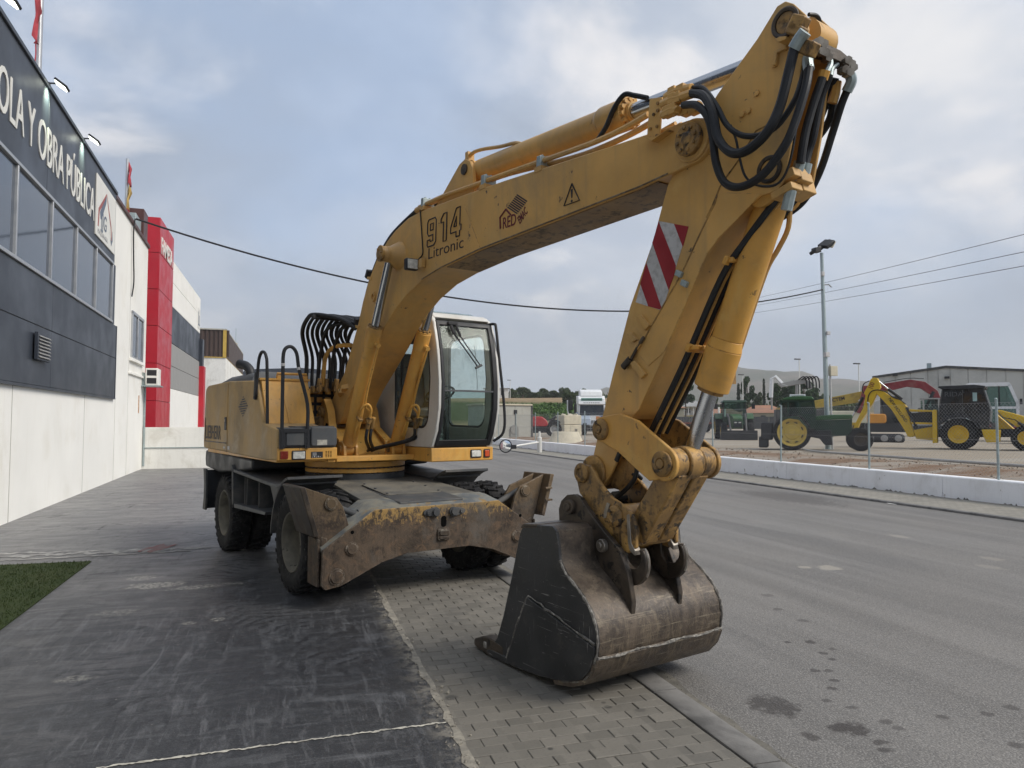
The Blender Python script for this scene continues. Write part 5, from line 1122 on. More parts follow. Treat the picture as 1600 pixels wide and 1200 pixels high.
b = MB(); b.tube([(6.320, -0.260, 3.596), (6.351, -0.260, 3.630), (6.385, -0.260, 3.657)], .034, 10, 3); b.tube([(6.349, -0.180, 3.498), (6.331, -0.160, 3.564), (6.327, -0.120, 3.621), (6.333, -0.080, 3.640)], .028, 8, 4); b.tube([(6.364, 0.140, 3.463), (6.391, 0.140, 3.507), (6.392, 0.130, 3.543)], .028, 8, 4); b.tube([(6.346, -0.050, 3.482), (6.355, -0.030, 3.523), (6.359, -0.000, 3.579), (6.346, -0.010, 3.631)], .016, 8, 4); b.tube([(6.357, -0.000, 3.511), (6.350, 0.030, 3.562), (6.364, 0.060, 3.590)], .014, 8, 3); part(b, 'hose_end', M_GALV, man)
b = MB(); b.tube([(6.292, 0.120, 3.420), (6.309, 0.120, 3.464), (6.321, 0.120, 3.529)], .027, 8); b.tube([(6.341, -0.050, 3.484), (6.358, -0.050, 3.526)], .028, 8); part(b, 'hose_end', M_YEL, man)
b = MB()
for q, s_ in zip([(6.323, -0.220, 3.737), (6.300, -0.220, 3.720), (6.381, -0.220, 3.583), (6.329, -0.220, 3.694)], (.08, .06, .07, .05)): b.box(q, (s_, .07, s_), (0, R(35), 0))
part(b, 'hose_flange', M_GREASY, s1, bevel=.008)
# lower hose block on the stick front
b = MB()
for q, sz in zip([(6.187, -0.100, 2.997), (6.194, -0.050, 2.996), (6.167, -0.000, 2.970), (6.165, -0.120, 2.920), (6.180, -0.100, 2.960)], ((.10, .12, .05), (.09, .1, .08), (.1, .12, .12), (.13, .10, .04), (.05, .05, .12))): b.box(q, sz, (0, R(-15), 0))
part(b, 'hose_block', M_BOOM, bevel=.005)
b = MB()
for q in [(6.222, -0.080, 3.079), (6.223, -0.020, 3.079), (6.199, -0.130, 2.919)]: b.cyl(q, (q[0]-.03, q[1], q[2]-.10), .03, n=8)
part(b, 'hose_end', M_GALV)

VM = (.86, -.03)
# --- bucket cylinder in front of the stick
A = Vector((6.03, 0, 2.97)); B = Vector((5.38, 0, 1.46)); d = (B-A).normalized(); C = A+d*1.17
b = MB(); b.cyl(A, A+d*.86, .096, n=32); b.cyl(A+d*.86, A+d*.92, .096, .112, n=32); b.cyl(A+d*.92, C, .112, n=32); b.cyl(A-Vector((0, .14, 0)), A+Vector((0, .14, 0)), .10, n=24); b.cyl(A+d*.06, A+d*.07, .099, n=32); bcy = part(b, 'bucket_cylinder', M_YEL, bevel=.004)
b = MB(); a = d.orthogonal().normalized(); e = d.cross(a); b.cyl(C, C+d*.025, .085, n=24); b.box(C-d*.08+Vector((.03, .10, 0)), (.07, .05, .10)); part(b, 'cylinder_gland', M_GREASY, bcy)
b = MB(); b.cyl(C, B, .053, n=24); part(b, 'bucket_rod', M_CHROME, bcy)
b = MB(); b.tube([A+d*.05+Vector((.06, .09, 0)), A+d*.2+Vector((.09, .12, 0)), A+d*.32+Vector((.07, .12, 0)), A+d*.45+Vector((.05, .10, 0)), A+d*.8+Vector((.05, .095, 0)), C-d*.08+Vector((.05, .1, 0))], .016, 8, 4); part(b, 'steel_pipe', M_BOOM, bcy)

VM = (.74, -.07)
# --- linkage, quick hitch
PA = Vector((4.85, 0, 1.64)); PB = Vector((5.40, 0, 1.44)); PH = Vector((4.64, 0, 1.34)); PR = Vector((4.97, 0, 1.08))
rk = [(4.85+.085*math.cos(R(t)), 1.64+.085*math.sin(R(t))) for t in range(100, 271, 17)]+[(5.00, 1.50), (5.16, 1.40), (5.28, 1.33)]+[(5.40+.105*math.cos(R(t)), 1.44+.105*math.sin(R(t))) for t in range(-110, 61, 17)]+[(5.34, 1.60), (5.18, 1.70), (5.02, 1.745)]
for s_ in (-1, 1):
    b = MB(); b.prism(rk, s_*.275, s_*.235, 'y'); q = part(b, 'rocker_link', M_GREASY if s_ > 0 else M_YEL, bevel=.006)
    for Pp, r in ((PA, .062), (PB, .068)):
        b = MB(); b.lathe([(0, 0), (r*1.15, 0), (r*1.15, .03), (r, .04), (r*.55, .045), (r*.5, .035), (0, .035)], (Pp.x, s_*.272, Pp.z), (0, s_, 0), 24); b.cyl((Pp.x, s_*.30, Pp.z), (Pp.x, s_*.325, Pp.z), r*.42, n=8); part(b, 'link_pin', M_GREASY if s_ < 0 else M_EAR, q, bevel=.003)
for Pp in (PA, PB):
    b = MB(); b.cyl((Pp.x, -.26, Pp.z), (Pp.x, .26, Pp.z), .052, n=18); part(b, 'link_shaft', M_GREASY)
b = MB()
for v0, v1, r in ((-.235, -.10, .095), (-.085, .075, .105), (.09, .235, .095)): b.cyl((PB.x, v0, PB.z), (PB.x, v1, PB.z), r, n=26)
part(b, 'link_bushing', M_GREASY, bevel=.01)
# H link from the rocker pin to the hitch
hl = [PB+Vector((-.085, 0, -.03)), PB+Vector((.09, 0, -.05)), Vector((5.10, 0, .95)), Vector((4.93, 0, 1.02))]
b = MB()
b.prism([(5.30, 1.40), (5.47, 1.37), (5.16, .92), (4.98, .98)], -.19, -.02, 'y'); b.prism([(5.31, 1.395), (5.46, 1.36), (5.15, .925), (4.99, .985)], .02, .19, 'y'); b.prism([(5.18, 1.18), (5.28, 1.13), (5.15, .94), (5.02, 1.0)], -.05, .05, 'y')
b.cyl((5.05, -.21, .985), (5.05, .21, .985), .085, n=24); part(b, 'tipping_link', M_GREASY, bevel=.012)
hq = [(4.569, 1.317), (4.576, 1.362), (4.611, 1.386), (4.658, 1.397), (4.725, 1.392), (4.770, 1.351), (4.802, 1.302), (4.859, 1.251), (4.932, 1.199), (5.063, 1.149), (5.132, 1.100), (5.154, 1.046), (5.152, 0.903), (5.083, 0.861), (4.995, 0.872), (4.911, 0.943), (4.806, 1.039), (4.690, 1.134), (4.609, 1.201)]
for s_ in (-1, 1):
    b = MB(); b.prism(hq, s_*.265, s_*.225, 'y'); q = part(b, 'hitch_plate', M_GREASY, bevel=.008)
    for Pp, r in ((PH, .058), (PR, .058)):
        b = MB(); b.lathe([(0, 0), (r*1.2, 0), (r*1.2, .02), (r, .035), (r*.6, .04), (r*.5, .025), (0, .025)], (Pp.x, s_*.262, Pp.z), (0, s_, 0), 24); part(b, 'hitch_pin', M_EAR if s_ > 0 else M_GREASY, q, bevel=.003)
    b = MB(); b.prism([(x+.0, z) for x, z in [(4.897, 1.162), (4.926, 1.155), (4.904, 1.104), (4.889, 1.064), (4.863, 1.056), (4.868, 1.101)]], s_*.275, s_*.262, 'y'); part(b, 'lock_strap', M_STEEL, q)
b = MB(); b.cyl((PH.x, -.25, PH.z), (PH.x, .25, PH.z), .06, n=18); b.cyl((PR.x, -.24, PR.z), (PR.x, .24, PR.z), .075, n=18); b.ext(4.72, 5.12, -.225, .225, .90, 1.0); b.cyl((4.90, -.22, .95), (4.90, .22, .95), .11, n=20); part(b, 'hitch_body', M_GREASY, bevel=.015)
b = MB(); b.cyl((4.66, -.17, 1.34), (4.66, .17, 1.34), .12, n=24); part(b, 'stick_nose', M_GREASY, bevel=.01)
# front rim of the hitch: bent plates with hooks
def hook(v0, v1, nm='hitch_hook'):
    b = MB(); o1 = arc(5.09, .81, .150, 165, 395, 18); o2 = arc(5.115, .845, .078, 400, 175, 14)
    b.prism([(4.93, .97), (4.93, .86)]+o1+o2+[(5.03, .99)], v0, v1, 'y'); q = part(b, nm, M_EAR, bevel=.008)
    b = MB(); b.tube([(u, (v0+v1)/2, w) for u, w in arc(5.09, .81, .150, 330, 396, 6)+arc(5.115, .845, .078, 398, 300, 6)], .011, 6); part(b, 'worn_claw_edge', M_STEEL, q)
hook(-.265, -.20); hook(.20, .265)
for v in (-.235, .235): b = MB(); b.prism([(5.075, 1.10), (5.10, 1.11), (5.115, .93), (5.15, .885), (5.145, .855), (5.10, .88), (5.085, .93)], v-.035, v+.035, 'y'); part(b, 'hitch_lip', M_STEEL, bevel=.004)
# hoses looping inside the linkage
for pts, r in (([(4.889, -0.050, 1.458), (4.990, -0.080, 1.463), (5.044, -0.100, 1.398), (5.022, -0.100, 1.318), (4.901, -0.050, 1.238), (4.760, -0.000, 1.163)], .017), ([(4.822, 0.000, 1.382), (4.887, 0.020, 1.344), (4.892, 0.100, 1.331), (4.900, 0.150, 1.304)], .015), ([(4.882, -0.140, 1.430), (4.930, -0.130, 1.506), (4.969, -0.100, 1.502), (4.932, -0.050, 1.450)], .018), ([(4.715, -0.000, 1.148), (4.752, 0.050, 1.159), (4.804, 0.100, 1.171)], .017)):
    b = MB(); b.tube(pts, r, 8, 5); part(b, 'hose', M_HOSE)
b = MB(); b.prism([(4.593, 1.306), (4.734, 1.523), (4.937, 1.469), (4.893, 1.305), (4.820, 1.229), (4.655, 1.258)], -.05, .09, 'y'); part(b, 'hitch_cylinder', M_GREASY, bevel=.01)
for v in (-.09, .03, .1): 
    b = MB(); b.cyl((5.10, v, 1.63), (5.02, v, 1.50), .024, n=10); b.box((5.05, v, 1.55), (.07, .06, .06), (0, R(30), 0)); part(b, 'hose_fitting', M_GREASY, bevel=.004)

VM = (1.0, 0.0)
# --- bucket
BV = .62; BF = .50
shell = [(4.44, .99), (4.60, 1.01), (4.755, 1.02), (4.80, .995), (4.825, .90), (4.835, .815), (4.89, .745), (4.97, .695), (5.05, .64), (5.125, .57), (5.175, .48), (5.19, .39), (5.175, .30), (5.135, .205), (5.06, .135), (4.94, .09), (4.80, .06), (4.62, .035), (4.43, .02), (4.24, .015), (4.10, .015)]
sh_in = []
for i, (u, w) in enumerate(shell):
    u0, w0 = shell[max(i-1, 0)]; u1, w1 = shell[min(i+1, len(shell)-1)]; t_ = Vector((u1-u0, w1-w0)).normalized(); sh_in.append((u+t_.y*.025, w-t_.x*.025))
def strip2(name, m, v0, v1, outer=shell, inner=sh_in, bevel=0.0):
    b = MB(); b.loft([[(o[0], v0, o[1]), (o[0], v1, o[1]), (i[0], v1, i[1]), (i[0], v0, i[1])] for o, i in zip(outer, inner)]); return part(b, name, m, bevel=bevel)
sh = strip2('bucket_shell', M_BUCK, -BV+.012, BF-.012); sh['label'] = 'scraped brown curved bucket back'
side = shell+[(4.02, .03), (4.06, .10), (4.12, .16), (4.20, .34), (4.30, .62), (4.40, .93)]
for s_, BV_ in ((-1, BV), (1, BF)):
    b = MB(); b.prism(side, s_*BV_, s_*(BV_-.025), 'y'); q = part(b, 'bucket_side', M_BSIDE, bevel=.004)
    b = MB(); wear = [(4.24, .02), (4.43, .026), (4.62, .04), (4.80, .066), (4.94, .096), (5.055, .14), (5.13, .21), (5.17, .30), (5.178, .36), (4.50, .52), (4.40, .34)]
    b.prism(wear, s_*BV_, s_*(BV_+.014), 'y'); part(b, 'wear_plate', M_BSIDE, q, bevel=.004)
    b = MB(); W_ = []
    for (q0, q1) in (((5.17, .375), (4.50, .535)), ((4.50, .535), (4.385, .335)), ((4.385, .335), (4.235, .03))): W_ += [(q0[0]+(q1[0]-q0[0])*i/14+rr.gauss(0, .003), s_*(BV_+.006), q0[1]+(q1[1]-q0[1])*i/14+rr.gauss(0, .003)) for i in range(14)]
    b.tube(W_, [rr.uniform(.003, .011) for _ in W_], 5); part(b, 'weld_bead', M_WELD, q)
    b = MB(); E_ = spline([(u, s_*(BV_-.002), w) for u, w in shell[5:17]], 4); b.tube(E_, [rr.uniform(.004, .012) for _ in E_], 6); part(b, 'edge_weld', M_WELD, q)
# wear strip across the heel
hs = [(5.178, .29), (5.14, .20), (5.065, .125), (4.94, .078), (4.78, .046)]; hi_ = [(u-.012, w+.012) for u, w in hs]
ho = [(5.190, .285), (5.150, .192), (5.072, .112), (4.945, .063), (4.78, .031)]
strip2('heel_strip', M_BUCK, -BV-.004, BF+.004, ho, hi_, .003)
b = MB(); b.tube([(5.19, v, .293+.006*math.sin(v*17)) for v in [(-BV+(BV+BF)*i/48) for i in range(49)]], [rr.uniform(.004, .012) for _ in range(49)], 6); part(b, 'weld_bead', M_WELD)
# top plate and cutting lip
b = MB(); b.prism([(4.40, .97), (4.44, 1.0), (4.60, 1.015), (4.60, .985), (4.44, .965)], -BV, BF, 'y'); part(b, 'top_edge', M_BUCK, bevel=.005)
b = MB(); b.prism([(3.98, .035), (4.02, .06), (4.28, .055), (4.28, .012), (4.02, .005)], -BV-.005, BF+.005, 'y'); part(b, 'cutting_lip', M_BSIDE, bevel=.006)
for i in range(5):
    v = -.575+i*.2575
    b = MB(); b.loft([[(4.20, v-.045, .0+.012), (4.20, v+.045, .012), (4.20, v+.045, .115), (4.20, v-.045, .115)], [(4.02, v-.05, .005), (4.02, v+.05, .005), (4.02, v+.05, .135), (4.02, v-.05, .135)], [(3.92, v-.045, .012), (3.92, v+.045, .012), (3.92, v+.045, .12), (3.92, v-.045, .12)], [(3.80, v-.035, .022), (3.80, v+.035, .022), (3.80, v+.035, .075), (3.80, v-.035, .075)], [(3.775, v-.025, .03), (3.775, v+.025, .03), (3.775, v+.025, .055), (3.775, v-.025, .055)]]); q = part(b, 'bucket_tooth', M_EAR, bevel=.008)
    b = MB(); b.box((3.965, v, .07), (.04, .108, .05)); part(b, 'tooth_pin', M_WELD, q, bevel=.008)
# ears and tapering ribs on the back
ear_o = [(4.452, 0.985), (4.445, 1.078), (4.474, 1.139), (4.538, 1.185), (4.614, 1.196), (4.682, 1.175), (4.760, 1.101), (4.905, 0.988), (5.060, 0.887), (5.134, 0.751), (5.171, 0.582), (5.158, 0.478)]
ear_i = [(5.02, .66), (4.90, .73), (4.83, .80), (4.78, .95), (4.62, 1.00), (4.46, .99)]
for v in (-.30, .12):
    b = MB(); b.prism(ear_o+[(5.15, .52), (5.09, .60), (5.0, .66), (4.88, .74), (4.82, .83), (4.80, .97), (4.70, 1.0)], v-.02, v+.02, 'y'); q = part(b, 'bucket_ear', M_EAR, bevel=.006)
    for (u, w), r in zip([(4.590, 1.107), (4.920, 0.893)], (.05, .042)):
        b = MB(); b.cyl((u, v-.02, w), (u, v-.055, w), r, n=20); b.cyl((u, v-.05, w), (u, v-.07, w), r*.55, n=14); part(b, 'ear_pin', M_STEEL if r < .045 else M_EAR, q, bevel=.005)
b = MB()
for (u, w), r in zip([(4.590, 1.107), (4.920, 0.893)], (.04, .04)): b = MB(); b.cyl((u, -.3, w), (u, .14, w), r, n=18); part(b, 'ear_shaft', M_EAR)

# --- hose loops behind the boom
b = MB(); b.ext(.10, .16, -.62, -.10, 2.905, 2.955); hb_ = part(b, 'hose_rack', M_BLK, bevel=.008)
hl = []
for i in range(10):
    v = -.60+i*.062; vb_ = -.52+i*.075
    pts = [(.46, -.20+i*.036, 2.78), (.33, -.35+i*.04, 2.90), (.13, v+.02, 2.96), (-.10, v, 2.93), (-.32, v+.015, 2.78), (-.46, vb_+.04, 2.50), (-.50, vb_+.05, 2.2), (-.48, vb_+.06, 2.05)]
    b = MB(); b.tube(pts, .021 if i % 3 else .026, 8, 5); part(b, 'hose', M_HOSE)
for i, (v, du) in enumerate(((-.42, .0), (-.27, .05), (-.12, .02), (.02, .04))):
    b = MB(); b.tube([(.50, -.16+i*.05, 2.80), (.36, v*.6, 2.86), (.10+du, v, 2.80), (-.12+du, v, 2.52), (-.20+du, v, 2.25), (-.24+du, v, 2.1)], .023, 8, 5); part(b, 'hose', M_HOSE)
b = MB(); b.tube([(-.25, -.34, 2.12), (-.23, -.34, 2.30), (-.18, -.33, 2.50), (-.06, -.28, 2.60), (.10, -.22, 2.615), (.22, -.16, 2.61)], .027, 10, 5); part(b, 'steel_pipe', M_YEL)
b = MB()
for v in (-.40, -.30, -.18, -.05): b.cyl((-.22, v, 2.05), (-.2, v, 2.22), .032, n=8); b.box((-.24, v, 2.10), (.09, .07, .07))
part(b, 'hose_fitting', M_GREASY, bevel=.005)
# hoses running up the back of the boom
for v, o in ((-.15, .035), (-.10, .055), (-.05, .035), (.0, .055)):
    bk = [(.46, 2.80), (.60, 3.02), (.75, 3.26), (.98, 3.50), (1.28, 3.68), (1.55, 3.76), (1.85, 3.82), (2.02, 3.85)]
    b = MB(); b.tube([(u-o*.9, v, w+o*.6) for u, w in bk], .021, 8, 4); part(b, 'hose', M_HOSE)
b = MB(); b.tube([(2.05, -.06, 3.86), (2.30, -.05, 3.93), (2.60, -.05, 4.10), (2.76, -.06, 4.16)], .016, 8, 4); part(b, 'hose', M_HOSE)
for (u, w) in ((.46, 2.84), (.80, 3.36)):
    b = MB(); b.box((u-.02, -.09, w+.02), (.10, .26, .05), (0, R(-55), 0)); part(b, 'hose_saddle', M_BLK, boom, bevel=.005)
    b = MB(); b.box((u+.05, -.19, w-.04), (.12, .05, .035), (0, R(10), 0)); part(b, 'saddle_foot', M_BOOM, boom, bevel=.004)
b = MB()
for q in ((1.92, -.16, 3.85), (1.98, -.12, 3.88), (1.9, -.08, 3.86)): b.cyl(q, (q[0]+.12, q[1], q[2]+.0), .03, n=8)
part(b, 'hose_fitting', M_BOOM, boom)
b = MB(); b.tube([(4.66, -.12, 3.70), (4.76, -.13, 3.76), (4.84, -.13, 3.86), (4.92, -.11, 3.93), (5.00, -.09, 3.90), (5.10, -.07, 3.85)], .018, 8, 5); part(b, 'hose', M_HOSE)

# ------------------------------------------------------------------ the office building on the left
M_PANEL = mat('dark_blue_grey_panel', (0.036, 0.043, 0.057), 0.05, .8, dirt=(0.05, 0.058, 0.07), amt=0.3, dscale=1.2, rough=0.42, bump=0.03, bscale=30, streak=0.15)
M_WALL = mat('white_render', (0.86, 0.845, 0.79), 0.025, 0.8, dirt=(0.74, 0.71, 0.63), amt=0.35, dscale=0.9, rough=0.8, bump=0.1, bscale=80, streak=0.28, world=True)
M_WALL2 = mat('white_wall_block', (0.80, 0.79, 0.74), 0.04, 1.0, dirt=(0.5, 0.47, 0.40), amt=0.4, dscale=1.1, rough=0.85, bump=0.15, streak=0.3, world=True)
M_ALU = mat('aluminium_frame', (0.45, 0.46, 0.47), 0.08, 4, rough=0.4, metal=0.6, bump=0)
def m_mirror():
    t = NT('tinted_window'); n = t.noise(t.co(), 0.8, 3); t.bump(n, 0.04, .05)
    return t.fin((0.045, 0.06, 0.085), 0.07, 0.0, 1.0)
M_WIN = m_mirror()
M_BROWN = mat('brown_flashing', (0.085, 0.035, 0.030), 0.1, 3, rough=0.5, bump=0.05)
M_SIGN = mat('white_lettering', (0.72, 0.71, 0.66), 0.04, 3, dirt=(.5, .48, .42), amt=.3, rough=0.6, bump=0)
M_REDP = mat('red_panel', (0.47, 0.024, 0.040), 0.05, 1.5, dirt=(0.38, 0.05, 0.06), amt=.4, dscale=1.0, rough=0.42, bump=0.02, spec=.3)
M_GREYPAN = mat('light_grey_panel', (0.31, 0.305, 0.29), 0.04, 1.5, rough=0.6, bump=0.03)
M_CABLE = mat('black_cable', (0.018, 0.018, 0.02), 0.1, 5, rough=0.6, bump=0)
OB = thing('office_building', 'office building with white walls, dark grey panels and ribbon window on the left', 'building', (-3.971, 0, 0), math.atan(.0325))
# local: x out to the road, y along the street, z up
END = 28.3; ST = -6.0
b = MB(); b.ext(-14, 0, ST, END, -.1, 7.9); part(b, 'wall', M_WALL, OB)
# vertical joints of the precast wall
b = MB()
for y in (7.2, 14.0, 19.2, 24.95): b.ext(-.002, .004, y-.012, y+.012, 0, 2.3)
b.ext(-.002, .004, 24.94, 24.965, 2.3, 7.8); b.ext(-.002, .006, 22.9, 22.915, .0, 2.3); part(b, 'wall_joint', mat('joint_grey', (.42, .41, .37), .05, rough=.9, bump=0), OB)  # joint lines drawn as thin strips in a darker grey than the wall
# lower cladding panels
ye = 22.55; xs = [-5.9, .5, 6.0, 11.0, 16.05, ye]
for z0, z1 in ((2.34, 3.44), (3.45, 4.36)):
    for y0, y1 in zip(xs[:-1], xs[1:]):
        b = MB(); b.ext(.0, .05, y0+.006, y1-.006, z0+.004, z1-.004); part(b, 'cladding_panel', M_PANEL, OB, bevel=.006)
b = MB(); b.ext(0, .07, -5.9, ye+.02, 2.29, 2.338); part(b, 'cladding_trim', M_PANEL, OB)
b = MB(); b.ext(0, .06, ye, ye+.05, 2.34, 4.36); part(b, 'cladding_trim', M_PANEL, OB)
b = MB(); b.ext(0, .042, -5.9, ye, 3.441, 3.449); part(b, 'panel_seam', M_BLK, OB)
# ribbon window
ml = [-5.9, -3.6, -1.4, .8, 3.0, 5.2, 7.4, 9.6, 11.6, 13.68, 15.79, 17.75, 19.73, 21.75]
for y0, y1 in zip(ml[:-1], ml[1:]):
    b = MB(); b.ext(0.01, .03, y0+.03, y1-.03, 4.44, 5.95); part(b, 'window_pane', M_WIN, OB)
for y in ml:
    b = MB(); b.ext(0, .075, y-.03, y+.03, 4.42, 5.96); part(b, 'window_mullion', M_ALU, OB, bevel=.004)
b = MB(); b.ext(0, .09, -5.9, 21.8, 4.365, 4.425); part(b, 'window_sill', M_ALU, OB, bevel=.006)
b = MB(); b.ext(0, .085, -5.9, 21.8, 5.955, 6.015); part(b, 'window_head', M_ALU, OB, bevel=.006)
b = MB(); b.ext(0, .05, 21.8, 22.2, 4.365, 6.0); part(b, 'window_cheek', M_PANEL, OB)
# fascia with the sign
fx = [-5.9, .4, 5.0, 10.6, 15.35, 21.95]
for y0, y1 in zip(fx[:-1], fx[1:]):
    b = MB(); b.ext(0, .06, y0+.006, y1-.006, 6.03, 7.94); part(b, 'fascia_panel', M_PANEL, OB, bevel=.006)
b = MB(); b.ext(-.3, .10, -5.9, 21.97, 7.94, 8.02); part(b, 'coping', M_PANEL, OB, bevel=.008)
b = MB(); b.ext(-.3, .06, 21.98, 28.3, 7.88, 8.0); part(b, 'coping', M_BROWN, OB, bevel=.008)
b = MB(); b.ext(-1.2, -.02, 27.3, 28.2, 7.95, 9.05); part(b, 'parapet_box', M_BROWN, OB, bevel=.01)
b = MB(); b.ext(-1.3, -.10, 26.2, 27.3, 7.95, 8.6); part(b, 'roof_duct', M_GALV, OB, bevel=.01)
tx = text_mesh('sign_lettering', 'OLA Y OBRA PÚBLICA', 1.06, M_SIGN, OB, (.065, 12.55, 6.50), (R(90), 0, R(90)), .010, sx=.60, bold=.0)
bpy.context.view_layer.update()
tx.scale = (6.70/max(.1, tx.dimensions.x/tx.scale.x), 1, 1)
# white logo board with its emblem
b = MB(); b.ext(.06, .09, 19.40, 21.75, 6.22, 7.72); lb = part(b, 'logo_board', M_SIGN, OB, bevel=.005)
M_LRED = mat('emblem_red', (.34, .10, .09), .1, 3, rough=.6, bump=0); M_LBLU = mat('emblem_grey_blue', (.12, .15, .20), .1, 3, rough=.6, bump=0)
def flat(name, pts, m, par, x=.0935, th=.003):
    b = MB(); b.prism([(y-.30, z-.08) for y, z in pts], x-th, x, 'x'); return part(b, name, m, par)
flat('emblem_bar', [(19.88, 6.55), (19.98, 6.55), (20.05, 6.95), (20.82, 7.50), (20.82, 7.62), (19.93, 7.0)], M_LRED, lb)
flat('emblem_bar', [(20.18, 6.80), (20.28, 6.80), (20.78, 7.34), (20.82, 7.45), (20.80, 7.55), (20.1, 6.95)], M_LBLU, lb)
flat('emblem_bar', [(20.85, 7.62), (20.95, 7.42), (21.45, 6.85), (21.55, 6.55), (21.62, 6.60), (21.5, 6.95)], M_LRED, lb)
flat('emblem_bar', [(21.40, 6.62), (21.55, 6.42), (21.72, 6.60), (21.68, 6.85), (21.62, 6.62), (21.52, 6.55)], M_LBLU, lb)
text_mesh('sign_lettering', 'JJG', .55, M_LBLU, lb, (.094, 19.95, 6.54), (R(90), 0, R(90)), .002, sx=1.0, bold=.004)
text_mesh('sign_lettering', 'MAQUINARIA', .17, mat('faint_print', (.45, .45, .45), 0, rough=.7, bump=0), lb, (.094, 19.58, 6.31), (R(90), 0, R(90)), .002, sx=1.15)
# side window, vent, number strip
b = MB(); b.ext(-.10, .006, 25.25, 27.45, 3.70, 5.15); part(b, 'window_recess', M_ALU, OB)
for y0, y1 in ((25.32, 26.30), (26.36, 27.38)):
    b = MB(); b.ext(.0, .012, y0, y1, 3.78, 5.08); part(b, 'window_pane', M_WIN, OB)
b = MB(); b.ext(0, .05, 25.2, 25.32, 3.66, 5.18); b.ext(0, .05, 27.40, 27.5, 3.66, 5.18); b.ext(0, .05, 25.2, 27.5, 5.10, 5.2); b.ext(0, .05, 26.28, 26.38, 3.7, 5.1); part(b, 'window_frame', M_ALU, OB, bevel=.006)
b = MB(); b.ext(0, .09, 25.0, 27.6, 3.58, 3.68); b.ext(0, .06, 24.9, 28.2, 3.16, 3.24); part(b, 'window_sill', M_WALL, OB, bevel=.01)
vg = MB(); vg.ext(.08, .14, 14.82, 15.63, 2.80, 3.30); vgo = part(vg, 'vent_grille', M_PANEL, OB, bevel=.006)
for k in range(7):
    b = MB(); b.box((.15, 15.225, 2.86+k*.062), (.05, .68, .012), (0, R(40), 0)); part(b, 'vent_slat', M_GREYPAN, vgo)
b = MB(); b.ext(0, .012, 27.0, 27.12, 1.95, 2.55); part(b, 'orange_strip_sign', mat('orange_strip', (.45, .20, .06), .3, 14, dirt=(.6, .55, .45), amt=.4, dscale=12, rough=.6, bump=0), OB)
b = MB(); b.tube([(.05, 28.05, 3.05), (.05, 28.05, .1)], .035, 8); part(b, 'drain_pipe', M_GALV, OB)
# cable tail hanging down the white wall
b = MB(); b.tube([(.08, 24.9, 8.06), (.07, 24.75, 7.6), (.06, 24.95, 6.8), (.06, 25.1, 6.1), (.04, 24.95, 5.6)], .022, 6, 5); part(b, 'cable_tail', M_CABLE, OB)

# air conditioner on the wall
AC = thing('air_conditioner', 'white air conditioner unit with two dark openings fixed to the white wall', 'air conditioner', (-3.971-.0325*27.6+.0, 27.6, 2.86), math.atan(.0325))
b = MB(); b.ext(.12, .52, -.1, .65, .06, .66); ac_ = part(b, 'casing', M_WALL2, AC, bevel=.02)
for z in (.12, .40):
    b = MB(); b.ext(.17, .47, -.104, -.10, z, z+.20); part(b, 'opening', M_BLK, AC)
b = MB(); b.ext(0, .6, -.15, .70, .02, .06); b.ext(0, .12, .0, .05, .02, .5); part(b, 'bracket', M_GALV, AC)

# flood lights on the coping: lit lamps shining back on the sign
def emis(name, col, st):
    t = NT(name); t.b.inputs['Emission Color'].default_value = (*col, 1); t.b.inputs['Emission Strength'].default_value = st; return t.fin((.8, .8, .75), .3)
M_LIT = emis('lit_lamp', (.95, 1.0, .86), 2.6)
for i, (s_, lab) in enumerate(((12.25, 'lit flood light on the sign coping at the top left corner'), (15.15, 'middle lit flood light on the sign coping, between the other two'), (17.95, 'lit flood light on the sign coping nearest the white logo board'))):
    L = thing('flood_light', lab, 'flood light', (-3.971-.0325*s_, s_, 7.98), math.atan(.0325), 'flood lights above the sign')
    b = MB(); b.tube([(.04, 0, 0), (.10, 0, .05), (.20, 0, .06)], .016, 6); b.box((.06, 0, .03), (.09, .08, .05)); part(b, 'arm', M_BLK, L)
    b = MB(); b.box((.30, 0, .05), (.25, .24, .045), (0, R(35), 0)); hd_l = part(b, 'housing', M_BLK, L, bevel=.01)
    b = MB(); b.box((.283, 0, .027), (.20, .19, .03), (0, R(35), 0)); part(b, 'lens', M_LIT, L)
    ld = bpy.data.lights.new('flood_lamp', 'SPOT'); ld.energy = 60; ld.spot_size = R(75); ld.spot_blend = .8; ld.shadow_soft_size = .06; ld.color = (.86, 1.0, .72)
    lo = bpy.data.objects.new('flood_lamp', ld); COL.objects.link(lo); lo.parent = L; lo.location = (.25, 0, -.02); lo.rotation_euler = (0, R(40), 0)
# flag poles on the roof
M_FRED = mat('faded_red_cloth', (.42, .06, .075), .2, 5, rough=.9, bump=.1); M_FYEL = mat('faded_yellow_cloth', (.52, .35, .12), .2, 5, rough=.9, bump=.1)
def ribbon(name, pts, wds, m, par, ax=(0, 1, 0)):
    b = MB(); rr2 = random.Random(3); n = len(pts); vs = []; a = Vector(ax)
    for i, (p, w) in enumerate(zip(pts, wds)):
        p = Vector(p); q = Vector((.05*math.sin(i*1.7), 0, 0)); vs += [p-a*w*.5+q, p+q*-.8, p+a*w*.5+q*1.3]
    fs = [(3*i+k, 3*i+k+1, 3*i+k+4, 3*i+k+3) for i in range(n-1) for k in range(2)]
    b.add(vs, fs); o = part(b, name, m, par); mm = o.modifiers.new('thick', 'SOLIDIFY'); mm.thickness = .006; return o
F1 = thing('flag_pole', 'steel flag pole with a torn red flag rising above the sign at top left', 'flag pole', (-3.971-.0325*16.1-.35, 16.1, 7.9), 0)
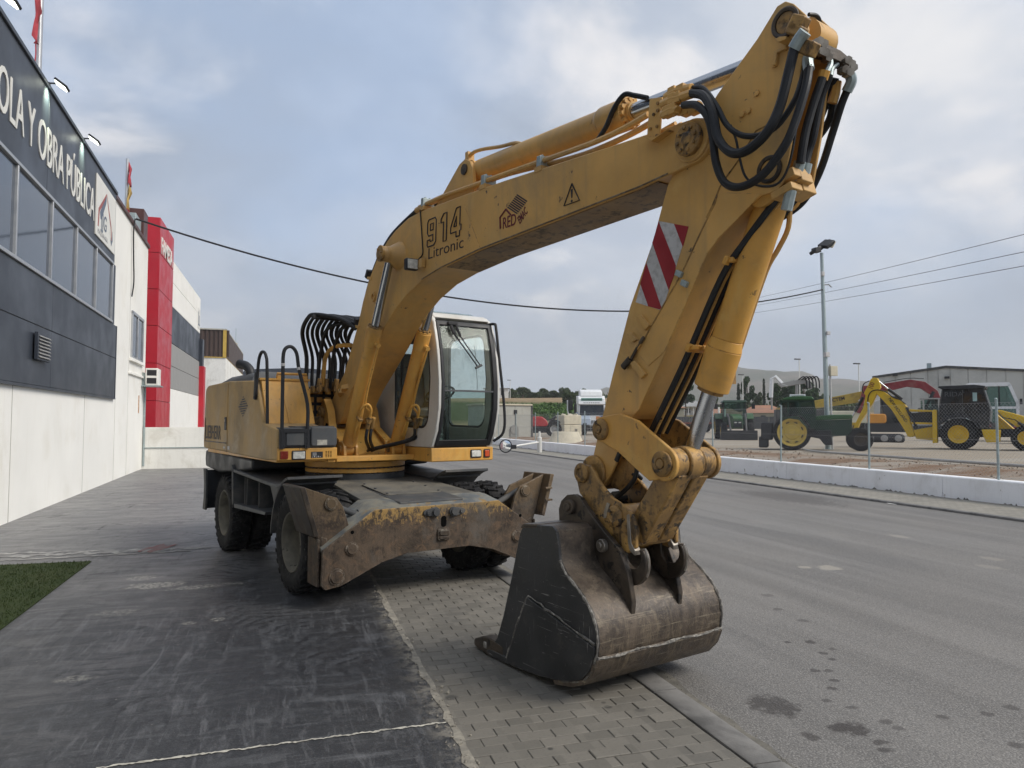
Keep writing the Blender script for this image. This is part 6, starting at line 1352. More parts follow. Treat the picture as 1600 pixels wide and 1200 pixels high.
b = MB(); b.cyl((0, 0, 0), (0, 0, 4.6), .06, .05, n=14); part(b, 'pole', M_ALU, F1)
ribbon('flag', [(.0, -.13, 3.9), (.0, -.18, 2.9), (.02, -.22, 2.6), (.0, -.17, 2.4), (0, -.25, 2.05), (0, -.14, 1.85), (0, -.16, 1.62), (0, -.20, 1.30), (0, -.20, 1.20)], [.14, .3, .12, .16, .34, .30, .10, .26, .05], M_FRED, F1)
b = MB(); b.tube([(0, -.20, 1.25), (0, -.17, 1.0), (0, -.21, .8), (0, -.19, .5)], .012, 5); part(b, 'flag_thread', M_FRED, F1)
F2 = thing('flag_pole', 'short pole with a limp red and yellow flag on the white wall roof', 'flag pole', (-3.971-.0325*25.6-.30, 25.6, 7.9), 0)
b = MB(); b.cyl((0, 0, 0), (0, 0, 2.30), .05, .045, n=12); part(b, 'pole', M_ALU, F2)
ribbon('flag', [(.05, 0, 2.2), (.06, 0, 2.0), (.09, 0, 1.72), (.10, .0, 1.5), (.10, 0, 1.38)], [.03, .16, .26, .24, .10], M_FRED, F2)
ribbon('flag_band', [(.09, 0, 1.45), (.08, 0, 1.2), (.06, 0, .95), (.07, 0, .62)], [.14, .22, .26, .2], M_FYEL, F2)
ribbon('flag_tail', [(.07, 0, .66), (.03, -.02, .45), (-.02, -.05, .22), (-.05, -.1, .12)], [.18, .18, .22, .2], M_FRED, F2)

# ------------------------------------------------------------------ low boundary wall at the end of the forecourt
LW = thing('boundary_wall', 'low white wall closing the forecourt behind the excavator', 'wall', (-4.9, 28.05, 0))
b = MB(); b.ext(0, 6.2, 0, .2, -.05, .72); part(b, 'wall_course', M_WALL2, LW, bevel=.006)
b = MB(); b.ext(0, 6.2, .005, .2, .73, 1.46); part(b, 'wall_course', M_WALL2, LW, bevel=.006)
b = MB(); b.ext(-.01, 6.2, -.03, .0, .72, .75); part(b, 'conduit', M_GALV, LW)

# ------------------------------------------------------------------ red tower and banded hall next door
RT = thing('panelled_hall', 'neighbouring hall with tall red panelled tower and white, blue and grey bands', 'building', (-5.1, 32.0, 0))
b = MB(); b.ext(-6, -.05, .02, 3.55, 0, 9.95); part(b, 'tower_core', M_REDP, RT)
zb = [0, 1.30, 2.50, 4.02, 5.55, 7.05, 8.55, 10.02]
for z0, z1 in zip(zb[:-1], zb[1:]):
    b = MB(); b.ext(-6, -.03, -.03, .0, z0+.012, z1-.012); part(b, 'red_panel', M_REDP, RT, bevel=.006)
    b = MB(); b.ext(-.03, .0, -.03, 3.6, z0+.012, z1-.012); part(b, 'red_panel', M_REDP, RT, bevel=.006)
b = MB(); b.ext(-3, -.1, .5, 3.4, 10.0, 10.12); part(b, 'tower_cap', M_GREYPAN, RT)
text_mesh('sign_lettering', 'FAMESA', .95, M_SIGN, RT, (.012, .25, 8.62), (R(90), 0, R(90)), .01, sx=.88, bold=.02)
b = MB(); b.ext(-12, -.12, 3.6, 14.5, 0, 8.8); part(b, 'hall_core', M_WALL, RT)
for z0, z1, m in ((0, 3.15, M_WALL), (3.17, 4.18, M_GREYPAN), (4.2, 5.22, M_GREYPAN), (5.25, 6.9, M_PANEL), (6.92, 8.0, M_WALL), (8.02, 9.0, M_WALL)):
    b = MB(); b.ext(-.12, -.02, 3.61, 14.5, z0, z1); part(b, 'cladding_band', m, RT, bevel=.005)
b = MB(); b.ext(-.02, .0, 13.2, 14.3, 7.15, 8.3); part(b, 'logo_board', M_SIGN, RT)
b = MB(); b.ext(0, .006, 13.4, 13.55, 7.3, 8.1); b.ext(0, .006, 13.55, 14.1, 7.3, 7.4); b.ext(0, .006, 13.8, 13.95, 7.4, 7.9); part(b, 'emblem', M_LBLU, RT)
b = MB(); b.ext(-3, .25, 14.5, 15.4, 0, 4.95); part(b, 'end_column', M_REDP, RT, bevel=.01)
b = MB(); b.ext(-3, .15, 14.5, 15.3, 4.97, 6.6); part(b, 'end_panel', M_PANEL, RT)

BB = thing('brown_clad_hall', 'hall with brown corrugated upper cladding and yellow corner trim beyond the red tower', 'building', (-4.7, 60, 0))
b = MB(); b.ext(-9, 0, 0, 22, 0, 6.6); part(b, 'wall', M_GREYPAN if False else M_WALL2, BB)
b = MB(); prof = []
x = -9.0
while x < 0: prof += [(x, .02), (x+.12, .02), (x+.16, -.04), (x+.28, -.04)]; x += .32
M_CORR = mat('brown_corrugated', (.075, .052, .045), .1, 2, rough=.6, bump=0); M_YTRIM = mat('yellow_trim', (.55, .37, .08), .1, 3, rough=.6, bump=0)
b.prism(prof+[(0, .02), (0, .5), (-9, .5)], 6.65, 8.75, 'z'); part(b, 'cladding', M_CORR, BB)
b = MB(); b.ext(-.06, .02, .5, 22, 6.65, 8.75); part(b, 'side_cladding', M_CORR, BB)
b = MB(); b.ext(-.22, .03, -.08, .06, 6.6, 8.78); b.ext(-9, 0, -.06, 22, 6.58, 6.65); part(b, 'corner_trim', M_YTRIM, BB)
b = MB(); b.ext(-9, .04, -.1, 22, 8.76, 8.86); part(b, 'roof_trim', M_FILL, BB)
b = MB(); b.tube([(-.35, 16, 8.8), (-.35, 16, 10.9)], .03, 5); part(b, 'antenna', M_GALV, BB)
GB = thing('grey_gable_hall', 'far hall with dark grey gable end and yellow edge behind the exhaust pipe', 'building', (-6.2, 92, 0))
b = MB(); b.ext(-10, 0, 0, 25, 0, 6.8); part(b, 'wall', M_WALL2, GB)
b = MB(); b.prism([(0, 6.8), (0, 11.0), (14, 8.2), (25, 6.8)], -.15, .25, 'x'); part(b, 'gable_panel', M_PANEL, GB)
b = MB(); b.ext(-1.2, .25, -.25, 0, 6.0, 11.0); part(b, 'edge_trim', M_YTRIM, GB)
GC = thing('dark_roof_hall', 'low far hall with a dark pitched roof seen over the excavator body', 'building', (-2.2, 118, 0))
b = MB(); b.ext(-7, 13, 0, 20, 0, 7.0); part(b, 'wall', M_WALL2, GC)
b = MB(); b.prism([(-7.3, 7.0), (-4.0, 9.6), (4, 10.0), (10, 9.6), (13.3, 7.0)], -.3, 20, 'y'); part(b, 'roof', M_PANEL, GC)

# ------------------------------------------------------------------ far side of the road
M_LOWW = mat('bluish_white_paint', (0.82, 0.825, 0.83), 0.04, 1.0, dirt=(0.60, 0.59, 0.57), amt=0.35, dscale=1.4, chip=(.3, .27, .22), cth=.66, cscale=9, rough=0.8, bump=0.2, streak=0.3, world=True)
fp_ = struct(sheet('far_pavement', [(12.0, -30), (13.86, -30), (13.86, 160), (12.0, 160)], 0.0, M_SAND))
kf = MB().prism([(11.99, -.08), (11.99, .0), (12.0, .012), (12.13, .014), (12.13, -.08)], 0, .996, 'y').build('kerb_stone', M_KERB, mesh_only=True)
for i in range(60): mesh_obj('kerb_stone', kf, fp_, (0, 6+i, 0))
def m_fpave():
    t = NT('far_paving'); p = t.pos(); bt = t.n('ShaderNodeTexBrick'); bt.offset = .5; t.l(p, bt.inputs['Vector'])
    bt.inputs['Scale'].default_value = 1; bt.inputs['Brick Width'].default_value = .2; bt.inputs['Row Height'].default_value = .1; bt.inputs['Mortar Size'].default_value = .006
    bt.inputs['Color1'].default_value = (.25, .235, .2, 1); bt.inputs['Color2'].default_value = (.3, .28, .24, 1); bt.inputs['Mortar'].default_value = (.16, .15, .13, 1)
    n = t.noise(p, .8, 6); col = t.mix(t.ramp(n, .45, .7, 0, .5), bt.outputs['Color'], (.36, .33, .27)); return t.fin(col, .85, 0, .2)
M_FPAV = m_fpave()
# paving slabs laid between the far kerb and the wall, large modules
for j in range(46):
    y = 8+j*1.0
    b = None
fpm = MB().prism([(12.136, .002), (12.14, .008), (13.855, .008), (13.855, .002)], .003, .997, 'y').build('paving_bay', M_FPAV, mesh_only=True)
for j in range(60): mesh_obj('paving_bay', fpm, fp_, (0, 6+j, 0))
# low retaining wall in lengths
WL = thing('low_street_wall', 'long low bluish white wall across the road carrying the wire fence', 'wall', (13.86, 0, 0))
for i in range(13):
    y0 = 2.0+i*5.2
    b = MB(); b.prism([(0, -.05), (0, .455), (.02, .475), (.28, .48), (.3, .46), (.3, -.05)], y0+.006, y0+5.194, 'y'); part(b, 'wall_bay', M_LOWW, WL)
b = MB()
for k in range(260):
    y = rr.uniform(6, 62); w = rr.uniform(.02, .09); h_ = rr.uniform(.01, .05); b.add([(-.004, y-w, 0.008), (-.004, y+w, .008), (-.004-w*.5, y+w*.2, .008), (-.01, y, .008+h_)], [(0, 2, 3), (2, 1, 3), (0, 1, 2)])
stuff(part(b, 'base_dirt', M_SAND, WL))
# wire fence
FN = thing('wire_fence', 'chain link fence on thin grey posts along the low street wall', 'fence', (14.02, 0, .47))
py_ = [7.8, 11.2, 14.65, 18.05, 21.63, 25.2, 29.0, 32.8, 36.5, 40.2, 44.0, 48.0]
for y in py_:
    b = MB(); b.cyl((0, y, -.02), (rr.gauss(0, .015), y+rr.gauss(0, .02), 1.68), .026, n=10); b.cyl((0, y, 1.68), (0, y, 1.70), .03, .01, n=10); part(b, 'post', M_GALV, FN)
def m_wire():
    t = NT('fence_wire'); return t.fin((.42, .42, .42), .5, .4)
M_WIRE = m_wire(); b = MB(); H = 1.58; wd = .0013; sp_ = .085
y = 4.0-H
while y < 48:
    for s_ in (1, -1):
        z0, z1 = 0.03, 1.60
        a = (0.03+.002*s_, y if s_ > 0 else y+H, z0); c = (0.03+.002*s_, y+H if s_ > 0 else y, z1)
        n_ = Vector((0, -(c[2]-a[2]), c[1]-a[1])).normalized()*wd
        A, C = Vector(a), Vector(c); X = Vector((wd, 0, 0))
        b.add([A+n_, A-n_*.5+X, A-n_*.5-X, C+n_, C-n_*.5+X, C-n_*.5-X], [(0, 1, 4, 3), (1, 2, 5, 4), (2, 0, 3, 5)])
    y += sp_
stuff(part(b, 'wire_mesh', M_WIRE, FN))
b = MB()
for z in (.05, .82, 1.60): b.tube([(.03, 2, z), (.03, 48, z)], .003, 4)
part(b, 'line_wire', M_WIRE, FN)

# yard ground behind the wall: dirt bank, then gravel
def m_yard():
    t = NT('yard_dirt'); p = t.pos(); sp = t.n('ShaderNodeSeparateXYZ'); t.l(p, sp.inputs[0]); n = t.noise(p, .5, 8, .7, .4); f = t.noise(p, 9, 7, .75); g = t.noise(p, 40, 4, .7)
    x = t.math('ADD', sp.outputs['X'], t.math('MULTIPLY', n, 4.0)); 
    col = t.mix(t.ramp(x, 19.0, 22.5), (0.20, 0.125, 0.078), (0.34, 0.30, 0.24))
    col = t.mix(t.ramp(f, .45, .7, 0, .7), col, (0.33, 0.24, 0.165)); col = t.mix(t.ramp(g, .5, .7, 0, .6), col, (.10, .075, .055))
    y = t.math('ADD', sp.outputs['Y'], t.math('MULTIPLY', n, 5.0)); far = t.math('MULTIPLY', t.ramp(y, 33, 38), t.ramp(y, 62, 50))
    col = t.mix(t.math('MULTIPLY', t.ramp(t.noise(t.map(p, (.25, 1.2, 1)), .6, 5), .45, .6), .7), col, (.36, .33, .28))
    t.bump(t.math('ADD', f, g), .7, .03); return t.fin(col, .95, 0, .1)
M_YARD = m_yard()
from mathutils import noise as MN
def yard_z(x, y):
    bank = .13*max(0, 1-abs(x-16.5)/2.6)*(0.6+.9*MN.noise(Vector((x*.5, y*.5, 3))))
    rough = .05*MN.noise(Vector((x*1.3, y*1.3, 0)))+.03*MN.noise(Vector((x*4, y*4, 1)))
    return .385+(bank+rough*(1 if x < 20 else .3))*(1 if x > 14.3 else 0)
b = MB(); NX, NY = 60, 150; x0, x1, y0, y1 = 14.1, 75.0, 2.0, 110.0
vs = []
for j in range(NY+1):
    for i in range(NX+1):
        x = x0+(x1-x0)*(i/NX)**2.0; y = y0+(y1-y0)*(j/NY)**1.3; vs.append((x, y, yard_z(x, y)))
b.add(vs, [(j*(NX+1)+i, j*(NX+1)+i+1, (j+1)*(NX+1)+i+1, (j+1)*(NX+1)+i) for j in range(NY) for i in range(NX)])
struct(b.build('yard_ground', M_YARD, ang=80))
b = MB()
for k in range(2600):
    x = 14.3+rr.random()**1.3*6; y = rr.uniform(7, 30); s = .008+.05*rr.random()**5; z = yard_z(x, y)
    P = [Vector((s, 0, 0)), Vector((-s, 0, 0)), Vector((0, s*.8, 0)), Vector((0, -s*.8, 0)), Vector((0, 0, s*.7)), Vector((0, 0, -s*.5))]; ro = Euler((rr.random()*6, rr.random()*6, rr.random()*6)).to_matrix()
    b.add([ro @ q+Vector((x, y, z+s*.2)) for q in P], [(0, 2, 4), (2, 1, 4), (1, 3, 4), (3, 0, 4), (2, 0, 5), (1, 2, 5), (3, 1, 5), (0, 3, 5)])
g = stuff(b.build('yard_rubble', mat('rubble', (.27, .2, .14), .4, 4, rough=.95, bump=.3, world=True))); g['label'] = 'brown earth clods and stones behind the wire fence'; g['category'] = 'rubble'
HS = tag(MB().tube([(17.5, 3, .52), (18.2, 9, .50), (18.8, 15, .49), (19.6, 20, .47), (20.4, 24, .45), (21.5, 26.2, .45)], .045, 8, 5).build('water_hose', mat('pale_hose', (.34, .33, .31), .1, 4, rough=.7, bump=0)), 'long pale hose lying on the dirt behind the wire fence', 'hose')

# ------------------------------------------------------------------ machines in the yard
M_NHY = mat('bright_yellow_paint', (0.62, 0.40, 0.018), 0.08, 1.5, dirt=(.38, .27, .08), amt=.4, dscale=1.6, rough=.45, bump=.03)
M_GREEN = mat('tractor_green', (0.030, 0.095, 0.032), 0.12, 2, dirt=(.12, .13, .08), amt=.4, dscale=2, rough=.45, bump=.03)
M_DKGREEN = mat('dark_green_paint', (0.018, 0.045, 0.028), 0.12, 2, dirt=(.06, .065, .05), amt=.4, dscale=2, rough=.5, bump=.03)
M_RIMY = mat('pale_yellow_rim', (0.55, 0.40, 0.085), 0.1, 3, dirt=(.40, .30, .12), amt=.4, rough=.55, bump=.05)
M_RIMG = mat('grey_rim', (.42, .42, .41), .1, 3, dirt=(.25, .23, .2), amt=.4, rough=.6, bump=.05)
M_CABW = mat('dark_tinted_cab_glass', (.014, .017, .021), .1, 2, dirt=(.05, .05, .05), amt=.4, dscale=2, rough=.14, bump=.0, spec=.6)
M_REDM = mat('machine_red', (.46, .032, .035), .08, 2, dirt=(.35, .12, .1), amt=.3, rough=.4, bump=.02)
M_TRUCKW = mat('truck_white', (.72, .73, .73), .03, 2, dirt=(.5, .49, .46), amt=.35, rough=.35, bump=.01)
M_TBLUE = mat('truck_blue', (.035, .075, .20), .08, 2, rough=.35, bump=.01)
M_RUSTR = mat('red_oxide', (.17, .045, .03), .15, 2, dirt=(.2, .13, .1), amt=.4, rough=.7, bump=.05)
M_CREAM = mat('cream_block', (.55, .50, .38), .08, 1.5, dirt=(.38, .34, .26), amt=.4, rough=.85, bump=.1)
M_CABG = m_glass('machine_glass', (.45, .58, .55), .06)
def yard_wheel(par, c, r, w, rr_, m_rim, n=30, lug=20, ax=(0, 1, 0)):
    """wheel whose outer face looks to local -y"""
    b = MB(); b.lathe([(rr_, -.42*w), (rr_*1.05, -.5*w), (r*.80, -.52*w), (r*.94, -.44*w), (r*.965, 0), (r*.94, .44*w), (r*.80, .52*w), (rr_, .5*w), (rr_*.9, 0)], (0, 0, 0), (0, 1, 0), n, closed=True)
    for i in range(lug):
        for s_ in (-1, 1):
            a = 2*math.pi*(i+(.5 if s_ > 0 else 0))/lug; da = .55*2*math.pi/lug
            def pt(rad, y, q): return Vector((rad*math.cos(q), y*s_, rad*math.sin(q)))
            lo = [pt(r*.93, .03*w, a+da), pt(r*.93, .03*w, a+da*1.7), pt(r*.86, .50*w, a+da*.6), pt(r*.86, .50*w, a-da*.1)]; hi = [pt(r, .03*w, a+da), pt(r, .03*w, a+da*1.6), pt(r*.965, .5*w, a+da*.5), pt(r*.965, .5*w, a)]
            b.hexa(lo+hi if s_ > 0 else lo[::-1]+hi[::-1])
    t_ = part(b, 'tyre', M_TYRE, par); t_.location = c
    b = MB(); b.lathe([(rr_*1.03, -.46*w), (rr_*.93, -.44*w), (rr_*.88, -.22*w), (rr_*.55, -.16*w), (rr_*.5, -.24*w), (rr_*.22, -.26*w), (rr_*.2, -.34*w), (0, -.34*w), (0, 0), (rr_*.8, 0)], (0, 0, 0), (0, 1, 0), n, cap=False)
    for i in range(8):
        a = 2*math.pi*i/8; p_ = (rr_*.36*math.cos(a), -.25*w, rr_*.36*math.sin(a)); b.cyl(p_, (p_[0], -.30*w, p_[2]), rr_*.05, n=6)
    part(b, 'rim', m_rim, t_); return t_
def hd(dx, dy): return math.atan2(dy, dx)

# --- backhoe loader, side on, facing right
bx, by = [(28.772, 24.840)][0]
BH = thing('backhoe_loader', 'yellow backhoe loader with dark cab parked side on behind the fence', 'backhoe loader', (bx, by, .38), hd(1.33, -1.82))
yard_wheel(BH, (0, .22, .70), .72, .44, .40, M_NHY, lug=18)
yard_wheel(BH, (0, 1.85, .70), .72, .44, .40, M_NHY, lug=18).rotation_euler = (0, 0, R(180))
fwx = [(2.472, 0.360)][0]
yard_wheel(BH, (fwx[0], .25, .56), .56, .34, .30, M_NHY, lug=16); yard_wheel(BH, (fwx[0], 1.75, .56), .56, .34, .30, M_NHY, lug=16).rotation_euler = (0, 0, R(180))
def vq_b(b, prof, y0, y1): b.prism(prof, y0, y1, 'y')
b = MB(); b.prism([(0.877, 0.924), (1.587, 0.913), (1.545, 0.376), (1.054, 0.351), (0.951, 0.595)], .02, .5, 'y'); part(b, 'fuel_tank', M_NHY, BH, bevel=.03)
b = MB(); b.prism([(-.9, .55), (-.9, .95), (2.9, .95), (3.0, .6)], .55, 1.55, 'y'); part(b, 'chassis', M_BLK, BH)
b = MB(); b.prism([(-0.788, 1.115), (-0.739, 1.864), (-0.584, 2.747), (0.984, 2.756), (1.232, 1.779), (1.155, 0.991), (0.822, 0.923), (0.719, 1.220), (0.446, 1.503), (0.051, 1.588), (-0.383, 1.522), (-0.622, 1.320)], .06, 2.0, 'y'); cb = part(b, 'cab', M_CABW, BH, bevel=.03)
b = MB(); b.prism([(-0.744, 2.837), (-0.669, 2.886), (0.654, 2.915), (1.069, 2.853), (1.053, 2.764), (0.983, 2.733), (-0.585, 2.730)], -.02, 2.08, 'y'); part(b, 'cab_roof', M_BLK, BH, bevel=.02)
b = MB(); b.prism([(-0.771, 1.218), (-0.441, 1.506), (-0.006, 1.605), (0.391, 1.553), (0.666, 1.320), (0.809, 0.956), (0.739, 0.939), (0.580, 1.253), (0.332, 1.453), (0.020, 1.487), (-0.386, 1.387), (-0.715, 1.116)], -.04, .5, 'y'); part(b, 'fender', M_BLK, BH, bevel=.015)
b = MB(); b.prism([(0.588, 2.567), (0.756, 2.563), (0.751, 2.181), (0.591, 2.177)], .050, .056, 'y'); part(b, 'bright_window', M_WIN if False else mat('pale_window', (.30, .42, .42), .1, 3, rough=.2, bump=0), BH)
b = MB()
for P in ([(-0.788, 1.115), (-0.739, 1.864), (-0.590, 2.730), (-0.541, 2.729), (-0.695, 1.864), (-0.738, 1.133)], [(0.970, 2.740), (1.025, 2.738), (1.245, 1.779), (1.170, 1.057), (1.143, 1.057), (1.204, 1.763)], [(0.195, 2.693), (0.230, 2.692), (0.213, 1.654), (0.179, 1.654)]): b.prism(P, .035, .058, 'y')
part(b, 'cab_pillar', M_DKGREY, BH)
b = MB(); b.ext(.2, .23, .05, .055, 1.0, 1.1); part(b, 'door_handle', M_ALU, BH)
tq = [(-0.505, 2.405)][0]
text_mesh('window_lettering', 'RIDA', .30, mat('grey_film_print', (.07, .075, .08), 0, rough=.4, bump=0), BH, (tq[0], .048, tq[1]), (R(90), 0, 0), .002, sx=1.1)
b = MB(); b.prism([(1.450, 1.777), (1.612, 1.776), (2.430, 1.512), (2.552, 1.320), (2.543, 1.000), (2.305, 0.902), (1.472, 1.614)], .25, .6, 'y'); part(b, 'loader_arm', M_NHY, BH, bevel=.03)
b = MB(); b.prism([(1.392, 1.647), (2.094, 0.901), (2.033, 0.610), (1.579, 0.604), (1.426, 0.928)], .6, 1.5, 'y'); part(b, 'engine_hood', M_NHY, BH, bevel=.04)
b = MB(); b.tube([(q[0], .2, q[1]) for q in [(2.209, 1.223), (2.544, 1.032)]], .06, 8); b.tube([(q[0], .24, q[1]) for q in [(1.475, 1.712), (1.684, 1.450), (2.108, 1.352), (2.236, 1.223)]], .02, 6); part(b, 'loader_ram', M_BLK, BH)
b = MB(); b.box((3.9, 1.1, .55), (.5, 2.2, .7)); part(b, 'loader_bucket', M_DKGREY, BH, bevel=.05)
# rear digging arm
K = '#1498,703,1.33,-1.82 @8.57,1300,580'
b = MB(); b.prism([(-0.992, 1.798), (-0.900, 1.815), (-0.814, 1.797), (-0.824, 0.299), (-1.017, 0.279)], .05, .45, 'y'); part(b, 'stabiliser', M_NHY, BH, bevel=.02)
b = MB(); b.prism([(-2.020, 1.859), (-1.022, 1.799), (-0.994, 1.713), (-1.992, 1.737)], .6, .75, 'y'); part(b, 'rear_frame_bar', M_NHY, BH, bevel=.02)
b = MB(); b.prism([(-1.943, 1.250), (-1.007, 1.217), (-1.009, 1.132), (-1.914, 1.146)], .6, .75, 'y'); part(b, 'rear_frame_bar', M_NHY, BH, bevel=.02)
b = MB(); b.prism([(-1.860, 0.869), (-1.012, 1.046), (-1.028, 0.398), (-1.748, 0.455)], .7, 1.3, 'y'); part(b, 'rear_frame_bar', M_NHY, BH, bevel=.02)
b = MB(); b.prism([(-2.025, 1.668), (-1.053, 1.730), (-1.067, 1.183), (-1.914, 1.181)], .8, 1.6, 'y'); part(b, 'rear_box', M_BLK, BH)
bm_prof = [(-3.437, 2.786), (-3.194, 2.815), (-2.880, 2.559), (-2.475, 2.339), (-2.229, 2.159), (-2.095, 1.947), (-2.001, 1.389), (-1.806, 0.592), (-1.930, 0.539), (-2.114, 0.554), (-2.201, 0.796), (-2.559, 1.460), (-2.770, 1.849), (-3.142, 2.315), (-3.393, 2.605)]
b = MB(); b.prism(bm_prof, .72, 1.02, 'y'); bmo = part(b, 'backhoe_boom', M_NHY, BH, bevel=.02)
b = MB(); b.prism([(-3.775, 3.010), (-3.636, 3.348), (-3.504, 3.416), (-3.342, 3.374), (-3.250, 3.174), (-3.224, 2.923), (-3.392, 2.641), (-3.598, 2.143), (-4.179, 1.211), (-4.285, 0.922), (-4.486, 0.920), (-4.345, 1.247), (-3.996, 1.969), (-3.884, 2.544), (-3.964, 2.654)], .70, 1.04, 'y'); part(b, 'dipper', M_NHY, BH, bevel=.02)
b = MB(); b.prism([(-4.819, 1.100), (-4.614, 1.229), (-4.312, 1.211), (-4.381, 1.102), (-4.550, 1.065), (-4.606, 0.810), (-4.707, 0.791)], .74, 1.0, 'y'); part(b, 'bucket_link', M_NHY, BH, bevel=.015)
b = MB(); b.prism([(-4.761, 0.663), (-4.589, 0.811), (-4.287, 0.849), (-4.094, 0.563), (-3.809, 0.101), (-3.909, -0.009), (-4.641, -0.025), (-4.802, 0.335)], .60, 1.25, 'y'); part(b, 'digging_bucket', M_EAR, BH, bevel=.05)
def vq_t(b, P, y, r, n=8, sm=0): b.tube([(q[0], y, q[1]) for q in P], r, n, sm)
b = MB(); vq_t(b, [(-2.905, 2.843), (-2.318, 2.336)], .87, .075); vq_t(b, [(-4.018, 2.475), (-4.400, 1.755)], .87, .075); vq_t(b, [(-2.110, 1.948), (-1.734, 1.043)], .66, .075); part(b, 'ram_barrel', M_BLK, BH)
b = MB(); vq_t(b, [(-3.298, 3.211), (-2.905, 2.843)], .87, .04); vq_t(b, [(-4.400, 1.755), (-4.699, 1.174)], .87, .035); part(b, 'ram_rod', M_CHROME, BH)
b = MB(); vq_t(b, [(-3.796, 2.074), (-3.754, 2.505), (-3.584, 2.753), (-3.259, 2.799), (-2.941, 2.666), (-2.692, 2.448), (-2.382, 2.302), (-2.138, 2.088)], .68, .024, 6, 4); vq_t(b, [(-3.687, 3.260), (-3.937, 3.124), (-4.026, 2.837), (-3.964, 2.654)], .7, .024, 6, 4); part(b, 'hose', M_HOSE, BH)
ta, tb = [(-2.901, 2.364), (-2.295, 1.390)]
text_mesh('lettering', 'NEW HOLLAND', .20, M_PRINT, BH, (ta[0], .715, ta[1]), (R(90), math.atan2(ta[1]-tb[1], tb[0]-ta[0]), 0), .003, sx=.92, bold=.004)
td = [(-3.583, 2.825)][0]
text_mesh('lettering', '100', .28, mat('dark_red_print', (.16, .03, .02), 0, rough=.6, bump=0), BH, (td[0], .695, td[1]), (R(90), R(-68), 0), .003, sx=.8, bold=.004)

# --- dark green tractor, side on
tx_, ty_ = [(21.181, 26.493)][0]
TA = thing('tractor', 'dark green tractor with big pale yellow rear wheel, side on behind the fence', 'tractor', (tx_, ty_, .38), hd(.78, -.62))
yard_wheel(TA, (0, .22, .80), .80, .46, .60, M_RIMY, lug=20); yard_wheel(TA, (.0, 1.75, .80), .80, .46, .60, M_RIMY, lug=20).rotation_euler = (0, 0, R(180))
b = MB()
for i in range(8):
    a = 2*math.pi*(i+.5)/8; b.box((.45*math.cos(a), .22-.135, .80+.45*math.sin(a)), (.05, .02, .14), (0, -a, 0))
part(b, 'rim_slot', M_BLK, TA)
yard_wheel(TA, (2.75, .3, .50), .50, .32, .28, M_EAR, lug=16); yard_wheel(TA, (2.75, 1.65, .50), .50, .32, .28, M_EAR, lug=16).rotation_euler = (0, 0, R(180))
b = MB(); b.prism([(-0.460, 1.504), (-0.436, 2.141), (0.927, 2.282), (1.015, 1.570), (0.950, 1.515)], .3, 1.7, 'y') if False else None
def tq_(b, P, y0, y1): b.prism(P, y0, y1, 'y')
b = MB()
for P in ([(-0.500, 1.518), (-0.448, 2.198), (-0.395, 2.198), (-0.434, 1.518)], [(-0.182, 1.546), (-0.157, 2.167), (-0.091, 2.166), (-0.116, 1.546)], [(0.290, 1.544), (0.303, 2.191), (0.394, 2.190), (0.382, 1.544)], [(0.874, 2.213), (0.938, 2.226), (1.028, 1.570), (0.964, 1.557)], [(-0.461, 2.213), (0.913, 2.240), (0.925, 2.171), (-0.449, 2.127)], [(-0.472, 1.603), (0.991, 1.612), (1.002, 1.515), (-0.487, 1.504)]):
    for y0 in (.32, 1.62): b.prism(P, y0, y0+.06, 'y')
part(b, 'cab_frame', M_DKGREEN, TA)
b = MB(); P = [(-0.433, 1.575), (-0.396, 2.155), (0.873, 2.185), (0.977, 1.585)]; b.prism(P, .345, .350, 'y'); b.prism(P, 1.65, 1.655, 'y'); part(b, 'cab_window', M_CABG, TA)
b = MB(); b.prism([(-0.394, 2.240), (-0.273, 2.324), (-0.088, 2.378), (0.515, 2.399), (0.851, 2.367), (0.927, 2.282), (0.913, 2.227)], .25, 1.75, 'y'); part(b, 'cab_roof', M_GREEN, TA, bevel=.03)
b = MB(); b.prism([(-0.075, 2.350), (-0.059, 2.491), (0.595, 2.482), (0.593, 2.384), (0.515, 2.385), (0.516, 2.427), (0.019, 2.419), (0.017, 2.349)], .5, 1.2, 'y'); part(b, 'roof_box', M_TRUCKW, TA, bevel=.01)
b = MB(); b.prism([(0.989, 1.515), (1.627, 1.574), (2.479, 1.580), (2.501, 1.457), (2.475, 1.388), (0.959, 1.320)], .7, 1.3, 'y'); part(b, 'hood', M_GREEN, TA, bevel=.04)
b = MB(); b.prism([(0.946, 1.306), (2.475, 1.380), (2.435, 0.691), (1.607, 0.602), (0.946, 0.680)], .75, 1.25, 'y'); part(b, 'engine_block', M_DKGREEN, TA, bevel=.02)
b = MB(); b.prism([(0.290, 1.544), (1.002, 1.543), (0.939, 0.958), (0.720, 0.957), (0.595, 1.180)], .35, 1.65, 'y'); part(b, 'cab_base', M_DKGREEN, TA)
b = MB(); b.prism([(-0.501, 1.462), (0.238, 1.517), (0.340, 1.432), (0.695, 0.985), (0.617, 0.985), (0.287, 1.348), (-0.105, 1.405), (-0.504, 1.320)], -.02, .45, 'y'); part(b, 'fender', M_DKGREEN, TA, bevel=.01)
b = MB(); b.prism([(0.692, 0.846), (1.613, 0.906), (1.611, 0.796), (1.650, 0.245), (1.346, 0.241), (1.148, 0.516), (0.739, 0.595)], .5, 1.5, 'y'); part(b, 'axle_housing', M_BLK, TA, bevel=.02)
b = MB(); b.box((.0, 1.0, 1.35), (.5, .5, .5)); b.box((-.3, 1.0, 1.7), (.15, .5, .6)); part(b, 'seat', M_BLK, TA, bevel=.03)
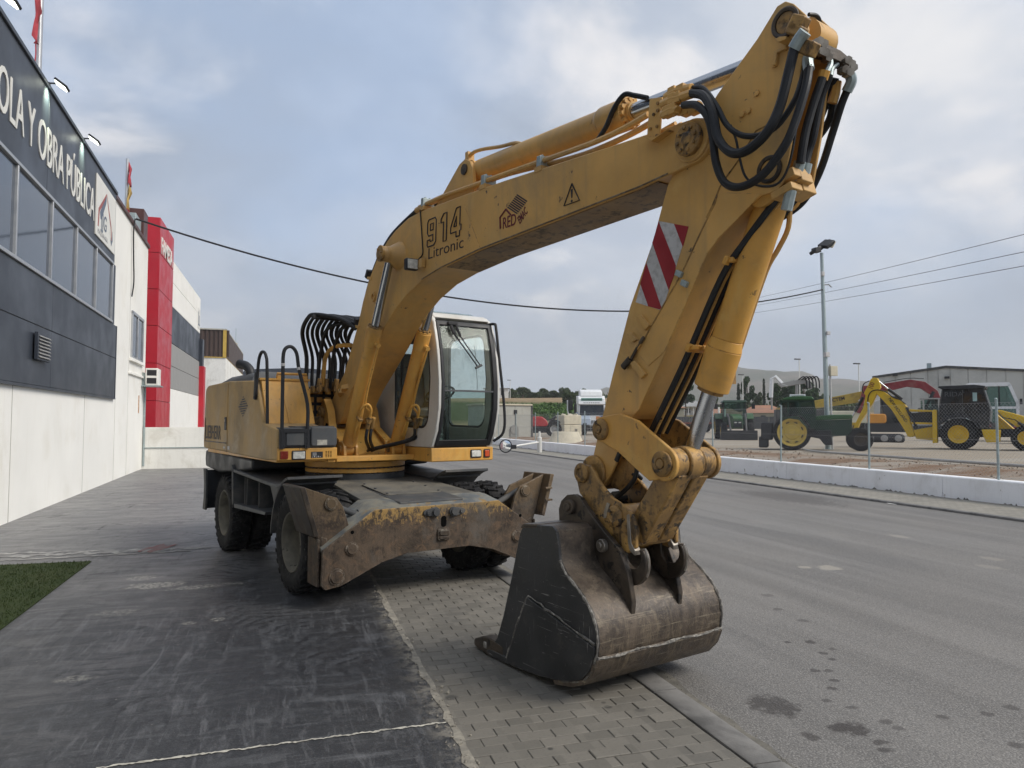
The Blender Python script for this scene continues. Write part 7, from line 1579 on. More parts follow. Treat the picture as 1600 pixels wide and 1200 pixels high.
b = MB(); b.box((-1.05, 1.0, .85), (.5, 1.5, .8)); b.box((-1.2, .9, .35), (.4, 1.2, .5)); part(b, 'rear_counterweight', M_BLK, TA, bevel=.06)

# --- green tractor facing the camera with a black front bucket
qx, qy = [(28.726, 41.189)][0]
ang = hd(-qx, -qy)+R(6)
TB = thing('tractor', 'green tractor facing the street with a wide black loader bucket', 'tractor', (qx, qy, .38), ang)
b = MB(); b.prism([(0, .02), (.05, .0), (.75, .05), (.7, .15), (.12, .12), (.05, .35), (.12, .64), (.05, .66), (-.03, .4)], -1.17, 1.17, 'y')
b = MB(); b.prism([(.10, .02), (.10, .66), (.02, .66), (-.18, .5), (-.3, .25), (-.3, .02)], -1.17, 1.17, 'y'); part(b, 'loader_bucket', M_BLK, TB, bevel=.01)
for s_ in (-1, 1):
    w_ = yard_wheel(TB, (-1.35, s_*.88, .60), .60, .42, .33, M_RIMY, lug=18); w_.rotation_euler = (0, 0, R(180) if s_ > 0 else 0)
    w_ = yard_wheel(TB, (-3.6, s_*1.02, .85), .85, .55, .50, M_RIMY, lug=20); w_.rotation_euler = (0, 0, R(180) if s_ > 0 else 0)
    b = MB(); b.tube([(-.1, s_*.5, .45), (-.6, s_*.52, .95), (-1.0, s_*.55, 1.5), (-1.8, s_*.6, 1.75)], .07, 8); part(b, 'loader_arm', M_DKGREY, TB)
    b = MB(); b.prism([(-4.4, 1.55), (-3.9, 1.85), (-3.2, 1.8), (-2.7, 1.45), (-2.8, 1.4), (-3.3, 1.68), (-3.8, 1.72), (-4.3, 1.5)], s_*.75, s_*1.3, 'y'); part(b, 'fender', M_GREEN, TB)
b = MB(); b.loft([[(-.75, -.32, .85), (-.75, .32, .85), (-.75, .30, 1.45), (-.75, -.30, 1.45)], [(-1.0, -.36, .75), (-1.0, .36, .75), (-1.0, .33, 1.62), (-1.0, -.33, 1.62)], [(-2.6, -.40, .75), (-2.6, .40, .75), (-2.6, .37, 1.78), (-2.6, -.37, 1.78)]]); part(b, 'hood', M_GREEN, TB, bevel=.04)
b = MB(); b.ext(-.745, -.73, -.28, .28, .88, 1.30); part(b, 'radiator_grille', M_BLK, TB)
for s_ in (-1, 1):
    b = MB(); b.box((-.725, s_*.14, 1.18), (.02, .17, .07)); part(b, 'headlamp', M_LENS, TB, bevel=.01)
b = MB(); b.ext(-4.2, -2.55, -.80, .80, 1.0, 1.6); part(b, 'cab_base', M_DKGREEN, TB, bevel=.04)
b = MB()
for x, w_ in ((-2.55, .72), (-4.1, .72)):
    for s_ in (-1, 1): b.tube([(x, s_*.78, 1.55), (x-.15*(1 if x > -3 else -1), s_*w_, 2.62)], .045, 6)
part(b, 'cab_pillar', M_BLK, TB)
b = MB(); b.loft([[(-2.57, -.74, 1.6), (-2.57, .74, 1.6), (-2.69, .68, 2.58), (-2.69, -.68, 2.58)], [(-2.575, -.74, 1.6), (-2.575, .74, 1.6), (-2.695, .68, 2.58), (-2.695, -.68, 2.58)]]); part(b, 'windscreen', M_CABG, TB)
b = MB()
for s_ in (-1, 1): b.loft([[(-2.6, s_*.77, 1.6), (-4.1, s_*.77, 1.6), (-4.0, s_*.71, 2.58), (-2.7, s_*.71, 2.58)], [(-2.6, s_*.775, 1.6), (-4.1, s_*.775, 1.6), (-4.0, s_*.715, 2.58), (-2.7, s_*.715, 2.58)]])
part(b, 'side_glass', M_CABG, TB)
b = MB(); b.loft([[(-2.5, -.85, 2.58), (-2.5, .85, 2.58), (-4.3, .85, 2.58), (-4.3, -.85, 2.58)], [(-2.6, -.75, 2.75), (-2.6, .75, 2.75), (-4.2, .75, 2.75), (-4.2, -.75, 2.75)]]); part(b, 'cab_roof', M_DKGREEN, TB, bevel=.03)
for s_ in (-1, 1):
    b = MB(); b.tube([(-2.6, s_*.78, 2.5), (-2.55, s_*1.2, 2.4)], .02, 6); b.box((-2.55, s_*1.25, 2.3), (.05, .22, .35)); part(b, 'mirror', M_BLK, TB, bevel=.01)

# --- white and blue lorry facing the camera
lx, ly = [(26.094, 59.435)][0]
LR = thing('lorry', 'white and blue lorry cab facing the street between the yard stones and the boom', 'lorry', (lx, ly, .38), hd(-.30, -.95))
b = MB(); b.prism([(.0, .45), (.05, 1.0), (.03, 1.75), (-.08, 2.75), (-.15, 3.25), (-.45, 3.55), (-2.2, 3.6), (-2.2, .5)], -1.22, 1.22, 'y'); cabp = part(b, 'cab', M_TRUCKW, LR, bevel=.06)
b = MB(); b.prism([(-.35, 3.5), (-.55, 3.95), (-1.2, 4.15), (-2.1, 4.15), (-2.1, 3.5)], -1.0, 1.0, 'y'); part(b, 'roof_fairing', M_TRUCKW, LR, bevel=.06)
b = MB(); b.loft([[(.055, -1.1, 1.78), (.055, 1.1, 1.78), (-.06, 1.05, 2.7), (-.06, -1.05, 2.7)], [(.04, -1.1, 1.78), (.04, 1.1, 1.78), (-.075, 1.05, 2.7), (-.075, -1.05, 2.7)]]); part(b, 'windscreen', M_CABW, LR)
b = MB(); b.prism([(.02, 2.72), (.12, 2.80), (.05, 3.05), (-.1, 3.0)], -1.2, 1.2, 'y'); part(b, 'sun_visor', M_TRUCKW, LR, bevel=.01)
b = MB(); b.ext(-.10, -.075, -.95, .95, 3.1, 3.35); part(b, 'upper_window', M_CABG, LR)
b = MB(); b.ext(.045, .075, -1.1, 1.1, 1.0, 1.72); part(b, 'grille_panel', M_TRUCKW, LR)
b = MB(); b.ext(.05, .085, -1.20, -.75, 1.05, 1.72); b.ext(.05, .085, .75, 1.2, 1.05, 1.72); part(b, 'blue_panel', M_TBLUE, LR)
b = MB(); b.ext(.076, .08, -.70, -.35, 1.38, 1.7); b.ext(.076, .08, .35, .70, 1.38, 1.7); part(b, 'orange_stripe', mat('orange_paint', (.5, .2, .06), .1, 3, rough=.4, bump=0), LR)
b = MB()
for k in range(3):
    for j in range(5): b.ext(.076, .09, -.45+j*.19, -.30+j*.19, 1.05+k*.1, 1.12+k*.1)
for k in range(2):
    for j in range(5): b.ext(.052, .10, -.62+j*.26, -.42+j*.26, .42+k*.22, .58+k*.22)
part(b, 'grille_slot', M_BLK, LR)
b = MB(); b.ext(-.3, .06, -1.24, 1.24, .32, .95); part(b, 'bumper', M_GREYPAN, LR, bevel=.04)
for s_ in (-1, 1):
    w_ = yard_wheel(LR, (-1.3, s_*1.05, .52), .52, .32, .28, M_RIMG, lug=0)
    b = MB(); b.tube([(-.1, s_*1.22, 2.8), (.15, s_*1.5, 2.85), (.15, s_*1.5, 1.9)], .025, 6); b.box((.15, s_*1.5, 2.4), (.12, .25, .75)); part(b, 'mirror', M_BLK, LR, bevel=.03)
b = MB(); b.ext(-9, -2.2, -.5, .5, .7, 1.0); part(b, 'chassis', M_BLK, LR)
text_mesh('cab_lettering', 'ASTRAL', .26, M_PRINT, LR, (-.52, .55, 3.72), (R(62), 0, R(90)), .004) if False else None
b = MB()
for j in range(9): b.ext(.085, .10, -.75+j*.165, -.65+j*.165, 2.86, 2.94)
part(b, 'visor_print', M_PRINT, LR)
# loader with grey-blue hood standing left of the lorry
kx, ky = [(24.888, 59.812)][0]
SL_ = thing('small_loader', 'small grey blue loader with black wheel standing left of the white lorry', 'loader', (kx, ky, .38), hd(-.3, -.95))
for s_ in (-.55, .55): yard_wheel(SL_, (.2, s_, .62), .62, .35, .3, M_BLK, lug=12)
b = MB(); b.prism([(-1.6, .9), (-1.5, 2.0), (-.6, 2.1), (.5, 1.5), (.6, .9)], -.1, 1.1, 'y'); part(b, 'hood', mat('grey_blue_paint', (.36, .42, .50), .06, 2, rough=.4, bump=0), SL_, bevel=.05)
b = MB(); b.box((.1, -.6, 1.45), (.9, .5, .2)); part(b, 'fender', M_BLK, SL_, bevel=.03)
b = MB(); b.tube([(.0, -.75, 1.6), (0, -.8, 2.6)], .05, 6); b.box((0, -.65, 2.7), (.15, .42, .9)); part(b, 'mirror', M_BLK, SL_, bevel=.05)
b = MB(); b.tube([(-.1, -.92, 3.15), (-.1, -.92, 2.2), (.1, -.70, 1.5)], .06, 6); part(b, 'mirror_frame', M_TRUCKW, SL_)

# --- concrete site cabin, red telehandler, cream blocks
cx_, cy_ = [(16.031, 50.522)][0]
CN = thing('concrete_cabin', 'plain grey concrete transformer cabin beside the red machine', 'cabin', (cx_, cy_, .38), R(12))
M_CABIN = mat('grey_concrete_panel', (.40, .40, .355), .06, 1.2, dirt=(.30, .29, .25), amt=.4, dscale=1.2, rough=.85, bump=.1, streak=.2)
for k, (x0, x1) in enumerate(((-2.6, -.02), (.0, 1.35))):
    for z0, z1 in ((0, .82), (.83, 1.66), (1.67, 2.42)):
        b = MB(); b.ext(x0, x1, 0, .1, z0, z1); part(b, 'wall_panel', M_CABIN, CN, bevel=.008)
b = MB(); b.ext(-2.6, 1.35, .1, 2.6, 0, 2.42); part(b, 'cabin_body', M_CABIN, CN)
b = MB(); b.ext(1.36, 1.52, -.02, 2.6, 0, 2.45); part(b, 'end_frame', M_DKGREY, CN)
b = MB(); b.ext(-2.7, 1.45, -.08, 2.7, 2.43, 2.55); part(b, 'roof_slab', M_CREAM, CN, bevel=.01)
b = MB(); b.ext(-.10, .14, -.06, 0, 1.80, 2.10); b.tube([(.03, -.03, 1.8), (.03, -.03, .1)], .02, 6); part(b, 'meter_box', M_BLK, CN)
b = MB(); b.box((-.1, -.05, .35), (.7, .06, .7)); b.lathe([(.0, 0), (.34, 0), (.34, .06), (0, .06)], (-.1, -.05, .65), (0, -1, 0), 20); part(b, 'round_cover', mat('worn_grey_cover', (.24, .24, .22), .1, 3, rough=.8, bump=.05), CN)

hx_, hy_ = [(20.223, 53.479)][0]
TH = thing('telehandler', 'red telehandler with black tyre and grey hub half hidden by the concrete cabin', 'telehandler', (hx_, hy_, .38), hd(.955, -.30))
yard_wheel(TH, (0, .2, .62), .62, .42, .32, M_RIMG, lug=18); yard_wheel(TH, (0, 1.9, .62), .62, .42, .32, M_RIMG, lug=18); yard_wheel(TH, (-2.8, .2, .62), .62, .42, .32, M_RIMG, lug=18); yard_wheel(TH, (-2.8, 1.9, .62), .62, .42, .32, M_RIMG, lug=18)
b = MB(); b.prism([(-1.9, .85), (-1.9, 1.55), (-1.5, 1.65), (-.95, 1.62), (-.6, 1.35), (-.45, .95), (-.6, .85)], .15, .9, 'y'); part(b, 'engine_cover', M_REDM, TH, bevel=.06)
b = MB(); b.prism([(-3.4, .5), (-3.4, .85), (-.3, .85), (-.2, .6), (-.5, .35), (-2.2, .3)], .3, 1.8, 'y'); part(b, 'chassis', M_BLK, TH, bevel=.04)
b = MB(); b.prism([(-3.0, .85), (-3.1, 2.3), (-2.0, 2.35), (-1.5, 1.5), (-1.5, .85)], 1.0, 1.9, 'y'); part(b, 'cab', M_CABW, TH, bevel=.05)
b = MB(); b.prism([(-.4, 1.0), (-.3, 1.35), (.3, 1.40), (.6, 1.2), (.4, .95)], .9, 1.4, 'y'); b.tube([(-.2, .6, 1.35), (.2, .6, 1.65)], .12, 8); part(b, 'boom_head', M_BLK, TH, bevel=.03)
for i, (px, sz, lab) in enumerate(((0, (2.0, 1.2, .95), 'large cream stone block at the bottom of the pair beside the telehandler'), (0, (2.0, 1.1, .8), 'upper cream stone block with a ragged top beside the telehandler'))):
    ox, oy = [(23.063, 57.568)][0]
    B_ = thing('stone_block', lab, 'block', (ox, oy, .38+i*.97), R(20), 'cream blocks in the yard'); b = MB(); b.ext(-sz[0]/2, sz[0]/2, -.6, .6, 0, sz[2]); part(b, 'block_body', M_CREAM, B_, bevel=.06)
    if i: b = MB(); [b.box((rr.uniform(-.8, .8), rr.uniform(-.4, .4), sz[2]+.02), (rr.uniform(.2, .5), .3, .14), (rr.gauss(0, .2), rr.gauss(0, .2), rr.random())) for _ in range(7)]; part(b, 'broken_top', M_CREAM, B_, bevel=.02)
    else: b = MB(); b.ext(-.3, -.28, -.605, -.6, .1, .9); b.ext(.2, .5, -.605, -.6, .2, .6); part(b, 'stain_recess', M_SAND, B_)
mx, my = [(15.677, 39.541)][0]
MP = tag(MB().lathe([(1.15, 0), (1.0, .12), (.78, .62), (.72, .66), (.66, .6), (.0, .55)], (mx, my, .38), (0, 0, 1), 28).build('concrete_cone', M_CREAM), 'cream concrete manhole cone standing behind the low wall', 'manhole cone')
# red flat trailer with wheels
rx, ry = [(43.203, 68.303)][0]
TR = thing('flat_trailer', 'low red flatbed trailer with twin wheels behind the excavator linkage', 'trailer', (rx, ry, .38), hd(.9, -.43))
b = MB(); b.ext(-8, 1.5, 0, 2.4, .95, 1.12); part(b, 'deck', M_RUSTR, TR); b = MB(); b.ext(-8, 1.5, .6, 1.8, .6, .94); part(b, 'chassis', M_BLK, TR)
for x in (-.9, .25): yard_wheel(TR, (x, .2, .5), .5, .4, .28, M_BLK, lug=0, n=22)
b = MB(); b.prism([(1.5, .9), (2.2, .65), (4.0, .6), (4.0, .8), (2.4, .85), (1.5, 1.1)], .9, 1.5, 'y'); b.box((2.6, 1.2, 1.0), (1.0, .8, .35)); part(b, 'draw_frame', M_RUSTR, TR)
b = MB()
for x in (-6.5, -4.5): b.ext(x, x+.07, .02, .09, 1.12, 2.4)
part(b, 'side_stake', M_ALU, TR)

# --- machines crowding behind the backhoe
def cab_unit(name, lab, cat, px, py, h, hdg, wdt, m_body, m_frame, hgt, base=1.0):
    x, y = px; o = thing(name, lab, cat, (x, y, .38), hdg)
    return o
sx_, sy_ = [(34.901, 35.301, 0.798)][0][:2]
ME = thing('mini_excavator', 'mini excavator with orange rear cover and dark cab behind the yellow backhoe arm', 'excavator', (sx_, sy_, .38), hd(.75, -.66))
b = MB(); b.ext(-1.1, 1.1, -.95, -.55, 0, .5); b.ext(-1.1, 1.1, .55, .95, 0, .5); part(b, 'track', M_BLK, ME, bevel=.15, seg=3)
for x in (-.75, 0.0, .75):
    b = MB(); b.lathe([(0, 0), (.2, 0), (.2, .03), (.1, .05), (0, .05)], (x, -.95, .26), (0, -1, 0), 16); part(b, 'track_roller', M_GREYPAN, ME)
b = MB(); b.prism(rrect(-1.0, 1.2, .62, 1.15, .1), -.8, .8, 'y'); part(b, 'upper_body', M_BLK, ME)
b = MB(); b.prism(rrect(-.85, .15, 1.15, 1.72, .15), -.82, .8, 'y'); part(b, 'orange_cover', mat('orange_cover_paint', (.62, .27, .04), .06, 2, rough=.4, bump=0), ME, bevel=.05)
b = MB(); b.prism([(.0, 1.1), (-.1, 2.75), (.95, 2.75), (1.2, 1.9), (1.2, 1.1)], -.5, .7, 'y'); part(b, 'cab', M_CABW, ME, bevel=.05)
b = MB(); b.tube([(.95, -.55, 1.1), (.9, -.55, 2.75), (-.1, -.55, 2.78), (-.12, -.55, 1.7)], .045, 6); part(b, 'cab_frame', M_BLK, ME)
ex_, ey_ = [(48.608, 47.798, 0.897)][0][:2]
RE = thing('crawler_excavator', 'red crawler excavator with arched boom in front of the grey warehouse', 'excavator', (ex_, ey_, .38), hd(.80, -.60))
PR_ = [(-2.2, 4.1), (-1.4, 4.35), (0.0, 4.55), (1.2, 4.75), (2.3, 4.55), (3.2, 3.8), (3.6, 2.6), (3.3, 2.4), (2.8, 3.4), (2.0, 4.0), (1.0, 4.15), (0, 3.9), (-2.0, 3.8)]
M_CRIM = mat('dull_crimson', (.20, .022, .028), .12, 2, dirt=(.2, .1, .08), amt=.4, rough=.5, bump=0)
b = MB(); b.prism(PR_, .3, .8, 'y'); part(b, 'boom', M_CRIM, RE, bevel=.03)
b = MB(); b.prism([(-2.3, 4.3), (-1.9, 4.3), (-2.6, 1.9), (-2.9, 2.0)], .4, .7, 'y'); part(b, 'stick', M_CRIM, RE, bevel=.03)
b = MB(); b.tube([(2.9, .25, 3.7), (2.3, .25, 2.4)], .12, 8); b.tube([(-.8, .25, 4.55), (1.0, .25, 4.85), (2.2, .25, 4.8)], .03, 6, 3); part(b, 'ram', M_BLK, RE)
b = MB(); b.ext(2.0, 5.5, -.9, 2.0, 1.0, 2.4); part(b, 'upper_body', M_GREYP, RE, bevel=.05); b = MB(); b.ext(1.5, 5.5, -1.0, -.4, 0, .9); b.ext(1.5, 5.5, 1.4, 2.0, 0, .9); part(b, 'track', M_BLK, RE, bevel=.2)
b = MB(); b.prism([(1.9, 1.2), (1.9, 3.0), (3.6, 3.05), (3.8, 1.2)], -1.0, .2, 'y'); part(b, 'cab', M_CABG, RE, bevel=.04)
b = MB()
for x in (1.9, 3.0, 3.7): b.ext(x-.06, x+.06, -1.02, -.98, 1.2, 3.05)
b.ext(1.85, 3.8, -1.03, .2, 3.05, 3.15); part(b, 'cab_frame', M_GREYPAN, RE)
wx_, wy_ = [(43.075, 34.852, 0.675)][0][:2]
WT = thing('telescopic_loader', 'white cabbed loading machine behind the dark backhoe cab', 'loader', (wx_, wy_, .38), hd(.70, -.72))
b = MB(); b.prism([(-1.2, 1.2), (-1.2, 3.55), (1.0, 3.55), (1.35, 2.6), (1.4, 1.2)], -.8, .8, 'y'); part(b, 'cab', M_CABG, WT, bevel=.04)
b = MB()
for P in ([(-1.25, 1.2), (-1.25, 3.6), (-1.1, 3.6), (-1.1, 1.2)], [(.9, 3.55), (1.08, 3.6), (1.48, 2.4), (1.45, 1.2), (1.3, 1.2), (1.3, 2.4)], [(-1.25, 3.48), (-1.25, 3.68), (.95, 3.72), (1.1, 3.58), (1.0, 3.48)], [(-1.2, 2.05), (-1.2, 2.2), (1.4, 2.2), (1.4, 2.05)]):
    b.prism(P, -.85, -.78, 'y'); b.prism(P, .78, .85, 'y')
b.ext(-1.2, 1.0, -.82, .82, 3.62, 3.72); part(b, 'cab_frame', M_TRUCKW, WT)
b = MB(); b.ext(.4, .48, -.84, -.79, 1.3, 3.5); b.box((1.55, -.95, 2.5), (.12, .2, .35)); part(b, 'door_post', M_BLK, WT)
b = MB(); b.ext(-2.5, 2.3, -1.0, 1.0, .5, 1.2); part(b, 'chassis', M_DKGREY, WT, bevel=.05)
for x in (-1.7, 1.6): yard_wheel(WT, (x, -.9, .6), .6, .4, .3, M_GREYPAN, lug=16)
ca_x, ca_y = [(39.165, 29.788, 0.523)][0][:2]
CR = thing('parked_car', 'dark red parked car cut off by the right edge beside the loader arm', 'car', (ca_x+1.6, ca_y-.6, .38), hd(.7, -.72))
b = MB(); b.prism([(-2.1, .35), (-2.15, .8), (-1.9, 1.0), (-1.1, 1.05), (-.5, 1.5), (.7, 1.52), (1.4, 1.0), (2.1, .85), (2.15, .4)], -.85, .85, 'y'); part(b, 'body', mat('dark_red_car_paint', (.16, .015, .02), .04, 2, rough=.2, bump=0), CR, bevel=.08, seg=3)
b = MB(); b.prism([(-1.0, 1.07), (-.48, 1.45), (.66, 1.47), (1.25, 1.05)], -.87, .87, 'y'); part(b, 'side_window', M_CABW, CR)
for x in (-1.35, 1.35): yard_wheel(CR, (x, -.75, .33), .33, .22, .2, M_RIMG, lug=0, n=20)
# yellow crane jib and white tank behind the green tractor
jx, jy = [(45.889, 50.723, 1.313)][0][:2]
CJ = thing('mobile_crane', 'long yellow crane jib lying above a cream tank behind the green tractor', 'crane', (jx, jy, .38), hd(.79, -.61))
b = MB(); b.prism([(-5.5, 1.9), (-5.5, 2.4), (3.2, 4.2), (3.6, 3.9), (3.5, 3.2)], .5, 1.1, 'y'); part(b, 'jib', mat('dirty_yellow_paint', (.42, .30, .06), .1, 1.5, dirt=(.2, .15, .06), amt=.5, rough=.5, bump=0), CJ, bevel=.03)
b = MB(); b.prism([(1.2, 3.0), (1.6, 3.4), (3.3, 3.75), (3.3, 3.2), (2.6, 2.95)], .45, .5, 'y'); part(b, 'white_plate', M_TRUCKW, CJ)
b = MB(); b.prism(rrect(-3.8, 2.0, 1.1, 2.15, .12), 0, 1.6, 'y'); part(b, 'tank', mat('cream_tank_paint', (.66, .62, .47), .04, 2, rough=.5, bump=0), CJ, bevel=.06)
b = MB(); b.ext(-4, 3, .2, 1.4, .6, 1.1); part(b, 'chassis', M_BLK, CJ)
for x in (-2.8, 1.6): yard_wheel(CJ, (x, .2, .5), .5, .35, .25, M_BLK, lug=0, n=20)
b = MB(); b.prism([(-4.4, 2.5), (-4.3, 3.3), (-3.6, 3.3), (-3.5, 2.5)], .4, 1.0, 'y'); b.ext(-5, -2.5, .3, 1.2, 2.35, 2.6); part(b, 'jib_winch', M_RUSTR, CJ)
text_mesh('lettering', 'CTEM', .4, M_PRINT, CJ, (-.8, .49, 2.95), (R(90), R(-11), 0), .004, bold=.01)
# white machine arm folded above the green tractor's roof
fx_, fy_ = [(39.073, 48.655, 1.338)][0][:2]
CP = thing('concrete_pump', 'white folded boom of a machine rising over the green tractor roof', 'pump', (fx_, fy_, .38), hd(.85, -.5))
b = MB(); b.tube([(-1.7, 0, 3.2), (-1.6, 0, 4.7), (-1.35, 0, 4.9), (-.8, 0, 4.3), (-.4, 0, 4.15)], [.16, .16, .16, .16, .16], 6); part(b, 'boom_link', M_TRUCKW, CP)
b = MB(); b.prism([(-.9, 4.0), (-1.2, 4.3), (.9, 4.75), (1.3, 4.45), (1.5, 3.9), (1.2, 3.9), (.9, 4.3)], -.15, .15, 'y'); part(b, 'folded_boom', M_GREYPAN, CP, bevel=.04)
for k in range(5):
    b = MB(); x = .9+k*.24; b.tube([(x-.5, -.2, 4.6), (x-.1, -.25, 4.85), (x+.1, -.2, 4.5), (x+.12, -.2, 3.9)], .05, 6, 4); part(b, 'hose', M_HOSE, CP)
b = MB(); b.ext(-1.4, 2.4, -.5, .8, .6, 2.2); part(b, 'body', M_DKGREY, CP, bevel=.05)
b = MB(); b.tube([(.3, 0, 2.2), (.3, 0, 4.2)], .12, 6); b.tube([(-1.65, 0, 2.2), (-1.65, 0, 3.4)], .08, 6); part(b, 'mast', M_GREYPAN, CP)

# ------------------------------------------------------------------ tall lamp pole, fallen mirror, bollard, cables
plx, ply = [(23.692, 27.177)][0]
LP = thing('lamp_pole', 'tall grey lamp pole with two black flood lights in the yard', 'lamp pole', (plx, ply, .38))
b = MB(); b.cyl((0, 0, 0), (-.12, .0, 9.1), .125, .075, n=14); b.cyl((0, 0, 0), (0, 0, .02), .25, n=12); part(b, 'pole', M_GALV, LP)
b = MB(); b.tube([(.20, -.05, 0), (.18, -.05, 1.6), (.16, -.05, 3.9)], .045, 8); b.box((.19, -.07, 1.5), (.10, .10, .25)); part(b, 'conduit', M_DECWHITE, LP)
b = MB(); b.box((.28, -.1, 3.6), (.38, .18, .45)); part(b, 'junction_box', M_CREAM, LP, bevel=.01)
b = MB(); b.box((-.05, -.1, 4.35), (.22, .16, .22)); b.box((.04, -.1, 5.35), (.18, .14, .16)); b.box((-.16, -.08, 8.1), (.14, .12, .2)); part(b, 'camera_box', M_DECWHITE, LP, bevel=.01)
b = MB(); b.tube([(-.08, -.05, 7.6), (.15, -.1, 7.62), (.30, -.1, 7.5)], .03, 6); part(b, 'side_arm', M_ALU, LP)
b = MB(); b.box((.08, 0, 9.50), (.72, .14, .14), (0, R(-38), 0)); b.box((-.42, 0, 9.2), (.3, .3, .2)); part(b, 'lamp_bracket', M_BLK, LP)
b = MB(); b.box((.12, -.05, 9.52), (.55, .55, .18), (R(20), R(-35), 0)); q = part(b, 'flood_lamp', M_BLK, LP, bevel=.03)
b = MB(); b.box((.27, -.12, 9.50), (.34, .40, .05), (R(25), R(-58), 0)); part(b, 'lamp_glass', M_CREAM, LP)
b = MB(); b.box((-.38, .1, 9.22), (.5, .35, .16), (R(-15), R(-30), 0)); part(b, 'flood_lamp', M_BLK, LP, bevel=.03)

bo_x, bo_y = [(12.808, 36.088)][0]
BO = tag(MB().lathe([(0, 0), (.125, 0), (.125, 0.80), (.11, .82), (.06, .83), (.055, 1.08), (.04, 1.12), (0, 1.12)], (bo_x, bo_y, 0), (0, 0, 1), 20).build('bollard', M_DECWHITE if False else mat('bollard_white', (.66, .65, .6), .05, 2, dirt=(.4, .38, .33), amt=.3, rough=.7, bump=.05)), 'thick white bollard post standing on the far pavement', 'bollard')
m0 = [(10.429, 34.456)][0]
MI = thing('traffic_mirror', 'round traffic mirror on a white pole fallen against the low wall', 'mirror', (bo_x, bo_y, 0))
md = Vector((m0[0]-bo_x, m0[1]-bo_y, 0))
b = MB(); b.tube([(0, 0, .55), (md.x*.5, md.y*.5, .45), (md.x*.92, md.y*.92, .36)], .045, 10); part(b, 'pole', M_SIGN, MI)
mc = Vector((md.x, md.y, .42)); fd = (Vector((-bo_x, -bo_y, 0)).normalized()+Vector((-.35, 0, .12))).normalized()
b = MB(); b.lathe([(0, .03), (.15, .024), (.29, .0), (.30, -.02), (0, -.02)], mc, fd, 28); q = part(b, 'mirror_face', mat('mirror_glass', (.85, .87, .88), 0, rough=.04, metal=1.0, bump=0), MI)
b = MB(); b.lathe([(.29, .01), (.335, .02), (.345, -.02), (.30, -.03)], mc, fd, 28, closed=True); part(b, 'rim', M_BLK, MI)
b = MB(); b.lathe([(.0, -.30), (.12, -.28), (.22, -.16), (.30, -.03), (0, -.03)], mc, fd, 20); b.box(mc-fd*.25+Vector((.25, -.1, -.02)), (.35, .2, .2)); part(b, 'backing', M_BLK, MI)
PP = tag(MB().add([(x, y, -.024+.006*((i*7) % 3)) for i, (x, y) in enumerate([(12.013, 12.147), (12.490, 12.249), (12.366, 11.914), (11.952, 11.804), (11.892, 11.941)])], [(0, 1, 4), (1, 2, 3), (1, 3, 4)]).build('litter_sheet', M_SIGN), 'white scrap of paper lying on the road by the far kerb', 'paper')

def catenary(name, lab, A, B, sag, r, m=M_CABLE, cat='cable', group=None):
    A = Vector(A); B = Vector(B); P = [A+(B-A)*(i/40)-Vector((0, 0, sag*4*(i/40)*(1-i/40))) for i in range(41)]
    return tag(MB().tube(P, r, 6).build(name, m), lab, cat, group)
catenary('overhead_cable', 'thick black cable sagging from the white roof across to the lamp pole', (-3.971-.0325*24.95+.09, 24.95, 8.08), (plx-.15, ply-.05, 7.75), 1.85, .030)
for (p0, p1, lab) in (([(58.373, 38.634, 17.173)][0], [(170.898, 290.118, 51.725)][0], 'thin power line, uppermost of the three on the right'), ([(58.396, 38.708, 15.653)][0], [(170.930, 290.218, 49.665)][0], 'thin power line, middle one of the three on the right'), ([(58.415, 38.766, 14.451)][0], [(170.965, 290.332, 47.311)][0], 'thin power line, lowest of the three on the right')):
    catenary('power_line', lab, p0, p1, 1.0, .030, mat('grey_wire', (.12, .12, .13), 0, rough=.6, bump=0), 'power line', 'power lines on the right')
b0 = MB(); bx0 = [(-23.421, 68.750, 30.003)][0]

# ------------------------------------------------------------------ land beyond the yard
def sst(a, b, x): t = max(0, min(1, (x-a)/(b-a))); return t*t*(3-2*t)
def land_z(x, y):
    r = math.hypot(x, y); a = math.degrees(math.atan2(x, y))
    A = 9.2-5.0*sst(24, 31, a)
    return -.35+A*sst(112, 232, r)+14*sst(300, 900, r)+.35*MN.noise(Vector((x*.03, y*.03, 0)))*sst(115, 150, r)
def m_land():
    t = NT('dry_fields'); p = t.pos(); ln = t.n('ShaderNodeVectorMath', operation='LENGTH'); t.l(t.map(p, (1, 1, 0)), ln.inputs[0]); r = ln.outputs['Value']
    n = t.noise(p, .06, 7, .65); f = t.noise(p, .5, 6, .7); rr_ = t.math('ADD', r, t.math('MULTIPLY', n, 24))
    col = t.mix(t.ramp(f, .35, .65), (.20, .145, .085), (.32, .235, .14))
    col = t.mix(t.math('MULTIPLY', t.ramp(rr_, 150, 165), t.ramp(rr_, 212, 200)), col, (.075, .085, .035)); col = t.mix(t.ramp(rr_, 255, 300, 0, .8), col, (.10, .095, .05))
    return t.fin(col, .95, 0, .1)
b = MB(); NA, NR = 70, 60; vs = []
for j in range(NR+1):
    r = 112+(1100-112)*(j/NR)**2.2
    for i in range(NA+1):
        a = R(-4+72*i/NA); x, y = r*math.sin(a), r*math.cos(a); vs.append((x, y, land_z(x, y)))
b.add(vs, [(j*(NA+1)+i, j*(NA+1)+i+1, (j+1)*(NA+1)+i+1, (j+1)*(NA+1)+i) for j in range(NR) for i in range(NA)])
struct(b.build('terrain', m_land(), ang=80))
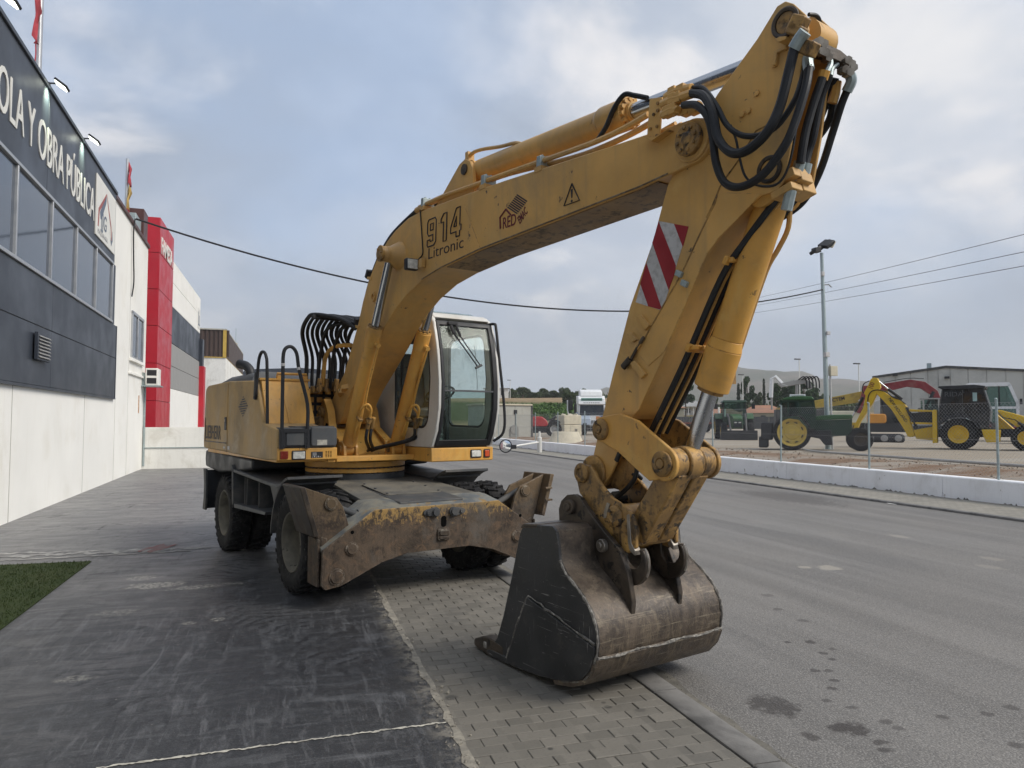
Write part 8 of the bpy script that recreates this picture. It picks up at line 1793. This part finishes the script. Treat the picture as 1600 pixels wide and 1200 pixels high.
# hills on the skyline
def m_hill():
    t = NT('scrub_hills'); p = t.pos(); n = t.noise(p, .006, 8, .65); f = t.noise(p, .03, 6, .7)
    col = t.mix(t.ramp(n, .4, .6), (.14, .115, .085), (.07, .075, .045)); col = t.mix(t.ramp(f, .5, .65, 0, .6), col, (.04, .05, .03)); return t.fin(col, .95, 0, .05)
b = MB(); NA, NR = 150, 26; vs = []
for j in range(NR+1):
    r = 1150+1500*j/NR
    for i in range(NA+1):
        a_ = -22+95*i/NA; a = R(a_); x, y = r*math.sin(a), r*math.cos(a)
        ridge = (128+30*math.sin(a_*.21+1.0)+24*MN.fractal(Vector((a_*.14, 3.3, 0)), 1.0, 2.0, 4)+14*MN.noise(Vector((a_*.6, 1, 0))))*(.55+.45*sst(19, 33, a_))
        k = j/NR; h_ = ridge*(sst(0, .72, k) if k < .72 else 1-.5*sst(.72, 1, k)); h_ += (14*MN.fractal(Vector((x*.006, y*.006, 0)), 1.0, 2.0, 5))*sst(0, .4, k)
        vs.append((x, y, -4+max(0, h_)+3))
b.add(vs, [(j*(NA+1)+i, j*(NA+1)+i+1, (j+1)*(NA+1)+i+1, (j+1)*(NA+1)+i) for j in range(NR) for i in range(NA)])
struct(b.build('hills', m_hill(), ang=80))

# ------------------------------------------------------------------ trees
def m_leaf(name, c0, c1):
    t = NT(name); oi = t.n('ShaderNodeNewGeometry'); n = t.noise(t.co(), .9, 4)
    col = t.mix(t.ramp(n, .35, .65), c0, c1); col = t.mix(t.math('MULTIPLY', oi.outputs['Random Per Island'], .55), col, tuple(q*1.8 for q in c1)); return t.fin(col, .75, 0, .2)
M_PINE = m_leaf('pine_needles', (.018, .036, .016), (.042, .070, .028)); M_OLIVE = m_leaf('scrub_leaves', (.026, .042, .018), (.06, .082, .034)); M_CYP = m_leaf('cypress_leaves', (.010, .020, .012), (.022, .036, .018)); M_CITRUS = m_leaf('citrus_leaves', (.028, .062, .014), (.07, .125, .03))
M_BARK = mat('bark', (.085, .062, .045), .25, 3, rough=.95, bump=.4, bscale=8)
def leaf_cloud(b, lobes, n, s0, s1, rg):
    wts = [l[3]*l[4]*l[5] for l in lobes]
    for _ in range(n):
        cx, cy, cz, rx, ry_, rz = rg.choices(lobes, wts)[0]
        d = Vector((rg.gauss(0, 1), rg.gauss(0, 1), rg.gauss(0, 1))).normalized(); k = (.35+.65*rg.random()**.45)
        p = Vector((cx+d.x*rx*k, cy+d.y*ry_*k, cz+d.z*rz*k)); s = rg.uniform(s0, s1)
        e = Euler((rg.random()*6.3, rg.random()*6.3, rg.random()*6.3)).to_matrix(); u = e @ Vector((s, 0, 0)); v = e @ Vector((0, s*.6, 0))
        b.add([p-u, p-v, p+u, p+v], [(0, 1, 2, 3)])
def tree(name, lab, px, kind, h, w, seed, grp, dist=None):
    rg = random.Random(seed); x, y = px; z = land_z(x, y) if math.hypot(x, y) > 112 else .38
    o = thing(name, lab, 'tree', (x, y, z), rg.random()*6, grp)
    b = MB(); lobes = []
    if kind == 'cypress':
        b.cyl((0, 0, -.3), (0, 0, h*.5), w*.12, w*.06, n=7); lobes = [(0, 0, h*(.12+.80*i/7), w*.5*(.55+.45*math.sin(math.pi*(.25+.62*i/7))), w*.5*(.55+.45*math.sin(math.pi*(.25+.62*i/7))), h*.10) for i in range(8)]; n = 1500; s0, s1 = .10, .24; m = M_CYP
    elif kind == 'pine':
        lean = Vector((rg.uniform(-.06, .06)*h, rg.uniform(-.06, .06)*h, 0)); th = h*.42
        b.tube([(0, 0, -.4), lean*.4+Vector((0, 0, th*.6)), lean+Vector((0, 0, h*.8))], [w*.045, w*.035, w*.015], 7)
        for i in range(9):
            a = i*2.4+rg.random(); zz_ = h*(.42+.5*rg.random()); rad = w*.33*(1.1-abs(zz_/h-.62)*1.5); c = Vector((math.cos(a)*rad, math.sin(a)*rad, zz_)); lobes.append((c.x, c.y, c.z, w*rg.uniform(.17, .26), w*rg.uniform(.17, .26), h*rg.uniform(.08, .13)))
            b.tube([lean*.7+Vector((0, 0, zz_*.72)), c*.6+Vector((0, 0, zz_*.35)), c], [w*.016, w*.01, w*.005], 5)
        lobes.append((lean.x, lean.y, h*.90, w*.2, w*.2, h*.1)); n = 2600; s0, s1 = .14, .34; m = M_PINE
    else:
        b.tube([(0, 0, -.3), (0, 0, h*.5)], [w*.06, w*.03], 6)
        for i in range(8):
            a = i*2.4+rg.random(); zz_ = h*rg.uniform(.16, .76); rad = w*.28*rg.uniform(.4, 1); lobes.append((math.cos(a)*rad, math.sin(a)*rad, zz_, w*rg.uniform(.2, .3), w*rg.uniform(.2, .3), h*rg.uniform(.15, .22))); b.tube([(0, 0, h*.2), (math.cos(a)*rad, math.sin(a)*rad, zz_)], [w*.02, w*.006], 5)
        n = 2600; s0, s1 = .12, .30; m = M_OLIVE
    part(b, 'trunk', M_BARK, o); c = MB(); leaf_cloud(c, lobes, n, s0*max(1, w/6), s1*max(1, w/6), rg); part(c, 'crown', m, o); return o
def at_r(px, r):
    a = R(17.35)+math.atan((px-800)/1120); return (r*math.sin(a), r*math.cos(a))
k = 238/1120*.98
for i, (px, hp, wp, r, lab) in enumerate(((800, 17, 14, 236, 'leftmost round tree on the dry bank beside the cab'), (817, 21, 20, 238, 'largest round tree on the dry bank near the cab'), (829, 14, 12, 240, 'low tree just right of the largest bank tree'), (841, 13, 14, 236, 'small tree in the middle of the bank row'), (850, 18, 16, 240, 'tall round tree in the middle of the bank row'), (866, 16, 16, 238, 'second tree from the right end of the bank row'), (883, 20, 20, 236, 'broad tree at the right end of the bank row'))):
    tree('round_tree', lab, at_r(px, r), 'round', hp*r/1120, wp*r/1120*1.25, 20+i, 'trees on the dry bank')
for i, (px, hp, wp, r, lab, kd) in enumerate(((888, 30, 24, 175, 'dark bushy tree standing left of the white lorry', 'round'), (900, 26, 20, 185, 'bushy tree just left of the lorry cab', 'round'), (910, 26, 20, 190, 'bushy tree behind the lorry mirror', 'round'))):
    tree('bushy_tree', lab, at_r(px, r), kd, hp*r/1120, wp*r/1120, 40+i, 'bushy trees by the lorry')
for i, (px, top, wp, r, lab, kd) in enumerate(((1071, 592, 30, 190, 'tall pine seen between the stick and the bucket rod', 'pine'), (1056, 606, 16, 186, 'low dark tree close beside the boom stick', 'round'), (1112, 607, 26, 200, 'bare looking tree below the bucket ram gland', 'round'), (1154, 602, 5, 190, 'slim cypress left of the pale street lamp', 'cypress'), (1169, 591, 20, 195, 'upright pine right of the pale street lamp', 'pine'), (1184, 611, 20, 200, 'low dark tree under the slim dark cypress', 'round'), (1194, 596, 4, 205, 'tall slim dark cypress left of the broad pines', 'cypress'), (1214, 603, 26, 185, 'broad pine behind the folded white boom', 'pine'), (1235, 600, 30, 195, 'wide pine above the tractor roof', 'pine'), (1258, 597, 40, 190, 'biggest spreading pine behind the lamp pole', 'pine'), (1290, 617, 24, 210, 'low shrubby tree behind the lamp pole foot', 'round'), (1330, 619, 30, 215, 'low shrubby tree behind the crane jib', 'round'))):
    x, y = at_r(px, r); z = land_z(x, y); h = (657-top)/1120*r+1.7-z
    tree('cypress_tree' if kd == 'cypress' else ('pine_tree' if kd == 'pine' else 'shrub_tree'), lab, (x, y), kd, max(2, h), wp*r/1120, 60+i, 'trees behind the yard')
# citrus orchard below the bank: one green mass
rg = random.Random(9); c = MB()
for i in range(420):
    px = rg.uniform(770, 985); r = rg.uniform(150, 171); x, y = at_r(px, r); z = land_z(x, y)
    leaf_cloud(c, [(x, y, z+.9, 1.5, 1.5, 1.0)], 60, .18, .4, rg)
o = stuff(c.build('orchard', M_CITRUS)); o['label'] = 'green citrus orchard below the dry bank'; o['category'] = 'orchard'
c = MB()
for i in range(500):
    px = rg.uniform(1030, 1340); r = rg.uniform(205, 300); x, y = at_r(px, r); z = land_z(x, y)
    leaf_cloud(c, [(x, y, z+1.2, 2.4, 2.4, 1.8)], 40, .3, .6, rg)
for i in range(260):
    px = rg.uniform(784, 990); r = rg.uniform(243, 262); x, y = at_r(px, r); z = land_z(x, y)
    leaf_cloud(c, [(x, y, z+.9, 1.9, 1.9, 1.1+.7*rg.random())], 45, .22, .45, rg)
o = stuff(c.build('scrub', M_OLIVE)); o['label'] = 'far dark scrub behind the houses'; o['category'] = 'scrub'

# ------------------------------------------------------------------ houses, warehouse and street lamps
M_TILE = mat('clay_tile_roof', (.30, .15, .09), .15, 1.2, dirt=(.2, .12, .08), amt=.4, rough=.9, bump=.3, bscale=6); M_HOUSE = mat('cream_house', (.48, .42, .30), .06, .6, dirt=(.36, .31, .23), amt=.4, rough=.9, bump=0)
def house(lab, px, r, w, d, hw, hr, yaw=0, m=M_HOUSE, mr=M_TILE, cols=False):
    x, y = at_r(px, r); z = land_z(x, y)-.3 if r > 112 else .38; a = math.atan2(x, y)
    o = thing('house', lab, 'house', (x, y, z), -a+yaw, 'houses beyond the yard')
    b = MB(); b.ext(-w/2, w/2, 0, d, 0, hw); part(b, 'wall', m, o)
    b = MB(); e = .5; b.hexa([(-w/2-e, -e, hw), (w/2+e, -e, hw), (w/2+e, d+e, hw), (-w/2-e, d+e, hw), (-w/2+w*.3, d*.5-.1, hw+hr), (w/2-w*.3, d*.5-.1, hw+hr), (w/2-w*.3, d*.5+.1, hw+hr), (-w/2+w*.3, d*.5+.1, hw+hr)]); part(b, 'roof', mr, o)
    n = max(2, int(w/3))
    for i in range(n):
        xx = -w/2+w*(i+.5)/n
        b = MB(); b.ext(xx-.5, xx+.5, -.04, .02, hw*.35, hw*.78); q = part(b, 'window', M_CABW, o); b = MB(); b.ext(xx-.6, xx+.6, -.10, 0, hw*.30, hw*.34); part(b, 'sill', m, q)
    if cols:
        for i in range(5): b = MB(); b.cyl((-w/2+w*i/4, -1.4, 0), (-w/2+w*i/4, -1.4, hw), .14, n=8); part(b, 'column', m, o)
        b = MB(); b.ext(-w/2-.3, w/2+.3, -1.7, 0, hw-.1, hw+.12); part(b, 'porch_roof', m, o)
    return o
house('pale villa with columns seen beside the bucket rod', 1083, 200, 5.0, 7, 2.6, 1.6, cols=True, m=M_WALL2, mr=M_GREYPAN)
house('cream house with brown roof left of the loader tractor', 1128, 150, 8.5, 8, 2.4, 1.3)
house('low cream house with red tiled roof right of the loader tractor', 1192, 160, 9.0, 9, 2.4, 1.7)
house('small white house with black roof beside the excavator mirror', 776, 225, 7.5, 7, 3.4, .1, m=M_SIGN, mr=M_BLK)
house('cream house edge behind the black stick hoses', 1040, 165, 8, 8, 3.2, 1.2)
DW = thing('dark_screen_wall', 'dark grey screened wall behind the red trailer', 'wall', (*at_r(1130, 118), .2), -R(17.35)-math.atan(330/1120))
for i in range(8):
    b = MB(); b.ext(-10+i*2.4, -7.66+i*2.4, 0, .1, 0, 2.1); part(b, 'screen_panel', M_DKGREY, DW)
for i, (px, base, r, h_) in enumerate(((1123, 648, 100, 3.2), (1132, 662, 90, 2.8))):
    x, y = at_r(px, r); tag(MB().cyl((x, y, .0), (x, y, .3+h_), .12, n=8).build('white_post', M_SIGN), ('thick white post left of the loader tractor', 'thin white post right next to the loader tractor')[i], 'post')
def street_lamp(lab, px, top, r):
    x, y = at_r(px, r); z = land_z(x, y) if r > 112 else .3; h_ = (657-top)/1120*r*1.0+1.7-z
    o = thing('street_lamp', lab, 'street lamp', (x, y, z), 0, 'street lamps behind the yard')
    b = MB(); b.cyl((0, 0, 0), (0, 0, h_), .11, .07, n=8); part(b, 'pole', M_SIGN, o); b = MB(); b.box((-.35, 0, h_), (1.1, .35, .18)); part(b, 'lamp_head', M_DKGREY, o, bevel=.04)
street_lamp('pale street lamp between cypress and pine', 1161, 589, 140); street_lamp('pale street lamp above the broad pines', 1250, 568, 130); street_lamp('pale street lamp behind the yellow backhoe arm', 1343, 577, 120); street_lamp('thin lamp post on the bank beside the excavator mirror', 797, 594, 215)

M_WARE = mat('grey_precast', (.46, .46, .43), .05, .4, dirt=(.24, .24, .225), amt=.4, dscale=.3, rough=.85, bump=0, streak=.2)
wy0 = 96.0; wa = R(17.35)+math.atan(700/1120); wox, woy = wy0*math.sin(wa), wy0*math.cos(wa)
WH = thing('grey_warehouse', 'large grey precast warehouse behind the machines on the right', 'warehouse', (wox, woy, 0), -wa)
# facade seen square on: local x right, z up; roofline from the left eave to a flat ridge
def wx(px): return (math.tan(math.atan((px-800)/1120)-math.atan(700/1120)))*wy0
def wz(px, py): c_ = math.cos(math.atan((px-800)/1120)); return 1.7+(657-py)/1120*c_*wy0/math.cos(math.atan((px-800)/1120)-math.atan(700/1120))
ev = [(1365, 591), (1480, 575), (1700, 585)]
def roof_z(px):
    for (a, za_), (c_, zc) in zip(ev[:-1], ev[1:]):
        if a <= px <= c_: py = za_+(zc-za_)*(px-a)/(c_-a); return wz(px, py)
    return wz(ev[-1][0], ev[-1][1])
seams = [1365, 1382, 1400, 1424, 1451, 1467, 1486, 1514, 1543, 1573, 1600, 1630, 1665, 1700]
for a, c_ in zip(seams[:-1], seams[1:]):
    prof = [(wx(a)+.03, -.2), (wx(c_)-.03, -.2), (wx(c_)-.03, roof_z(c_))]+([(wx(1480), roof_z(1480))] if a < 1480 < c_ else [])+[(wx(a)+.03, roof_z(a))]
    b = MB(); b.prism(prof, 0, .25, 'y'); part(b, 'wall_panel', M_WARE, WH)
b = MB(); b.prism([(wx(1365), -.2), (wx(1700), -.2), (wx(1700), roof_z(1700)-.05), (wx(1480), roof_z(1480)-.05), (wx(1365), roof_z(1365)-.05)], .1, 28, 'y'); part(b, 'hall_body', M_WARE, WH)
b = MB(); b.prism([(wx(1364), roof_z(1365)), (wx(1480), roof_z(1480)), (wx(1701), roof_z(1700)), (wx(1701), roof_z(1700)+.25), (wx(1480), roof_z(1480)+.28), (wx(1364), roof_z(1365)+.25)], -.15, 28.2, 'y'); part(b, 'roof_edge', M_DKGREY, WH)
b = MB(); b.ext(wx(1455), wx(1468), -.05, .2, 0, 4.6); part(b, 'doorway', M_BLK, WH)
for px, py in ((1481, 590), (1400, 586)): b = MB(); b.box((wx(px), -.2, wz(px, py)), (.5, .4, .25)); part(b, 'wall_lamp', M_BLK, WH)
b = MB(); b.tube([(wx(1449), 5, roof_z(1449)), (wx(1449), 5, roof_z(1449)+1.0)], .05, 5); b.box((wx(1451), 5, roof_z(1451)+.9), (.5, .2, .6)); part(b, 'roof_aerial', M_GALV, WH)

# ------------------------------------------------------------------ haze in the air
hb = MB(); hb.ext(-2950, 2950, -280, 2950, -5.5, 260)
hz_ = hb.build('haze', None); stuff(hz_); hz_['label'] = 'thin grey blue haze lying over the far hills'; hz_['category'] = 'haze'
hm = bpy.data.materials.new('haze_air'); hm.use_nodes = True; hn = hm.node_tree; hn.nodes.clear()
ho_ = hn.nodes.new('ShaderNodeOutputMaterial'); hv_ = hn.nodes.new('ShaderNodeVolumePrincipled'); hv_.inputs['Color'].default_value = (.97, .985, 1.0, 1); hv_.inputs['Density'].default_value = .00028; hv_.inputs['Anisotropy'].default_value = 0.0
hn.links.new(hv_.outputs[0], ho_.inputs['Volume']); hz_.data.materials.append(hm)


# small fixings too fine to pick apart stay joined as stuff
for o in bpy.data.objects:
    n_ = o.name.split('.')[0]
    if o.parent and (n_.endswith(('_bolts', '_slot', '_print', '_opening', 'fitting', '_nut', 'stud', 'weld_bead', 'wall_joint', 'hose_end', 'hole', 'grille_slot', 'broken_top', 'tape_band', 'pipe_clamp', 'box_rib', 'sticker', 'fixing')) or n_ in ('hose_flange', 'hose_block', 'cable_bracket', 'rim_slot', 'ram_rod', 'ram_barrel', 'hose_clamp')):
        o['kind'] = 'stuff'
